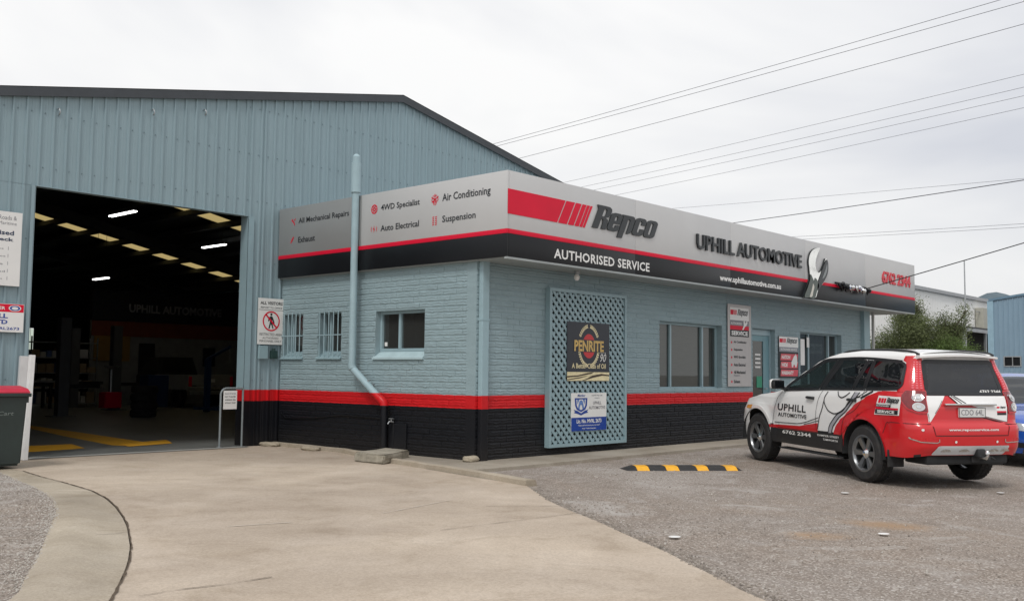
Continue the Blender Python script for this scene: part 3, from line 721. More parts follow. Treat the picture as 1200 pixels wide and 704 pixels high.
text("Uphill Pty Ltd", 2.56, 2.84, 0.905, 0.93, D, M_GREYT, lic, depth=0.001)
text("trading as", 2.64, 2.77, 0.868, 0.885, D, M_GREYT, lic, depth=0.001)
text("UPHILL", 2.60, 2.82, 0.775, 0.825, D, M_GREYT, lic, depth=0.001)
text("AUTOMOTIVE", 2.49, 2.92, 0.70, 0.75, D, M_GREYT, lic, depth=0.001)
text("Lic. No. MVRL 2673", 2.18, 2.82, 0.485, 0.55, D, M_WHT, lic, depth=0.001, bold=0.03)
text('"Deal with someone you can trust"', 2.22, 2.78, 0.435, 0.463, D, M_WHT, lic, depth=0.001)
text("Motor Traders Association", 2.32, 2.68, 0.393, 0.413, D, M_WHT, lic, depth=0.001)
# tall services sign
W0 = at(0.030)
sv = sign_board("services_sign", "tall narrow silver sign listing services, between the front window and the door", "sign", 6.945, 7.86, 1.048, 2.65, F0, 0.02, mat("silver_print", (0.46, 0.44, 0.43), 0.4, metal=0.2, var=0.04))
def small_logo(x0, x1, z0, z1, F_, par, bg=M_WHT, second="AUTHORISED"):
    put(rect(x0, x1, z0, z1), lambda u, v, e: F_(u, v, 0.0), "logo_panel", bg, par)
    W_ = x1 - x0; H = z1 - z0
    b = MB()
    b.add([F_(*p, 0.001) for p in [(x0 + .02 * W_, z0 + .42 * H), (x0 + .18 * W_, z0 + .42 * H), (x0 + .2 * W_, z0 + .8 * H), (x0 + .02 * W_, z0 + .8 * H)]], [(0, 1, 2, 3)])
    for k in range(3):
        s = x0 + (.2 + .05 * k) * W_
        b.add([F_(*p, 0.001) for p in [(s, z0 + .42 * H), (s + .035 * W_, z0 + .42 * H), (s + .055 * W_, z0 + .8 * H), (s + .02 * W_, z0 + .8 * H)]], [(0, 1, 2, 3)])
    b.build("logo_bars", M_REDP, par)
    repco(x0 + .38 * W_, x0 + .95 * W_, z0 + .30 * H, z0 + .88 * H, F_, M_BLKL, par, depth=0.001)
small_logo(7.03, 7.77, 2.34, 2.59, W0, sv)
put(rect(7.03, 7.77, 2.20, 2.34), lambda u, v, e: W0(u, v, 0.0), "grey_panel", M_GREYT, sv)
put(rect(7.03, 7.77, 2.155, 2.235), lambda u, v, e: W0(u, v, 0.001), "red_panel", M_REDP, sv)
text("AUTHORISED", 7.06, 7.48, 2.255, 2.30, W0, M_WHT, sv, depth=0.002)
put(poly_geo([[(7.50, 2.16), (7.56, 2.25), (7.55, 2.32), (7.60, 2.38), (7.60, 2.32), (7.63, 2.29), (7.67, 2.33), (7.69, 2.37), (7.71, 2.30), (7.66, 2.24), (7.60, 2.22), (7.55, 2.16)]]), lambda u, v, e: W0(u, v, 0.003), "spanner_print", M_WHT, sv)
put(rect(7.03, 7.77, 2.02, 2.155), lambda u, v, e: W0(u, v, 0.0), "black_panel", M_BLKP, sv)
text("SERVICE", 7.08, 7.72, 2.045, 2.13, W0, M_WHT, sv, depth=0.002, bold=0.04)
for k, (s, wdt) in enumerate((("Air Conditioning", .50), ("Suspension", .34), ("4WD Specialist", .46), ("Auto Electrical", .45), ("All Mechanical", .45), ("Exhaust", .24))):
    z = 1.905 - 0.146 * k - (0.035 if k == 5 else 0)
    text(s, 7.17, 7.17 + wdt, z - 0.026, z + 0.034, W0, M_BLKL, sv, depth=0.001, bold=0.03)
    put(poly_geo([ring(7.085, z, 0.024, 10)]), lambda u, v, e: W0(u, v, 0.001), "service_icon", M_REDP, sv)
text("Repairs", 7.17, 7.40, 1.905 - 0.146 * 4 - 0.085, 1.905 - 0.146 * 4 - 0.038, W0, M_GREYT, sv, depth=0.001, bold=0.01)
# warranty sign right of the door
wr_ = sign_board("warranty_sign", "small white, black and red warranty sign on the wall right of the door", "sign", 9.05, 9.94, 1.225, 2.095, F0, 0.012, M_BLKP)
W1 = at(0.0215)
small_logo(9.06, 9.93, 1.87, 2.09, W1, wr_)
put(rect(9.06, 9.93, 1.77, 1.87), lambda u, v, e: W1(u, v, 0.0), "grey_panel", mat("mid_grey_print", (0.25, 0.26, 0.29), 0.5), wr_)
text("AUTHORISED SERVICE", 9.12, 9.86, 1.80, 1.845, W1, M_WHT, wr_, depth=0.001)
for k, s in enumerate(("NATION", "WIDE", "WARRANTY")):
    z = 1.59 - 0.165 * k
    put(poly_geo([[(9.11, z), (9.89, z), (9.92, z + .14), (9.14, z + .14)]]), lambda u, v, e: W1(u, v, 0.0005), "red_bar", mat("soft_red_print", (0.62, 0.06, 0.09), 0.4), wr_)
    text(s, 9.16, 9.16 + (.40, .28, .55)[k], z + .03, z + .11, W1, M_WHT, wr_, depth=0.0015, bold=0.04, shear=0.2)
put(poly_geo([[(9.62, 1.45), (9.60, 1.55), (9.66, 1.62), (9.74, 1.70), (9.78, 1.70), (9.80, 1.74), (9.86, 1.68), (9.88, 1.56), (9.84, 1.46), (9.78, 1.45), (9.76, 1.50), (9.70, 1.50), (9.68, 1.45)]]), lambda u, v, e: W1(u, v, 0.003), "white_map", M_WHT, wr_)
# service cable clamps on the black strip
cl = thing("cable_bracket", "cluster of dark porcelain and steel insulators on the fascia right of the spanner", "insulator bracket", (11.0, FY - 0.08, 3.25))
MB().box(10.35, 11.95, FY - 0.045, FY - 0.01, 3.262, 3.290, Matrix.Rotation(0, 4, 'X')).build("bracket_bar", M_BLKP, cl)
for k, x in enumerate((10.50, 10.72, 11.0, 11.35, 11.62, 11.88)):
    mt = M_BLKP if k in (0, 1, 5) else M_CHROME
    mx_ = Matrix.Translation((x, FY - 0.05, 3.22)) @ Matrix.Rotation(R(90 + (k * 37) % 50 - 20), 4, 'X')
    MB().lathe([(0.0, -.02), (0.05, -.01), (0.06, .03), (0.035, .06), (0.055, .09), (0.03, .13), (0.0, .135)], 12, mx_).build("insulator", mt, cl, smooth=30)
    MB().tube([(x, FY - 0.03, 3.26), (x + .04, FY - 0.09, 3.20), (x + .10, FY - 0.05, 3.12), (x + .12, FY - 0.02, 3.2)], 0.012, 6).build("cable_tail", mt, cl, smooth=True)
# ================================================================ WORKSHOP SHED
SY = 4.757; RX, RZ, SL = 2.673, 6.60, 0.1996
DX0, DX1, DH = -4.255, -0.7225, 3.869
XL, XR = -7.37, 12.73; YB = 35.0
shed = thing("workshop_shed", "large pale blue ribbed metal workshop shed with a wide open doorway", "workshop", (2.67, 12, 0))
def ztop(x): return RZ - SL * abs(x - RX)
def cladding(x0, x1, zlo, hi, name="wall_sheet"):
    """one sheet of ribbed cladding, four ribs at 0.19 m"""
    pr = []; x = x0
    xs = [(x0, 0.0)]
    k = 0
    while x0 + k * 0.19 < x1 - 1e-4:
        c = x0 + k * 0.19 + 0.02
        xs += [(c, 0.0), (c + .008, -.024), (c + .030, -.024), (c + .038, 0.0), (c + .085, 0.0), (c + .089, -.003), (c + .093, 0.0), (c + .122, 0.0), (c + .126, -.003), (c + .130, 0.0)]
        k += 1
    xs = [p for p in xs if p[0] <= x1 - 0.001] + [(x1, 0.0)]
    b = MB()
    for (a, ya), (c, yc) in zip(xs, xs[1:]):
        if c - a < 1e-5: continue
        b.add([(a, SY + ya, zlo), (c, SY + yc, zlo), (c, SY + yc, hi(c)), (a, SY + ya, hi(a))], [(0, 1, 2, 3)])
    return b.build(name, M_CLAD, shed)
x = DX0 - 0.76 * 5
while x < XR:
    a, c = max(x, XL), min(x + 0.76, XR)
    if c <= a: x += .76; continue
    parts_ = []
    cuts = sorted({a, c} | {q for q in (DX0, DX1) if a < q < c})
    for p, q in zip(cuts, cuts[1:]):
        if q - p < 0.02: continue
        mid = (p + q) / 2
        if mid < DX0: cladding(p, q, -0.03, lambda t: DH + 0.004); cladding(p, q, DH, ztop)
        elif mid < DX1: cladding(p, q, DH, ztop)
        else: cladding(p, q, -0.03, ztop)
    x += .76
# roof screws/vents row seen under the left barge
# barge capping
for s in (-1, 1):
    xe = XL - .12 if s < 0 else XR + .12
    def bp(x_, dz, y): return (x_, y, ztop(x_) + dz)
    b = MB(); vs = [bp(RX, .085, SY - .07), bp(xe, .085, SY - .07), bp(xe, -.05, SY - .07), bp(RX, -.05, SY - .07),
                    bp(RX, .085, SY + .10), bp(xe, .085, SY + .10), bp(xe, -.05, SY - .045), bp(RX, -.05, SY - .045)]
    b.add(vs, [(3, 2, 1, 0) if s > 0 else (0, 1, 2, 3), (4, 5, 6, 7), (0, 1, 5, 4), (3, 7, 6, 2), (1, 2, 6, 5)])
    b.add([bp(RX, .095, SY - .075), bp(xe, .095, SY - .075), bp(xe, .095, SY + .12), bp(RX, .095, SY + .12)], [(0, 1, 2, 3)])
    b.build("barge_capping", M_TRIM, shed)
# door surrounds
MB().box(DX1 - 0.004, DX1 + 0.115, SY - 0.034, SY - 0.026, -0.02, DH + .004).box(DX1 - 0.006, DX1 + 0.004, SY - 0.034, SY + 0.18, -0.02, DH + .004).build("jamb_flashing", banded("jamb_paint", (0.27, 0.38, 0.42), 0.4, 0.02, 8), shed)
MB().box(DX0 - 0.05, DX0 + 0.004, SY - 0.034, SY - 0.028, -0.02, DH + .004).box(DX0, DX0 + 0.01, SY - 0.034, SY + 0.16, -0.02, DH + .004).build("jamb_flashing", M_CLAD, shed)
MB().box(DX0, DX1, SY - 0.03, SY + 0.10, DH - 0.004, DH + 0.006).build("head_flashing", M_CLAD, shed)
# walls behind, lining, columns
MB().box(XL, XL + .03, SY + .03, YB, -.03, ztop(XL)).build("side_cladding", M_CLAD, shed)
MB().box(XR - .03, XR, SY + .03, YB, -.03, ztop(XR)).build("side_cladding", M_CLAD, shed)
GW = (7.3, 8.15, 1.80, 3.02)
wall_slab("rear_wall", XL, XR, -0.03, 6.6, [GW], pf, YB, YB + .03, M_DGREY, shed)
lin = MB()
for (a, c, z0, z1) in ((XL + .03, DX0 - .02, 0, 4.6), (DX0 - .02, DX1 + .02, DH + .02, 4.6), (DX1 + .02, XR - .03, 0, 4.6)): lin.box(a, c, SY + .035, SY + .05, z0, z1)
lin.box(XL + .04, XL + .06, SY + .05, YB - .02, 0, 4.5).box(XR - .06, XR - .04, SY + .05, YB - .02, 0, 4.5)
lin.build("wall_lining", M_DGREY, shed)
win_ = MB().box(GW[0] + .02, GW[1] - .02, YB - .01, YB + .01, GW[2] + .02, GW[3] - .02).build("rear_window", emis("daylight_through_fibreglass", (0.62, 0.70, 0.60), 0.7), shed)
for k in range(6):
    MB().box(GW[0] + .05 + .13 * k, GW[0] + .058 + .13 * k, YB - .03, YB - .012, GW[2], GW[3]).build("window_bar", M_DGREY, win_)
# roof sheets in bands, fibreglass skylights between purlins
M_SKYL = None
def skylight_mat():
    m, t, b = _new("yellowed_fibreglass"); l = t.links.new
    tl = nd(t, 'ShaderNodeBsdfTranslucent'); tl.inputs['Color'].default_value = (0.62, 0.55, 0.36, 1)
    df = nd(t, 'ShaderNodeBsdfTransparent'); df.inputs['Color'].default_value = (0.58, 0.50, 0.32, 1)
    mx = nd(t, 'ShaderNodeMixShader'); mx.inputs[0].default_value = 0.45
    l(tl.outputs[0], mx.inputs[1]); l(df.outputs[0], mx.inputs[2]); l(mx.outputs[0], t.nodes['Material Output'].inputs['Surface'])
    return m
M_SKYL = skylight_mat()
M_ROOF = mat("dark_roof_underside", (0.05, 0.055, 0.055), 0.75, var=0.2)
bands = [SY - .02, 17.05, 17.80, 24.25, 25.0, YB + .2]
for s in (-1, 1):
    xe = XL - .1 if s < 0 else XR + .1
    for i, (ya, yb) in enumerate(zip(bands, bands[1:])):
        skyb = (i % 2 == 1) and s > 0
        b = MB(); lo, hi_ = (0.05, 0.054) if skyb else (0.05, 0.075)
        b.add([(RX, ya, RZ + lo), (xe, ya, ztop(xe) + lo), (xe, yb, ztop(xe) + lo), (RX, yb, RZ + lo), (RX, ya, RZ + hi_), (xe, ya, ztop(xe) + hi_), (xe, yb, ztop(xe) + hi_), (RX, yb, RZ + hi_)],
              [(0, 1, 2, 3), (4, 7, 6, 5), (0, 4, 5, 1), (1, 5, 6, 2), (2, 6, 7, 3)])
        b.build("skylight" if skyb else "roof_sheet", M_SKYL if skyb else M_ROOF, shed)
    k = 0
    while True:
        xc = RX + s * (1.69 - 0.13 + 1.15 * k) if k >= 0 else RX
        if not (XL < xc < XR): break
        MB().box(xc - .125, xc + .125, SY + .06, YB - .02, ztop(xc) - .16, ztop(xc) + .03 - .045).build("purlin", M_ROOF, shed); k += 1
for yy in (9.5, 14.6, 21.5, 28.5):
    b = MB()
    for s in (-1, 1):
        xe = XL + .2 if s < 0 else XR - .2
        b.add([(RX, yy - .08, RZ - .20), (xe, yy - .08, ztop(xe) - .20), (xe, yy + .08, ztop(xe) - .20), (RX, yy + .08, RZ - .20), (RX, yy - .08, RZ - .5), (xe, yy - .08, ztop(xe) - .5), (xe, yy + .08, ztop(xe) - .5), (RX, yy + .08, RZ - .5)],
              [(0, 1, 2, 3), (4, 7, 6, 5), (0, 4, 5, 1), (1, 5, 6, 2), (2, 6, 7, 3), (3, 7, 4, 0)])
        b.box(xe - .1, xe + .1, yy - .1, yy + .1, 0, ztop(xe) - .2)
    b.build("portal_frame", M_ROOF, shed)
# pendants
M_TUBE = emis("lit_tube", (1.0, 0.98, 0.95), 5.0)
lab = {0: "lit fluorescent batten nearest the doorway, left one under the shed roof", 1: "lit fluorescent batten at the right of the doorway view under the roof", 2: "small far lit fluorescent batten low in the dark shed"}
for i, (x_, y0, y1) in enumerate(((1.86, 13.81, 15.13), (6.90, 17.81, 19.13), (4.92, 21.5, 22.5))):
    t_ = thing("fluorescent_batten", lab[i], "ceiling light", (x_, (y0 + y1) / 2, 5.2), group="battens hanging in the shed")
    zl = (5.2, 5.2, 4.2)[i]
    MB().bbox(x_ - .07, x_ + .07, y0 - .04, y1 + .04, zl + .035, zl + .09, .01).build("batten_body", M_DGREY, t_)
    for dx in (-.035, .035): MB().tube([(x_ + dx, y0, zl + .015), (x_ + dx, y1, zl + .015)], 0.02, 8).build("tube", M_TUBE, t_)
    for yy in (y0 + .2, y1 - .2): MB().tube([(x_, yy, zl + .08), (x_, yy, ztop(x_) - .05)], 0.006, 5).build("suspension_rod", M_DGREY, t_)

# inside: partition with sign, ute, hoists, bench
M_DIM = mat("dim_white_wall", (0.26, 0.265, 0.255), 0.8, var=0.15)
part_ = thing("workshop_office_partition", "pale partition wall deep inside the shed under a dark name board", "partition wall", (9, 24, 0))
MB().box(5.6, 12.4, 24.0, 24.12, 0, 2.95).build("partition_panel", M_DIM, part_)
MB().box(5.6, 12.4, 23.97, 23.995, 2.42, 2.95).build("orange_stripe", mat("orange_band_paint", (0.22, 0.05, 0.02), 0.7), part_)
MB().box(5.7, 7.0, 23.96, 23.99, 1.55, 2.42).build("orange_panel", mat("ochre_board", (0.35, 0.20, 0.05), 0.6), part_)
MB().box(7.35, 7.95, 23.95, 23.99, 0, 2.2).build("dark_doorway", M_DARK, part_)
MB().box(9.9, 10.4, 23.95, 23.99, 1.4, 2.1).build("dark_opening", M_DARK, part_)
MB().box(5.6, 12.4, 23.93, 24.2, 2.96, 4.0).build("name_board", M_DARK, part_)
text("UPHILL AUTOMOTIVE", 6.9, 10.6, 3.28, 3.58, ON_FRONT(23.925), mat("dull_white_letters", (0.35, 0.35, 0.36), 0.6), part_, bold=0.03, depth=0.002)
ute = thing("white_ute", "white ute seen from behind, parked deep inside the dark shed", "ute", (7.85, 20, 0))
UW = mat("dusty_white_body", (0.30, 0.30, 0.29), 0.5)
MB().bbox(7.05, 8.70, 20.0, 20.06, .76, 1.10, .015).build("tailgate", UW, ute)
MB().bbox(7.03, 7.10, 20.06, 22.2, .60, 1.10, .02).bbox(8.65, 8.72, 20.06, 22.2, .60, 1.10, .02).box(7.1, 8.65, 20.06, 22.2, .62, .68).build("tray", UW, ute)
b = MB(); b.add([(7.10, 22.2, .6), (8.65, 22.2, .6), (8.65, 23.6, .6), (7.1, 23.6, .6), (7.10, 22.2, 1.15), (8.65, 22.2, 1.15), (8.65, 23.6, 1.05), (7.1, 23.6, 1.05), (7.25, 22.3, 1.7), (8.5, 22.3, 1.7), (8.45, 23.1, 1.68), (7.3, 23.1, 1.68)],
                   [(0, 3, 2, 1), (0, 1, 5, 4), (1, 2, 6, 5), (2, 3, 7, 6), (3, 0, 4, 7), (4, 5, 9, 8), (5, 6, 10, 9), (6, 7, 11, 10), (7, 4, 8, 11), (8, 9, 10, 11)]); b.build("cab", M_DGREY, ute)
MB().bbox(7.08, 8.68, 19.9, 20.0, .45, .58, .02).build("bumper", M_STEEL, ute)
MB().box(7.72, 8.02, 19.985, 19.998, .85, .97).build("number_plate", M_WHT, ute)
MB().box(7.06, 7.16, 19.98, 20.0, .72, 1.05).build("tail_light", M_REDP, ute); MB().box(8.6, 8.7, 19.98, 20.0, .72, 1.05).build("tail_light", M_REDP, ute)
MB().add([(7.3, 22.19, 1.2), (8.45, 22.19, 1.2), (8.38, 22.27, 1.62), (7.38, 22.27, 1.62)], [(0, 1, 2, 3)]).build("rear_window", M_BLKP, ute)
for x_ in (7.1, 8.45):
    for yy in (20.9, 23.2): MB().lathe([(0.18, 0), (.32, .0), (.35, .04), (.35, .18), (.32, .22), (.18, .22), (0, .2)], 18, Matrix.Translation((x_, yy, .35)) @ Matrix.Rotation(R(90), 4, 'Y')).build("wheel", M_RUB, ute, smooth=30)
for i, (x_, y_) in enumerate(((4.55, 20.0), (1.4, 16.5))):
    h_ = thing("vehicle_hoist", ("grey two-post vehicle hoist standing left of the white ute", "two-post vehicle hoist nearer the doorway in the gloom")[i], "hoist", (x_, y_, 0), group="hoists in the workshop")
    for dy in (0, 2.9):
        MB().box(x_ - .14, x_ + .14, y_ + dy - .12, y_ + dy + .12, 0, 2.6).box(x_ - .3, x_ + .3, y_ + dy - .25, y_ + dy + .25, 0, .03).build("post", mat("hoist_grey", (0.10, 0.105, 0.11), 0.5), h_)
        MB().box(x_ - .08, x_ + 1.0, y_ + dy - .05, y_ + dy + .05, .75, .85).build("lift_arm", M_DARK, h_)
bn = thing("workbench", "low grey workbench with tools along the left of the shed", "workbench", (2.2, 22, 0))
MB().box(1.2, 3.6, 22.0, 22.7, .82, .88).build("bench_top", M_STEEL, bn)
for x_ in (1.25, 3.45):
    for y_ in (22.05, 22.6): MB().box(x_, x_ + .08, y_, y_ + .08, 0, .82).build("leg", M_DGREY, bn)
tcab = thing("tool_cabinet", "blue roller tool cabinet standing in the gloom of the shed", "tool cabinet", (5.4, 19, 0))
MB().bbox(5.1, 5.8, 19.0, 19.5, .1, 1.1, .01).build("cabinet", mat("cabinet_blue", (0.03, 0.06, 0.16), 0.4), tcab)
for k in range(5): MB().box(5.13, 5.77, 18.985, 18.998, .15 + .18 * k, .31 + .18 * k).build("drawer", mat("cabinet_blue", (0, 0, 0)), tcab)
tyr = thing("tyre_stack", "stack of black tyres on the shed floor near the bench", "tyre stack", (0.6, 15, 0))
for k in range(4): MB().lathe([(.2, 0), (.31, 0), (.34, .05), (.34, .15), (.31, .2), (.2, .2), (.2, 0)], 20, Matrix.Translation((3.0 + .02 * (k % 2), 15.2, .21 * k))).build("tyre", M_RUB, tyr, smooth=30)
rolls = thing("red_trolley", "red oil drain trolley beside the hoist inside the shed", "trolley", (3.4, 18, 0))
MB().bbox(3.2, 3.7, 17.8, 18.2, .15, .6, .03).build("tank", M_REDP, rolls); MB().tube([(3.45, 18, .6), (3.45, 18, 1.25)], .03, 8).lathe([(0, 1.25), (.2, 1.32), (.22, 1.36)], 14, Matrix.Translation((3.45, 18, 0))).build("funnel", M_STEEL, rolls)

sh_ = thing("parts_shelving", "tall steel shelving full of boxes against the far partition in the shed", "shelving", (4.3, 23.2, 0))
q_ = random.Random(21)
for k in range(5): MB().box(3.2, 5.4, 23.0, 23.6, .1 + .5 * k, .13 + .5 * k).build("shelf", M_STEEL, sh_)
for x_ in (3.2, 4.28, 5.36):
    for y_ in (23.0, 23.56): MB().box(x_, x_ + .04, y_, y_ + .04, 0, 2.3).build("upright", M_STEEL, sh_)
for k in range(4):
    x_ = 3.26
    while x_ < 5.1:
        w__ = q_.uniform(.14, .34); o = MB().bbox(x_, x_ + w__, 23.05, 23.4, .132 + .5 * k, .132 + .5 * k + q_.uniform(.15, .38), .008).build("carton", mat(("brown_carton", "white_carton", "yellow_carton", "blue_carton")[q_.randrange(4)], ((.30, .22, .13), (.5, .5, .48), (.5, .35, .06), (.08, .14, .3))[q_.randrange(4)], .7), None)
        tag(o, "box on the parts shelving in the dark shed", "box", "boxes on the workshop shelving"); x_ += w__ + .03
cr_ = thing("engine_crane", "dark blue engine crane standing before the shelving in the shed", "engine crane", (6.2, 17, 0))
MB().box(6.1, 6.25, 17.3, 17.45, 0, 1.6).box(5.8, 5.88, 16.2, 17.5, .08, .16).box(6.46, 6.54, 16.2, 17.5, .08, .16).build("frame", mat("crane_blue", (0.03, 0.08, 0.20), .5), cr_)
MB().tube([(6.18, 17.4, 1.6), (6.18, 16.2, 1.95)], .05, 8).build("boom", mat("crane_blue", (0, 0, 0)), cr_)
MB().tube([(6.18, 16.2, 1.95), (6.18, 16.2, 1.5)], .012, 6).build("chain", M_STEEL, cr_)

# ================================================================ GROUND
def gh(x, y):
    s = min(max((x + 3) / 4, 0), 1); s = s * s * (3 - 2 * s)
    return -.0215 * min(max(-y, 0), 9) * s
def sheet(name, poly, dz, m, cell=0.6, hfn=gh, kind='structure', wob=0.0, thick=0.0, par=None):
    bm = bmesh.new(); vs = [bm.verts.new((x, y, 0)) for x, y in poly]
    for tri in tessellate_polygon([[Vector((x, y, 0)) for x, y in poly]]):
        try: bm.faces.new([vs[k] for k in tri])
        except ValueError: pass
    bmesh.ops.recalc_face_normals(bm, faces=bm.faces[:])
    for ax in (0, 1):
        lo = min(p[ax] for p in poly); hi = max(p[ax] for p in poly); n = int((hi - lo) / cell)
        for k in range(1, n + 1):
            c = lo + (hi - lo) * k / (n + 1); co = [0, 0, 0]; no = [0, 0, 0]; co[ax] = c; no[ax] = 1
            bmesh.ops.bisect_plane(bm, geom=bm.verts[:] + bm.edges[:] + bm.faces[:], plane_co=co, plane_no=no)
    if thick:
        r_ = bmesh.ops.extrude_face_region(bm, geom=bm.faces[:])
        for v in [q for q in r_['geom'] if isinstance(q, bmesh.types.BMVert)]: v.co.z += thick
    bmesh.ops.recalc_face_normals(bm, faces=bm.faces[:])
    for v in bm.verts: v.co.z += hfn(v.co.x, v.co.y) + dz
    me = bpy.data.meshes.new(name); bm.to_mesh(me); bm.free(); me.materials.append(m)
    if not thick:
        for p in me.polygons:
            if p.normal.z < 0: p.flip()
    o = place(me, name, par)
    if kind: o['kind'] = kind
    return o
def nbase(name, rough):
    m, t, b = _new(name); b.inputs['Roughness'].default_value = rough
    g = nd(t, 'ShaderNodeNewGeometry'); return m, t, b, g.outputs['Position']
def noise(t, pos, sc_, det=6, ro=0.6, dist=0.0):
    n = nd(t, 'ShaderNodeTexNoise'); n.inputs['Scale'].default_value = sc_; n.inputs['Detail'].default_value = det; n.inputs['Roughness'].default_value = ro; n.inputs['Distortion'].default_value = dist
    t.links.new(pos, n.inputs['Vector']); return n.outputs['Fac']
def ramp(t, f, *st):
    r = nd(t, 'ShaderNodeValToRGB')
    while len(r.color_ramp.elements) < len(st): r.color_ramp.elements.new(0.5)
    for e, (p, c) in zip(r.color_ramp.elements, st): e.position = p; e.color = (*c, 1) if len(c) == 3 else c
    t.links.new(f, r.inputs['Fac']); return r.outputs['Color']
def mixc(t, f, a, b, blend='MIX'):
    m = nd(t, 'ShaderNodeMix', data_type='RGBA', blend_type=blend)
    for s, i in ((f, 0), (a, 6), (b, 7)):
        if isinstance(s, (int, float)): m.inputs[i].default_value = s
        elif isinstance(s, tuple): m.inputs[i].default_value = (*s, 1)
        else: t.links.new(s, m.inputs[i])
    return m.outputs[2]
def concrete(name, c0, c1, spots=0.5):
    m, t, b, pos = nbase(name, 0.82); l = t.links.new
    col = ramp(t, noise(t, pos, 0.55, 6, .62, 1.2), (0.32, c0), (0.66, c1))
    st = ramp(t, noise(t, pos, 1.7, 8, .7, 0.6), (0.50, (1, 1, 1)), (0.72, (0.74, 0.71, 0.66)))
    col = mixc(t, 0.8, col, st, 'MULTIPLY')
    pale = ramp(t, noise(t, pos, 1.1, 7, .7, .4), (0.48, (0, 0, 0)), (0.75, (1, 1, 1)))
    col = mixc(t, 0.07, col, pale, 'ADD')
    smu = ramp(t, noise(t, pos, 0.32, 5, .6, .5), (0.40, (0.84, 0.83, 0.83)), (0.62, (1.04, 1.04, 1.04)))
    col = mixc(t, 1.0, col, smu, 'MULTIPLY')
    fine = ramp(t, noise(t, pos, 60, 6, .8), (0.36, (0.78, 0.765, 0.75)), (0.64, (1.12, 1.12, 1.12)))
    col = mixc(t, 1.0, col, fine, 'MULTIPLY')
    vo = nd(t, 'ShaderNodeTexVoronoi'); vo.inputs['Scale'].default_value = 3.1; vo.inputs['Randomness'].default_value = 1; l(pos, vo.inputs['Vector'])
    sp_c = ramp(t, vo.outputs['Distance'], (0.022, (0.35, 0.32, 0.28)), (0.045, (1, 1, 1)))
    col = mixc(t, spots, col, sp_c, 'MULTIPLY')
    l(col, b.inputs['Base Color'])
    bp = nd(t, 'ShaderNodeBump'); bp.inputs['Strength'].default_value = 0.35; bp.inputs['Distance'].default_value = 0.004
    l(noise(t, pos, 120, 5, .7), bp.inputs['Height']); l(bp.outputs['Normal'], b.inputs['Normal'])
    return m
def chipseal(name, tint=(0.20, 0.170, 0.145)):
    m, t, b, pos = nbase(name, 0.88); l = t.links.new
    vo = nd(t, 'ShaderNodeTexVoronoi'); vo.inputs['Scale'].default_value = 82; l(pos, vo.inputs['Vector'])
    sepc = nd(t, 'ShaderNodeSeparateColor'); l(vo.outputs['Color'], sepc.inputs[0])
    st = ramp(t, sepc.outputs[0], (0.0, (0.10, 0.082, 0.068)), (0.45, (0.21, 0.172, 0.145)), (0.8, (0.34, 0.30, 0.265)), (0.97, (0.62, 0.58, 0.53)))
    base = ramp(t, noise(t, pos, 0.28, 7, .68, .8), (0.36, (0.27, 0.21, 0.16)), (0.50, (0.245, 0.205, 0.172)), (0.62, (0.37, 0.335, 0.305)))
    col = mixc(t, 0.52, base, st)
    pale = ramp(t, noise(t, pos, 0.8, 9, .72, 2.0), (0.52, (0, 0, 0)), (0.70, (1, 1, 1)))
    col = mixc(t, mixc(t, 0.65, (0.0, 0.0, 0.0), pale), col, (0.44, 0.415, 0.39))
    dk = ramp(t, noise(t, pos, 1.3, 8, .7, 1.0), (0.55, (1, 1, 1)), (0.75, (0.62, 0.58, 0.54)))
    col = mixc(t, 0.9, col, dk, 'MULTIPLY')
    big = nd(t, 'ShaderNodeTexVoronoi'); big.inputs['Scale'].default_value = 17; l(pos, big.inputs['Vector'])
    bs = nd(t, 'ShaderNodeSeparateColor'); l(big.outputs['Color'], bs.inputs[0])
    pick = nd(t, 'ShaderNodeMath', operation='GREATER_THAN'); pick.inputs[1].default_value = 0.93; l(bs.outputs[1], pick.inputs[0])
    near = nd(t, 'ShaderNodeMath', operation='LESS_THAN'); near.inputs[1].default_value = 0.22; l(big.outputs['Distance'], near.inputs[0])
    pm = nd(t, 'ShaderNodeMath', operation='MULTIPLY'); l(pick.outputs[0], pm.inputs[0]); l(near.outputs[0], pm.inputs[1])
    col = mixc(t, pm.outputs[0], col, (0.46, 0.43, 0.40))
    # ochre stain where clay shows through
    for cx_, cy_, rr_ in ((-1.05, -6.25, 0.50), (-2.45, -6.2, 0.30)):
        dd = nd(t, 'ShaderNodeVectorMath', operation='DISTANCE'); dd.inputs[1].default_value = (cx_, cy_, 0)
        l(pos, dd.inputs[0])
        ad = nd(t, 'ShaderNodeMath', operation='MULTIPLY_ADD'); ad.inputs[1].default_value = 0.5; l(noise(t, pos, 3, 5, .7), ad.inputs[0]); l(dd.outputs['Value'], ad.inputs[2])
        mr = nd(t, 'ShaderNodeMapRange'); mr.inputs['From Min'].default_value = rr_ + .25; mr.inputs['From Max'].default_value = rr_ * .3 + .2; mr.inputs['To Max'].default_value = 0.75
        l(ad.outputs[0], mr.inputs['Value']); col = mixc(t, mr.outputs['Result'], col, (0.34, 0.215, 0.115))
    l(col, b.inputs['Base Color'])
    bp = nd(t, 'ShaderNodeBump'); bp.inputs['Strength'].default_value = 0.7; bp.inputs['Distance'].default_value = 0.006
    l(vo.outputs['Distance'], bp.inputs['Height']); bp.invert = True; l(bp.outputs['Normal'], b.inputs['Normal'])
    return m
M_CHIP = chipseal("worn_chipseal")
M_DRIVE = concrete("driveway_concrete", (0.440, 0.365, 0.287), (0.515, 0.435, 0.347))
M_PATH = concrete("path_concrete", (0.31, 0.275, 0.22), (0.38, 0.34, 0.28), 0.3)
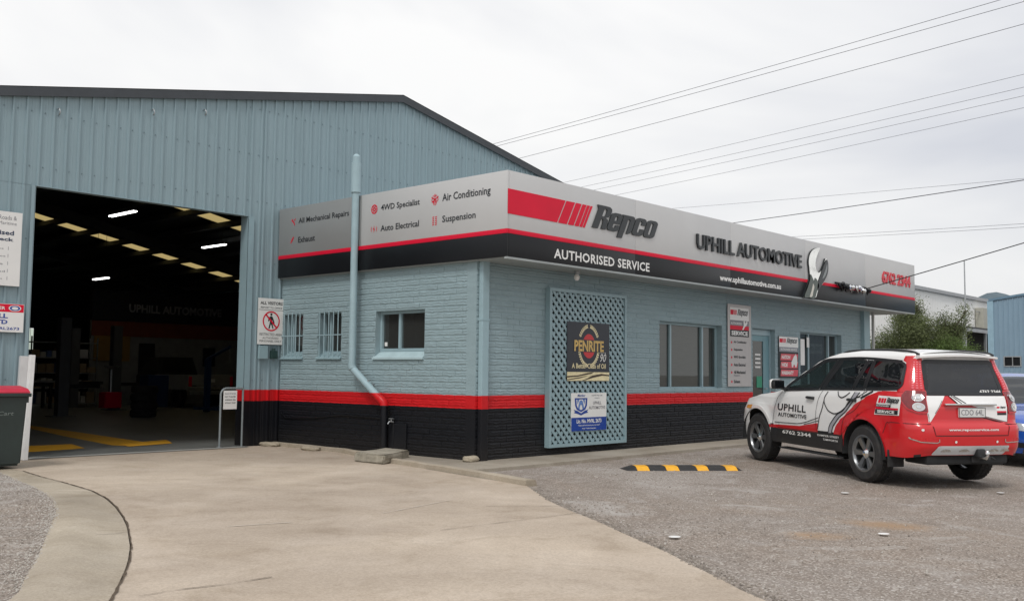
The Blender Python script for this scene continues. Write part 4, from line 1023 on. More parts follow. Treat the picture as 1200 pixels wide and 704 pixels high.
M_KERB = concrete("kerb_concrete", (0.33, 0.285, 0.22), (0.45, 0.39, 0.305), 0.6)
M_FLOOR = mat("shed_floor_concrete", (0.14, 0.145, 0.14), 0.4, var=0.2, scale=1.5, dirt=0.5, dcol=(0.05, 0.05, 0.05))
# one ground sheet to the horizon, fine near the building
gx = [-4000, -1500, -600, -200, -80, -40, -25] + [-18 + 1.0 * k for k in range(56)] + [45, 60, 90, 200, 600, 1500, 4000]
gy = [-4000, -1500, -600, -200, -80, -40, -25] + [-18 + 1.0 * k for k in range(40)] + [28, 40, 60, 90, 200, 600, 1500, 4000]
b = MB(); b.v = [(x_, y_, gh(x_, y_) - .07) for y_ in gy for x_ in gx]
nx_ = len(gx); b.f = [(j * nx_ + i, j * nx_ + i + 1, (j + 1) * nx_ + i + 1, (j + 1) * nx_ + i) for j in range(len(gy) - 1) for i in range(nx_ - 1)]; b.m = [0] * len(b.f)
o = b.build("ground", M_CHIP, None, smooth=True, kind="structure")
# car park apron: chipseal at the true level with a ragged edge against the drive
DR = [(-1.50, -2.30), (-1.90, -2.78), (-2.39, -3.36), (-2.80, -3.95), (-3.17, -4.56), (-3.62, -5.22), (-4.01, -5.82), (-4.28, -6.18), (-4.55, -6.56), (-4.76, -6.83), (-4.98, -7.18), (-6.0, -8.9), (-7.5, -11.0), (-9.0, -12.6)]
rg = random.Random(5)
DRr = []
for (a, c), (e, g) in zip(DR, DR[1:]):
    n = 6
    for k in range(n): DRr.append((a + (e - a) * k / n + rg.uniform(-.025, .025), c + (g - c) * k / n + rg.uniform(-.025, .025)))
DRr.append(DR[-1])
sheet("car_park", [(60, -14), (60, -0.1), (0.2, -0.1), (-0.85, -0.5), (-1.12, -1.2), (-1.38, -2.1)] + DRr + [(-9.0, -14)], -0.016, M_CHIP, cell=0.7)
# concrete drive
JO = [(-4.98, 2.91), (-5.1, 2.07), (-5.16, 1.4), (-5.29, 0.4), (-5.46, -0.28), (-5.69, -0.95), (-5.94, -1.59), (-6.17, -2.13), (-6.59, -3.01), (-6.87, -3.53), (-7.04, -3.82), (-7.31, -4.26), (-7.5, -4.55), (-8.3, -5.7), (-9.6, -7.3), (-11.5, -9.3), (-14, -11.5)]
drive = [(-0.05, 4.71), (-0.16, 2.6), (-0.72, 0.92), (-1.09, -0.2), (-1.30, -1.34), (-1.47, -2.26)] + DR[1:] + [(-14, -12.6)] + list(reversed(JO)) + [(-4.98, 4.71)]
dr_o = sheet("driveway", drive, -0.008, M_DRIVE, cell=0.7)
# kerb apron round the left-hand gravel island, dished towards the joint
GR = [(-5.10, 3.4), (-5.39, 2.52), (-5.62, 1.32), (-5.78, 0.42), (-5.99, -0.3), (-6.25, -0.98), (-6.46, -1.48), (-6.75, -2.09), (-7.09, -2.79), (-7.34, -3.29), (-7.57, -3.71), (-7.78, -4.14), (-8.7, -5.4), (-10.0, -6.9), (-12, -8.9), (-14, -10.5)]
GRr = []
for (a, c), (e, g) in zip(GR, GR[1:]):
    for k in range(7): GRr.append((a + (e - a) * k / 7 + rg.uniform(-.014, .014), c + (g - c) * k / 7 + rg.uniform(-.014, .014)))
apron = [(p[0] - .02, p[1]) for p in JO] + [(-14, -10.4)] + list(reversed(GR[:-1]))
ap = [(p[0] - 0.012, p[1]) for p in [(-4.99, 4.70)] + JO] + [(-14, -10.0)] + [(p[0] - .03, p[1]) for p in reversed(GR[:-1])] + [(-5.2, 4.70)]
def resample(P, n):
    L_ = [0]
    for (a, c), (e, g) in zip(P, P[1:]): L_.append(L_[-1] + math.hypot(e - a, g - c))
    o = []
    for k in range(n):
        d = L_[-1] * k / (n - 1); i = max(j for j in range(len(L_) - 1) if L_[j] <= d + 1e-9); t_ = (d - L_[i]) / (L_[i + 1] - L_[i]); o.append((lerp2(P[i][0], P[i + 1][0], t_), lerp2(P[i][1], P[i + 1][1], t_)))
    return o
def lerp2(a, b, t): return a + (b - a) * t
sheet("kerb_apron", [(-4.985, 4.70), (-4.995, 2.91), (-5.12, 3.38), (-5.3, 4.70)], -0.006, M_KERB, cell=0.8)
b = MB(); NA, NB = 90, 11
ja = resample([(p[0] - .012, p[1]) for p in JO], NA); ga = resample([(p[0] - .035, p[1]) for p in GR], NA)
for i in range(NA):
    hs = min(1, max(0, (i - 4) / 30)); hs = hs * hs * (3 - 2 * hs)
    for k in range(NB):
        t_ = k / (NB - 1); z_ = -.006 + hs * .055 * (math.sin(math.pi * min(1, t_ / .75) / 2) ** 2 if t_ < .75 else 1 - .35 * ((t_ - .75) / .25) ** 2)
        b.v.append((lerp2(ja[i][0], ga[i][0], t_), lerp2(ja[i][1], ga[i][1], t_), z_))
b.f = [(i * NB + k, (i + 1) * NB + k, (i + 1) * NB + k + 1, i * NB + k + 1) for i in range(NA - 1) for k in range(NB - 1)]; b.m = [0] * len(b.f)
b.build("kerb_apron", M_KERB, None, smooth=True, kind="structure")
sheet("gravel_island", GRr + [(-14.5, -10.5), (-14.5, 4.70), (-5.25, 4.70)], 0.026, chipseal("island_chipseal"), cell=1.2)
# joints, cracks and scratches in the concrete: thin recessed-looking strips of dark filler
def strip(name, pts, wd_, m, dz, rag=0.0, rs=1):
    q = random.Random(rs); b = MB(); P = []
    for (a, c), (e, g) in zip(pts, pts[1:]):
        n = max(1, int(math.hypot(e - a, g - c) / .08))
        for k in range(n): P.append((a + (e - a) * k / n, c + (g - c) * k / n))
    P.append(pts[-1]); L_ = []; 
    for i, (x_, y_) in enumerate(P):
        a = P[max(i - 1, 0)]; c = P[min(i + 1, len(P) - 1)]; d = Vector((c[0] - a[0], c[1] - a[1])).normalized()
        w_ = wd_ / 2 * (1 + q.uniform(-rag, rag)); o_ = q.uniform(-rag, rag) * wd_ * .5
        L_.append(((x_ - d.y * (w_ + o_), y_ + d.x * (w_ + o_)), (x_ + d.y * (w_ - o_), y_ - d.x * (w_ - o_))))
    for i, (l_, r_) in enumerate(L_):
        dd = dz if not isinstance(dz, tuple) else dz[0] + (dz[1] - dz[0]) * i / (len(L_) - 1)
        b.v += [(*l_, gh(*l_) + dd), (*r_, gh(*r_) + dd)]
    b.f = [(2 * i, 2 * i + 2, 2 * i + 3, 2 * i + 1) for i in range(len(L_) - 1)]; b.m = [0] * len(b.f)
    for i, f in enumerate(b.f):
        a, c, e = (Vector(b.v[k]) for k in f[:3])
        if (c - a).cross(e - a).z < 0: b.f[i] = tuple(reversed(f))
    return b.build(name, m, None, kind='structure')
M_JOINT = mat("joint_filler", (0.085, 0.060, 0.038), 0.9, var=0.4, scale=30)
M_CRACK = mat("crack_dirt", (0.16, 0.13, 0.10), 0.9, var=0.4, scale=30)
strip("expansion_joint", JO, 0.013, M_JOINT, -0.001, rag=0.6)
strip("expansion_joint", [(-6.61, -2.5), (-6.50, -2.455), (-6.29, -2.37)], 0.010, M_JOINT, (0.052, 0.004), rag=0.4)
strip("hairline_crack", [(-7.32, -4.52), (-7.11, -4.52), (-6.79, -4.59), (-6.5, -4.6)], 0.008, M_CRACK, -0.002, rag=0.9, rs=4)
strip("hairline_crack", [(-3.18, -3.25), (-2.9, -3.5), (-2.58, -3.8)], 0.008, M_CRACK, -0.002, rag=0.9, rs=6)
strip("pale_scratch", [(-5.61, -2.67), (-5.11, -2.83)], 0.014, mat("scraped_concrete", (0.55, 0.50, 0.43), 0.8), -0.002, rag=0.4)
strip("pale_scratch", [(-4.2, -2.95), (-3.1, -2.7)], 0.010, mat("scraped_concrete", (0, 0, 0)), -0.002, rag=0.6, rs=9)
strip("saw_cut", [(-4.5, -4.0), (-2.9, -4.15)], 0.006, M_CRACK, -0.002, rag=0.6, rs=11)
# footpath along the front and the strip beside the side wall
path = [(-0.52, -0.93), (14.5, -0.60), (14.5, -0.02), (-0.02, -0.02), (-0.02, 4.72), (-0.13, 4.72), (-0.22, 2.6), (-0.76, 0.92), (-0.99, -0.2), (-1.20, -1.30), (-1.33, -2.20), (-1.10, -2.05)]
path = [(14.5, -0.60), (14.5, -0.02), (-0.015, -0.02), (-0.015, 4.71), (-0.15, 4.71), (-0.24, 2.6), (-0.79, 0.92), (-1.01, -0.2), (-1.10, -0.80), (-0.50, -0.86)]
sheet("footpath", path, -0.025, M_PATH, cell=0.8, thick=0.047, hfn=lambda x_, y_: gh(x_, y_) * .6)
kin = [(-0.18, 4.6), (-0.235, 2.6), (-0.78, 0.92), (-1.0, -0.2), (-1.20, -1.34), (-1.42, -2.28)]
kb = MB(); prof = [(-.085, -.02), (-.08, .035), (-.06, .055), (.05, .058), (.07, .05), (.08, -.02)]
KP = []
for (a, c), (e, g) in zip(kin, kin[1:]):
    for k in range(4): KP.append((a + (e - a) * k / 4, c + (g - c) * k / 4))
KP.append(kin[-1])
q = random.Random(2)
for i, (x_, y_) in enumerate(KP):
    a = KP[max(i - 1, 0)]; c = KP[min(i + 1, len(KP) - 1)]; d = Vector((c[0] - a[0], c[1] - a[1])).normalized(); nrm = Vector((d.y, -d.x))
    sc_ = 0.55 + 0.45 * min(1, i / 8)
    for u, v in prof: kb.v.append((x_ + nrm.x * u * sc_ + q.uniform(-.006, .006), y_ + nrm.y * u * sc_ + q.uniform(-.006, .006), gh(x_, y_) + v + q.uniform(-.004, .004)))
n = len(prof)
for i in range(len(KP) - 1):
    for k in range(n - 1): kb.f.append((i * n + k, i * n + k + 1, (i + 1) * n + k + 1, (i + 1) * n + k))
kb.f.append(tuple(range((len(KP) - 1) * n, len(KP) * n))); kb.m = [0] * len(kb.f)
kb.build("kerb", M_KERB, None, smooth=35, kind="structure")
# shed floor, its markings
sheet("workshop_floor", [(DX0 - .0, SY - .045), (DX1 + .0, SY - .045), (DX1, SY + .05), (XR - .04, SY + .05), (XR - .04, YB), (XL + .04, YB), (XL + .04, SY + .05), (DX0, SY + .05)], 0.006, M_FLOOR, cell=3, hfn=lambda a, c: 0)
sheet("door_threshold", [(DX0, SY - .28), (DX1, SY - .28), (DX1, SY - .046), (DX0, SY - .046)], 0.001, mat("threshold_concrete", (0.30, 0.30, 0.28), 0.8, var=0.15), hfn=lambda a, c: 0)
MK_A = [(-4.2, 5.57), (-3.75, 5.55), (-2.90, 5.75), (-2.66, 6.75), (-3.35, 6.78), (-4.2, 6.78)]
MK_B = [(-0.94, 12.6), (-1.2, 12.6), (-1.9, 8.8), (-2.3, 6.1), (-2.14, 5.65), (-1.55, 6.3), (-1.2, 9.5)]
MK_C = [(-2.25, 5.62), (-1.36, 5.84), (-0.98, 6.72), (-2.1, 6.28)]
sheet("floor_marking", MK_A, 0.010, M_YEL, hfn=lambda a, c: 0, cell=3)
sheet("floor_marking", MK_B, 0.010, M_YEL, hfn=lambda a, c: 0, cell=3)
sheet("floor_marking", MK_C, 0.014, M_YEL, hfn=lambda a, c: 0, cell=3)
# loose stones
def stones(name, n, region, smin, smax, m, seed):
    q = random.Random(seed); b = MB(); k = 0
    while k < n:
        x_, y_, z_ = region(q)
        if x_ is None: continue
        s = q.uniform(smin, smax) * (1.8 if q.random() < .06 else 1); a = q.uniform(0, 6.28)
        pts = []
        for i in range(5):
            t_ = a + i * 1.2566; rr_ = s * q.uniform(.7, 1.2); pts.append((x_ + math.cos(t_) * rr_, y_ + math.sin(t_) * rr_ * .8, z_ + s * .05))
        top = [(x_ + (p[0] - x_) * .55 + q.uniform(-.2, .2) * s, y_ + (p[1] - y_) * .55, z_ + s * q.uniform(.6, .9)) for p in pts]
        b.add(pts + top, [(5, 6, 7, 8, 9)] + [(i, (i + 1) % 5, 5 + (i + 1) % 5, 5 + i) for i in range(5)]); k += 1
    o = b.build(name, m, None, kind="stuff"); return o
def drive_x(y):
    for (a, c), (e, g) in zip(DR, DR[1:]):
        if g <= y <= c: return a + (e - a) * (c - y) / (c - g)
    return None
def reg_park(q):
    y = -1.0 - 9.5 * q.random() ** 0.8; x0 = drive_x(y) if y < -2.3 else 0.0
    if x0 is None: return None, 0, 0
    x = x0 + 0.01 + (q.random() ** 1.6) * 11
    return x, y, gh(x, y) - .016
def reg_edge(q):
    y = -2.4 - 6 * q.random(); x0 = drive_x(y); x = x0 + abs(q.gauss(0, .10)) - 0.02
    return x, y, gh(x, y) - .014
def reg_isl(q):
    k = q.randrange(len(GR) - 4); t_ = q.random(); a, c = GR[k]; e, g = GR[k + 1]
    d = q.random() ** 1.4 * 2.2
    return a + (e - a) * t_ - d * .95 - .02, c + (g - c) * t_ + d * .25, 0.026
M_ST1 = mat("grey_stone", (0.255, 0.222, 0.19), 0.85, var=0.5, scale=14); M_ST2 = mat("pale_stone", (0.45, 0.42, 0.38), 0.85, var=0.2, scale=14)
stones("loose_gravel", 9000, reg_park, .004, .009, M_ST1, 1); stones("pale_gravel", 2600, reg_park, .004, .009, M_ST2, 2)
stones("edge_gravel", 1800, reg_edge, .004, .011, M_ST1, 3)
stones("island_gravel", 5000, reg_isl, .004, .009, M_ST1, 4); stones("pale_island_gravel", 2200, reg_isl, .004, .009, M_ST2, 5)
stones("chalky_edge_gravel", 1300, lambda q: (lambda k, t_, d: (GR[k][0] + (GR[k + 1][0] - GR[k][0]) * t_ - d, GR[k][1] + (GR[k + 1][1] - GR[k][1]) * t_ + d * .2, .030))(q.randrange(1, len(GR) - 5), q.random(), abs(q.gauss(0, .09)) - .02), .003, .007, M_ST2, 6)
# white survey dots
for i, (x_, y_, s) in enumerate(((-3.44, -5.52, "beside the edge of the drive"), (1.29, -4.82, "left of the car's rear wheel"), (2.96, -6.05, "behind the car's right rear wheel"), (-1.93, -6.56, "on the open gravel next to the ochre stain"))):
    o = MB().add([(x_ + .052 * math.cos(t_), y_ + .045 * math.sin(t_), gh(x_, y_) + .002) for t_ in [2 * math.pi * k / 14 for k in range(14)]] + [(x_, y_, gh(x_, y_) + .006)], [(k, (k + 1) % 14, 14) for k in range(14)]).build("marker_disc", M_WHT, None)
    tag(o, "small white marker disc " + s, "marker disc", "white discs on the car park")

# speed hump segments (the wheel stop in front of the path)
hp = thing("speed_hump", "black and yellow rubber speed hump lying on the gravel before the front wall", "speed hump", (1.95, -2.0, -.04))
A_ = Vector((1.12, -1.82)); dirv = Vector((2.52 - 1.12, -2.77 + 1.82)); LN = dirv.length * 1.02; dirv.normalize(); pv = Vector((-dirv.y, dirv.x)) * 1.0
cut = [0, .13, .255, .385, .51, .64, .765, .895, .975, 1.0]
cut = [0.0, .085, .19, .335, .445, .60, .70, .855, .955, 1.0]
pr_ = [(0, 0), (.07, .048), (.13, .058), (.22, .058), (.28, .048), (.35, 0)]
for i, (a, c) in enumerate(zip(cut, cut[1:])):
    b = MB(); vs = []
    for j, tt in enumerate((a, c)):
        for u, v in pr_:
            sh = 0.0
            if i == 0 and j == 0: v *= 0.15
            if i == len(cut) - 2 and j == 1: v *= 0.15
            p = A_ + dirv * (tt * LN + (0.004 if j == 0 and i else 0)) + pv * (u)
            vs.append((p.x, p.y, gh(p.x, p.y) - .016 + v))
    n = len(pr_); b.add(vs, [(k, k + 1, n + k + 1, n + k) for k in range(n - 1)] + [tuple(reversed(range(n))), tuple(range(n, 2 * n))])
    b.build("yellow_segment" if i % 2 else "rubber_segment", M_YEL if i % 2 else M_RUB, hp)
# block and stones by the side wall
def rock(name, x_, y_, z_, sx_, sy_, sz_, m, label, cat, seed, grp=None, sub=2, rough=.12):
    q = random.Random(seed); bm = bmesh.new(); bmesh.ops.create_icosphere(bm, subdivisions=3, radius=1)
    for v in bm.verts:
        n = v.co.normalized(); k = 1 + rough * (math.sin(n.x * 5 + seed) * math.cos(n.y * 4 - seed) + .5 * math.sin(n.z * 9 + n.x * 7 + seed))
        v.co = Vector((math.copysign(abs(n.x) ** .7, n.x) * sx_ * k, math.copysign(abs(n.y) ** .7, n.y) * sy_ * k, math.copysign(abs(n.z) ** .75, n.z) * sz_ * k))
    me = bpy.data.meshes.new(name); bm.to_mesh(me); bm.free(); me.materials.append(m)
    for p in me.polygons: p.use_smooth = True
    o = place(me, name); o.location = (x_, y_, z_); tag(o, label, cat, grp); return o
M_STONE = mat("sandy_stone", (0.38, 0.33, 0.25), 0.85, var=0.25, scale=9, bump=0.5, bscale=50, dirt=0.4, dcol=(0.15, 0.13, 0.10))
rock("kerb_stone", -0.10, -0.02, 0.055, .12, .09, .045, M_STONE, "rounded sandy stone at the foot of the building corner", "stone", 3, "stones along the wall")
rock("kerb_stone", -0.30, 4.55, 0.02, .11, .24, .035, M_STONE, "flat pale stone by the shed wall, leftmost along the side wall", "stone", 5, "stones along the wall")
rock("kerb_stone", -0.34, 3.35, 0.02, .10, .20, .04, M_STONE, "flat pale stone between the downpipe and the leftmost stone", "stone", 8, "stones along the wall")
b = MB(); bm = bmesh.new()
vs = [(-1.10, 1.32), (-1.12, 0.66), (-0.30, 1.05), (-0.26, 1.62)]
bt = [bm.verts.new((x_, y_, -.01)) for x_, y_ in vs]; tp = [bm.verts.new((x_ + .02, y_, .125)) for x_, y_ in vs]
bm.faces.new(list(reversed(bt))); bm.faces.new(tp)
for k in range(4): bm.faces.new((bt[k], bt[(k + 1) % 4], tp[(k + 1) % 4], tp[k]))
bmesh.ops.recalc_face_normals(bm, faces=bm.faces[:]); bmesh.ops.bevel(bm, geom=bm.edges[:], offset=.02, segments=2, affect='EDGES')
bmesh.ops.subdivide_edges(bm, edges=bm.edges[:], cuts=2, use_grid_fill=True)
q = random.Random(8)
for v in bm.verts: v.co += Vector((q.uniform(-.005, .005), q.uniform(-.005, .005), q.uniform(-.005, .005)))
me = bpy.data.meshes.new("concrete_block"); bm.to_mesh(me); bm.free(); me.materials.append(mat("mossy_concrete", (0.34, 0.31, 0.25), 0.9, var=0.3, scale=7, bump=.6, bscale=40, dirt=0.9, dcol=(0.10, 0.085, 0.055)))
tag(place(me, "concrete_block"), "rough mossy concrete block on the kerb below the downpipe", "concrete block")
# ================================================================ THINGS AT THE SHED DOOR
SH = ON_FRONT(SY - 0.026)
def on_shed(u, v, d=0.0): return SH(u, v, d)
def atS(d): return lambda u, v, e=0.0: SH(u, v, d + e)
vs_ = sign_board("visitor_sign", "white visitor notice with a red crossed walking figure beside the shed doorway", "sign", -0.50, 0.03, 1.705, 2.495, SH, 0.03, M_WHT)
V = atS(0.0395)
M_PBLK = mat("black_print", (0.02, 0.02, 0.022), 0.5)
text("ALL VISITORS", -0.46, -0.01, 2.385, 2.44, V, M_PBLK, vs_, bold=0.03)
text("REPORT TO OFFICE", -0.45, -0.02, 2.32, 2.35, V, M_PBLK, vs_, bold=0.01)
put(rect(-0.495, 0.025, 2.292, 2.298), lambda u, v, e: V(u, v, 0.0), "rule", M_PBLK, vs_)
put(poly_geo([ring(-.235, 2.105, .172, 40), ring(-.235, 2.105, .148, 40)]), lambda u, v, e: V(u, v, 0.002), "red_ring", M_REDP, vs_)
put(poly_geo([[(-.345, 2.235), (-.365, 2.215), (-.125, 1.975), (-.105, 1.995)]]), lambda u, v, e: V(u, v, 0.003), "red_bar", M_REDP, vs_)
put(poly_geo([ring(-.235, 2.22, .022, 14), [(-.255, 2.19), (-.215, 2.19), (-.18, 2.12), (-.165, 2.07), (-.185, 2.065), (-.215, 2.13), (-.215, 2.08), (-.185, 1.985), (-.205, 1.975), (-.24, 2.06), (-.265, 1.975), (-.29, 1.975), (-.262, 2.08), (-.262, 2.13), (-.285, 2.10), (-.30, 2.11), (-.275, 2.17)]]), lambda u, v, e: V(u, v, 0.0), "walking_figure", M_PBLK, vs_)
text("RESTRICTED AREA", -0.46, -0.01, 1.855, 1.90, V, M_PBLK, vs_, bold=0.0)
text("AUTHORISED", -0.40, -0.08, 1.80, 1.832, V, M_PBLK, vs_, bold=0.0)
text("PERSONNEL ONLY", -0.46, -0.02, 1.745, 1.78, V, M_PBLK, vs_, bold=0.0)
ck = sign_board("safety_check_sign", "tall white vehicle safety check notice at the left edge of the shed", "sign", -5.45, -4.425, 2.40, 3.44, SH, 0.03, M_WHT)
put(poly_geo([[(-5.36, 3.30), (-5.20, 3.30), (-5.10, 3.40), (-5.14, 3.41), (-5.24, 3.33), (-5.36, 3.33)]]), lambda u, v, e: V(u, v, 0.0), "green_swoosh", mat("green_print", (0.03, 0.32, 0.14), 0.5), ck)
text("Roads &", -4.74, -4.50, 3.325, 3.385, V, M_GREYT, ck, bold=0.0); text("Maritime", -4.74, -4.50, 3.255, 3.30, V, M_GREYT, ck, bold=0.0)
text("Authorised", -5.10, -4.53, 3.11, 3.175, V, mat("navy_print", (0.03, 0.05, 0.10), 0.5), ck, bold=0.03); text("Safety Check", -5.22, -4.53, 3.01, 3.075, V, mat("navy_print", (0, 0, 0)), ck, bold=0.03)
for k in range(5):
    z = 2.90 - .105 * k
    text(("Light vehicles", "Motor cycles", "Trailers", "Caravans and", "Heavy vehicles")[k], -5.15, -4.66 + .03 * (k % 2), z, z + .028, V, M_GREYT, ck, bold=0.0)
    put(rect(-4.60, -4.594, z, z + .05), lambda u, v, e: V(u, v, 0.0), "tick_line", M_GREYT, ck)
ls = sign_board("repairer_sign", "red and white repairer licence sign below the white safety notice", "sign", -5.45, -4.345, 1.755, 2.15, SH, 0.03, M_WHT)
put(rect(-5.445, -4.35, 2.035, 2.145), lambda u, v, e: V(u, v, 0.0), "red_band", M_REDP, ls)
put(poly_geo([ring(-4.47, 2.09, .085, 24, .5)]), lambda u, v, e: V(u, v, 0.001), "oval", M_WHT, ls)
put(poly_geo([ring(-4.47, 2.09, .07, 24, .5), ring(-4.47, 2.09, .045, 20, .5)]), lambda u, v, e: V(u, v, 0.002), "oval_ring", M_BLUEP, ls)
text("AUTOMOTIVE REPAIRER", -5.40, -4.60, 2.065, 2.11, V, M_WHT, ls, depth=.001)
text("UPHILL", -4.96, -4.56, 1.945, 2.01, V, M_BLUEP, ls, bold=.04); text("PTY LTD", -5.0, -4.56, 1.865, 1.925, V, M_BLUEP, ls, bold=.04)
text("Lic. No. MVRL2673", -5.1, -4.40, 1.785, 1.825, V, M_BLUEP, ls, bold=.02)
o = MB().bbox(-.465, -.285, SY - .075, SY - .026, 1.455, 1.68, .008).build("switch_box", M_BLUE, None); tag(o, "pale blue switch box under the visitor notice", "switch box")
o = MB().bbox(-.225, -.095, SY - .085, SY - .026, 1.465, 1.60, .01).tube([(-.16, SY - .05, 1.60), (-.16, SY - .05, 1.64)], .03, 8).build("key_box", mat("dark_green_box", (0.02, 0.05, 0.045), 0.5), None); tag(o, "small dark green key box right of the switch box", "key box")
rl = thing("barrier_rail", "bent galvanised tube rail with a hanging notice at the right of the doorway", "rail", (-1.2, 4.62, 0))
YR = SY - .12
pts = [(-1.20, YR, 0.0), (-1.20, YR, .86)] + [(-1.20 + .10 - .10 * math.cos(R(a)), YR, .86 + .10 * math.sin(R(a))) for a in (20, 40, 60, 80)] + [(-1.1, YR, .962), (-.80, YR, .962)]
MB().tube(pts, .017, 10).tube([(-.785, YR, .962), (-.785, YR, 0)], .017, 10).build("tube", mat('dull_grey_tube', (0.22, 0.25, 0.26), .5, metal=.2), rl, smooth=40)
MB().lathe([(.05, 0), (.05, .008), (.022, .02)], 12, Matrix.Translation((-1.20, YR, 0))).build("base_flange", M_STEEL, rl)
MB().box(-1.155, -.905, YR - .012, YR - .004, .62, .925).build("notice", M_WHT, rl)
for k, s in enumerate(("ATTENTION", "STAFF PARKING", "CUSTOMERS USE", "OFFICE DOOR")): pass
for k, s in enumerate(("NOTICE", "NOT TO ENTER", "WORKSHOP AREA", "WITHOUT STAFF")):
    text(s, -1.13, -.93, .862 - .05 * k, .885 - .05 * k, ON_FRONT(YR - .0135), M_PBLK if k else M_GREYT, rl, bold=.02)
wp = thing("white_guard_board", "white painted upright board leaning beside the left door jamb", "board", (-4.3, 4.3, 0))
mt = Matrix.Translation((-4.43, 4.32, 0)) @ Matrix.Rotation(R(1.6), 4, 'Y')
MB().bbox(-.10, .02, .04, .10, 0.0, 1.42, .006, mt).build("board", mat("greyed_white_paint", (0.60, 0.60, 0.60), 0.5, var=.08), wp)
MB().bbox(.0, .068, -.03, .04, 0.0, 1.44, .006, mt).build("edge_strip", mat("fresh_white_paint", (0.78, 0.78, 0.77), 0.45, var=.05, dirt=.2), wp)
# wheelie bin
bn = thing("wheelie_bin", "dark green wheelie bin with a red lid at the left edge of the drive", "wheelie bin", (-5.13, 3.5, 0))
M_BIN = mat("dark_green_plastic", (0.018, 0.030, 0.028), 0.5, var=.2, scale=3, bump=.05); M_LID = mat("red_lid_plastic", (0.50, 0.02, 0.05), 0.45, var=.08)
def taper(b, x0, x1, y0, y1, z0, X0, X1, Y0, Y1, Z1):
    b.add([(x0, y0, z0), (x1, y0, z0), (x1, y1, z0), (x0, y1, z0), (X0, Y0, Z1), (X1, Y0, Z1), (X1, Y1, Z1), (X0, Y1, Z1)], [(0, 3, 2, 1), (4, 5, 6, 7), (0, 1, 5, 4), (1, 2, 6, 5), (2, 3, 7, 6), (3, 0, 4, 7)]); return b
BX, BY = -5.13, 3.20
bm = bmesh.new(); b = taper(MB(), BX - .235, BX + .255, BY + .04, BY + .55, 0.03, BX - .29, BX + .295, BY, BY + .66, .92)
me = b.mesh("bin_body", M_BIN); bm.from_mesh(me); bmesh.ops.bevel(bm, geom=[e for e in bm.edges], offset=.03, segments=3, affect='EDGES'); bm.to_mesh(me); bm.free(); [setattr(p, 'use_smooth', True) for p in me.polygons]; me.set_sharp_from_angle(angle=R(40))
place(me, "bin_body", bn)
MB().bbox(BX - .315, BX + .325, BY - .03, BY + .68, .895, .94, .008).box(BX + .26, BX + .31, BY + .02, BY + .2, .82, .9).build("rim", M_BIN, bn, smooth=40)
b = MB(); lid = [(-.025, .942), (-.025, .955), (.05, .995), (.3, 1.03), (.55, 1.02), (.69, .985), (.69, .942)]
for sx_ in (BX - .30, BX + .305):
    b.v += [(sx_, BY + y_, z_) for y_, z_ in lid]
n = len(lid); b.f = [tuple(reversed(range(n))), tuple(range(n, 2 * n))] + [(k, (k + 1) % n, n + (k + 1) % n, n + k) for k in range(n)]; b.m = [0] * len(b.f)
b.box(BX + .22, BX + .30, BY + .66, BY + .72, .93, .99); b.build("lid", M_LID, bn)
MB().tube([(BX - .25, BY + .72, .93), (BX + .25, BY + .72, .93)], .015, 8).build("handle", M_BIN, bn)
for s in (-.22, .24): MB().lathe([(0, -.02), (.10, -.02), (.10, .02), (0, .02)], 18, Matrix.Translation((BX + s, BY + .62, .10)) @ Matrix.Rotation(R(90), 4, 'Y')).build("wheel", M_RUB, bn, smooth=30)
text("Cart", BX - .06, BX + .13, .665, .715, ON_FRONT(BY + .008), mat("faded_bin_print", (0.16, 0.19, 0.18), 0.6), bn, shear=.2, bold=0)

for x_ in (-3.98, -2.52, -1.62):
    z_ = ztop(x_) - .28
    MB().tube([(x_, SY - .01, z_ + .05), (x_, SY - .07, z_ + .05), (x_ + .01, SY - .085, z_), (x_, SY - .06, z_ - .05)], .009, 6).build("hook", M_STEEL, shed, smooth=True)
for zz in (1.1, 2.1, 3.1, 4.15, 4.95, 5.75):
    b = MB(); x_ = DX0 - 0.76 * 5 + .105
    while x_ < 12.5:
        if x_ > XL + .05 and ztop(x_) > zz + .15 and not (DX0 - .03 < x_ < DX1 + .12 and zz < DH): b.box(x_ - .007, x_ + .007, SY - .012, SY - .001, zz - .007, zz + .007)
        x_ += .19
    b.build("screw_row", mat("screw_head", (0.16, 0.22, 0.25), .5), shed, kind="stuff")

# ================================================================ BEYOND THE OFFICE
wh = thing("white_warehouse", "long cream-white metal warehouse behind the tree at the right", "warehouse", (40, 14, 0))
M_WW = mat("cream_cladding", (0.86, 0.85, 0.82), 0.6, var=.04, scale=.6)
WX0, WX1, WY, WZ = 22.0, 60.0, 9.0, 5.82
xx = WX0; b = MB()
k = 0
while xx < WX1:
    b.add([(xx, WY, 0), (xx + .03, WY - .012, 0), (xx + .06, WY, 0), (xx + .25, WY, 0), (xx, WY, WZ), (xx + .03, WY - .012, WZ), (xx + .06, WY, WZ), (xx + .25, WY, WZ)], [(0, 1, 5, 4), (1, 2, 6, 5), (2, 3, 7, 6)]); xx += .25
b.build("clad_wall", M_WW, wh)
MB().box(WX0, WX0 + .1, WY + .02, 30, 0, WZ).box(WX1 - .1, WX1, WY + .02, 30, 0, WZ).box(WX0, WX1, 29.9, 30, 0, WZ).build("end_wall", M_WW, wh)
MB().box(WX0 - .1, WX1 + .1, WY - .16, WY - .02, WZ - .02, WZ + .16).build("gutter", mat("pale_grey_gutter", (0.36, 0.37, 0.38), 0.5), wh)
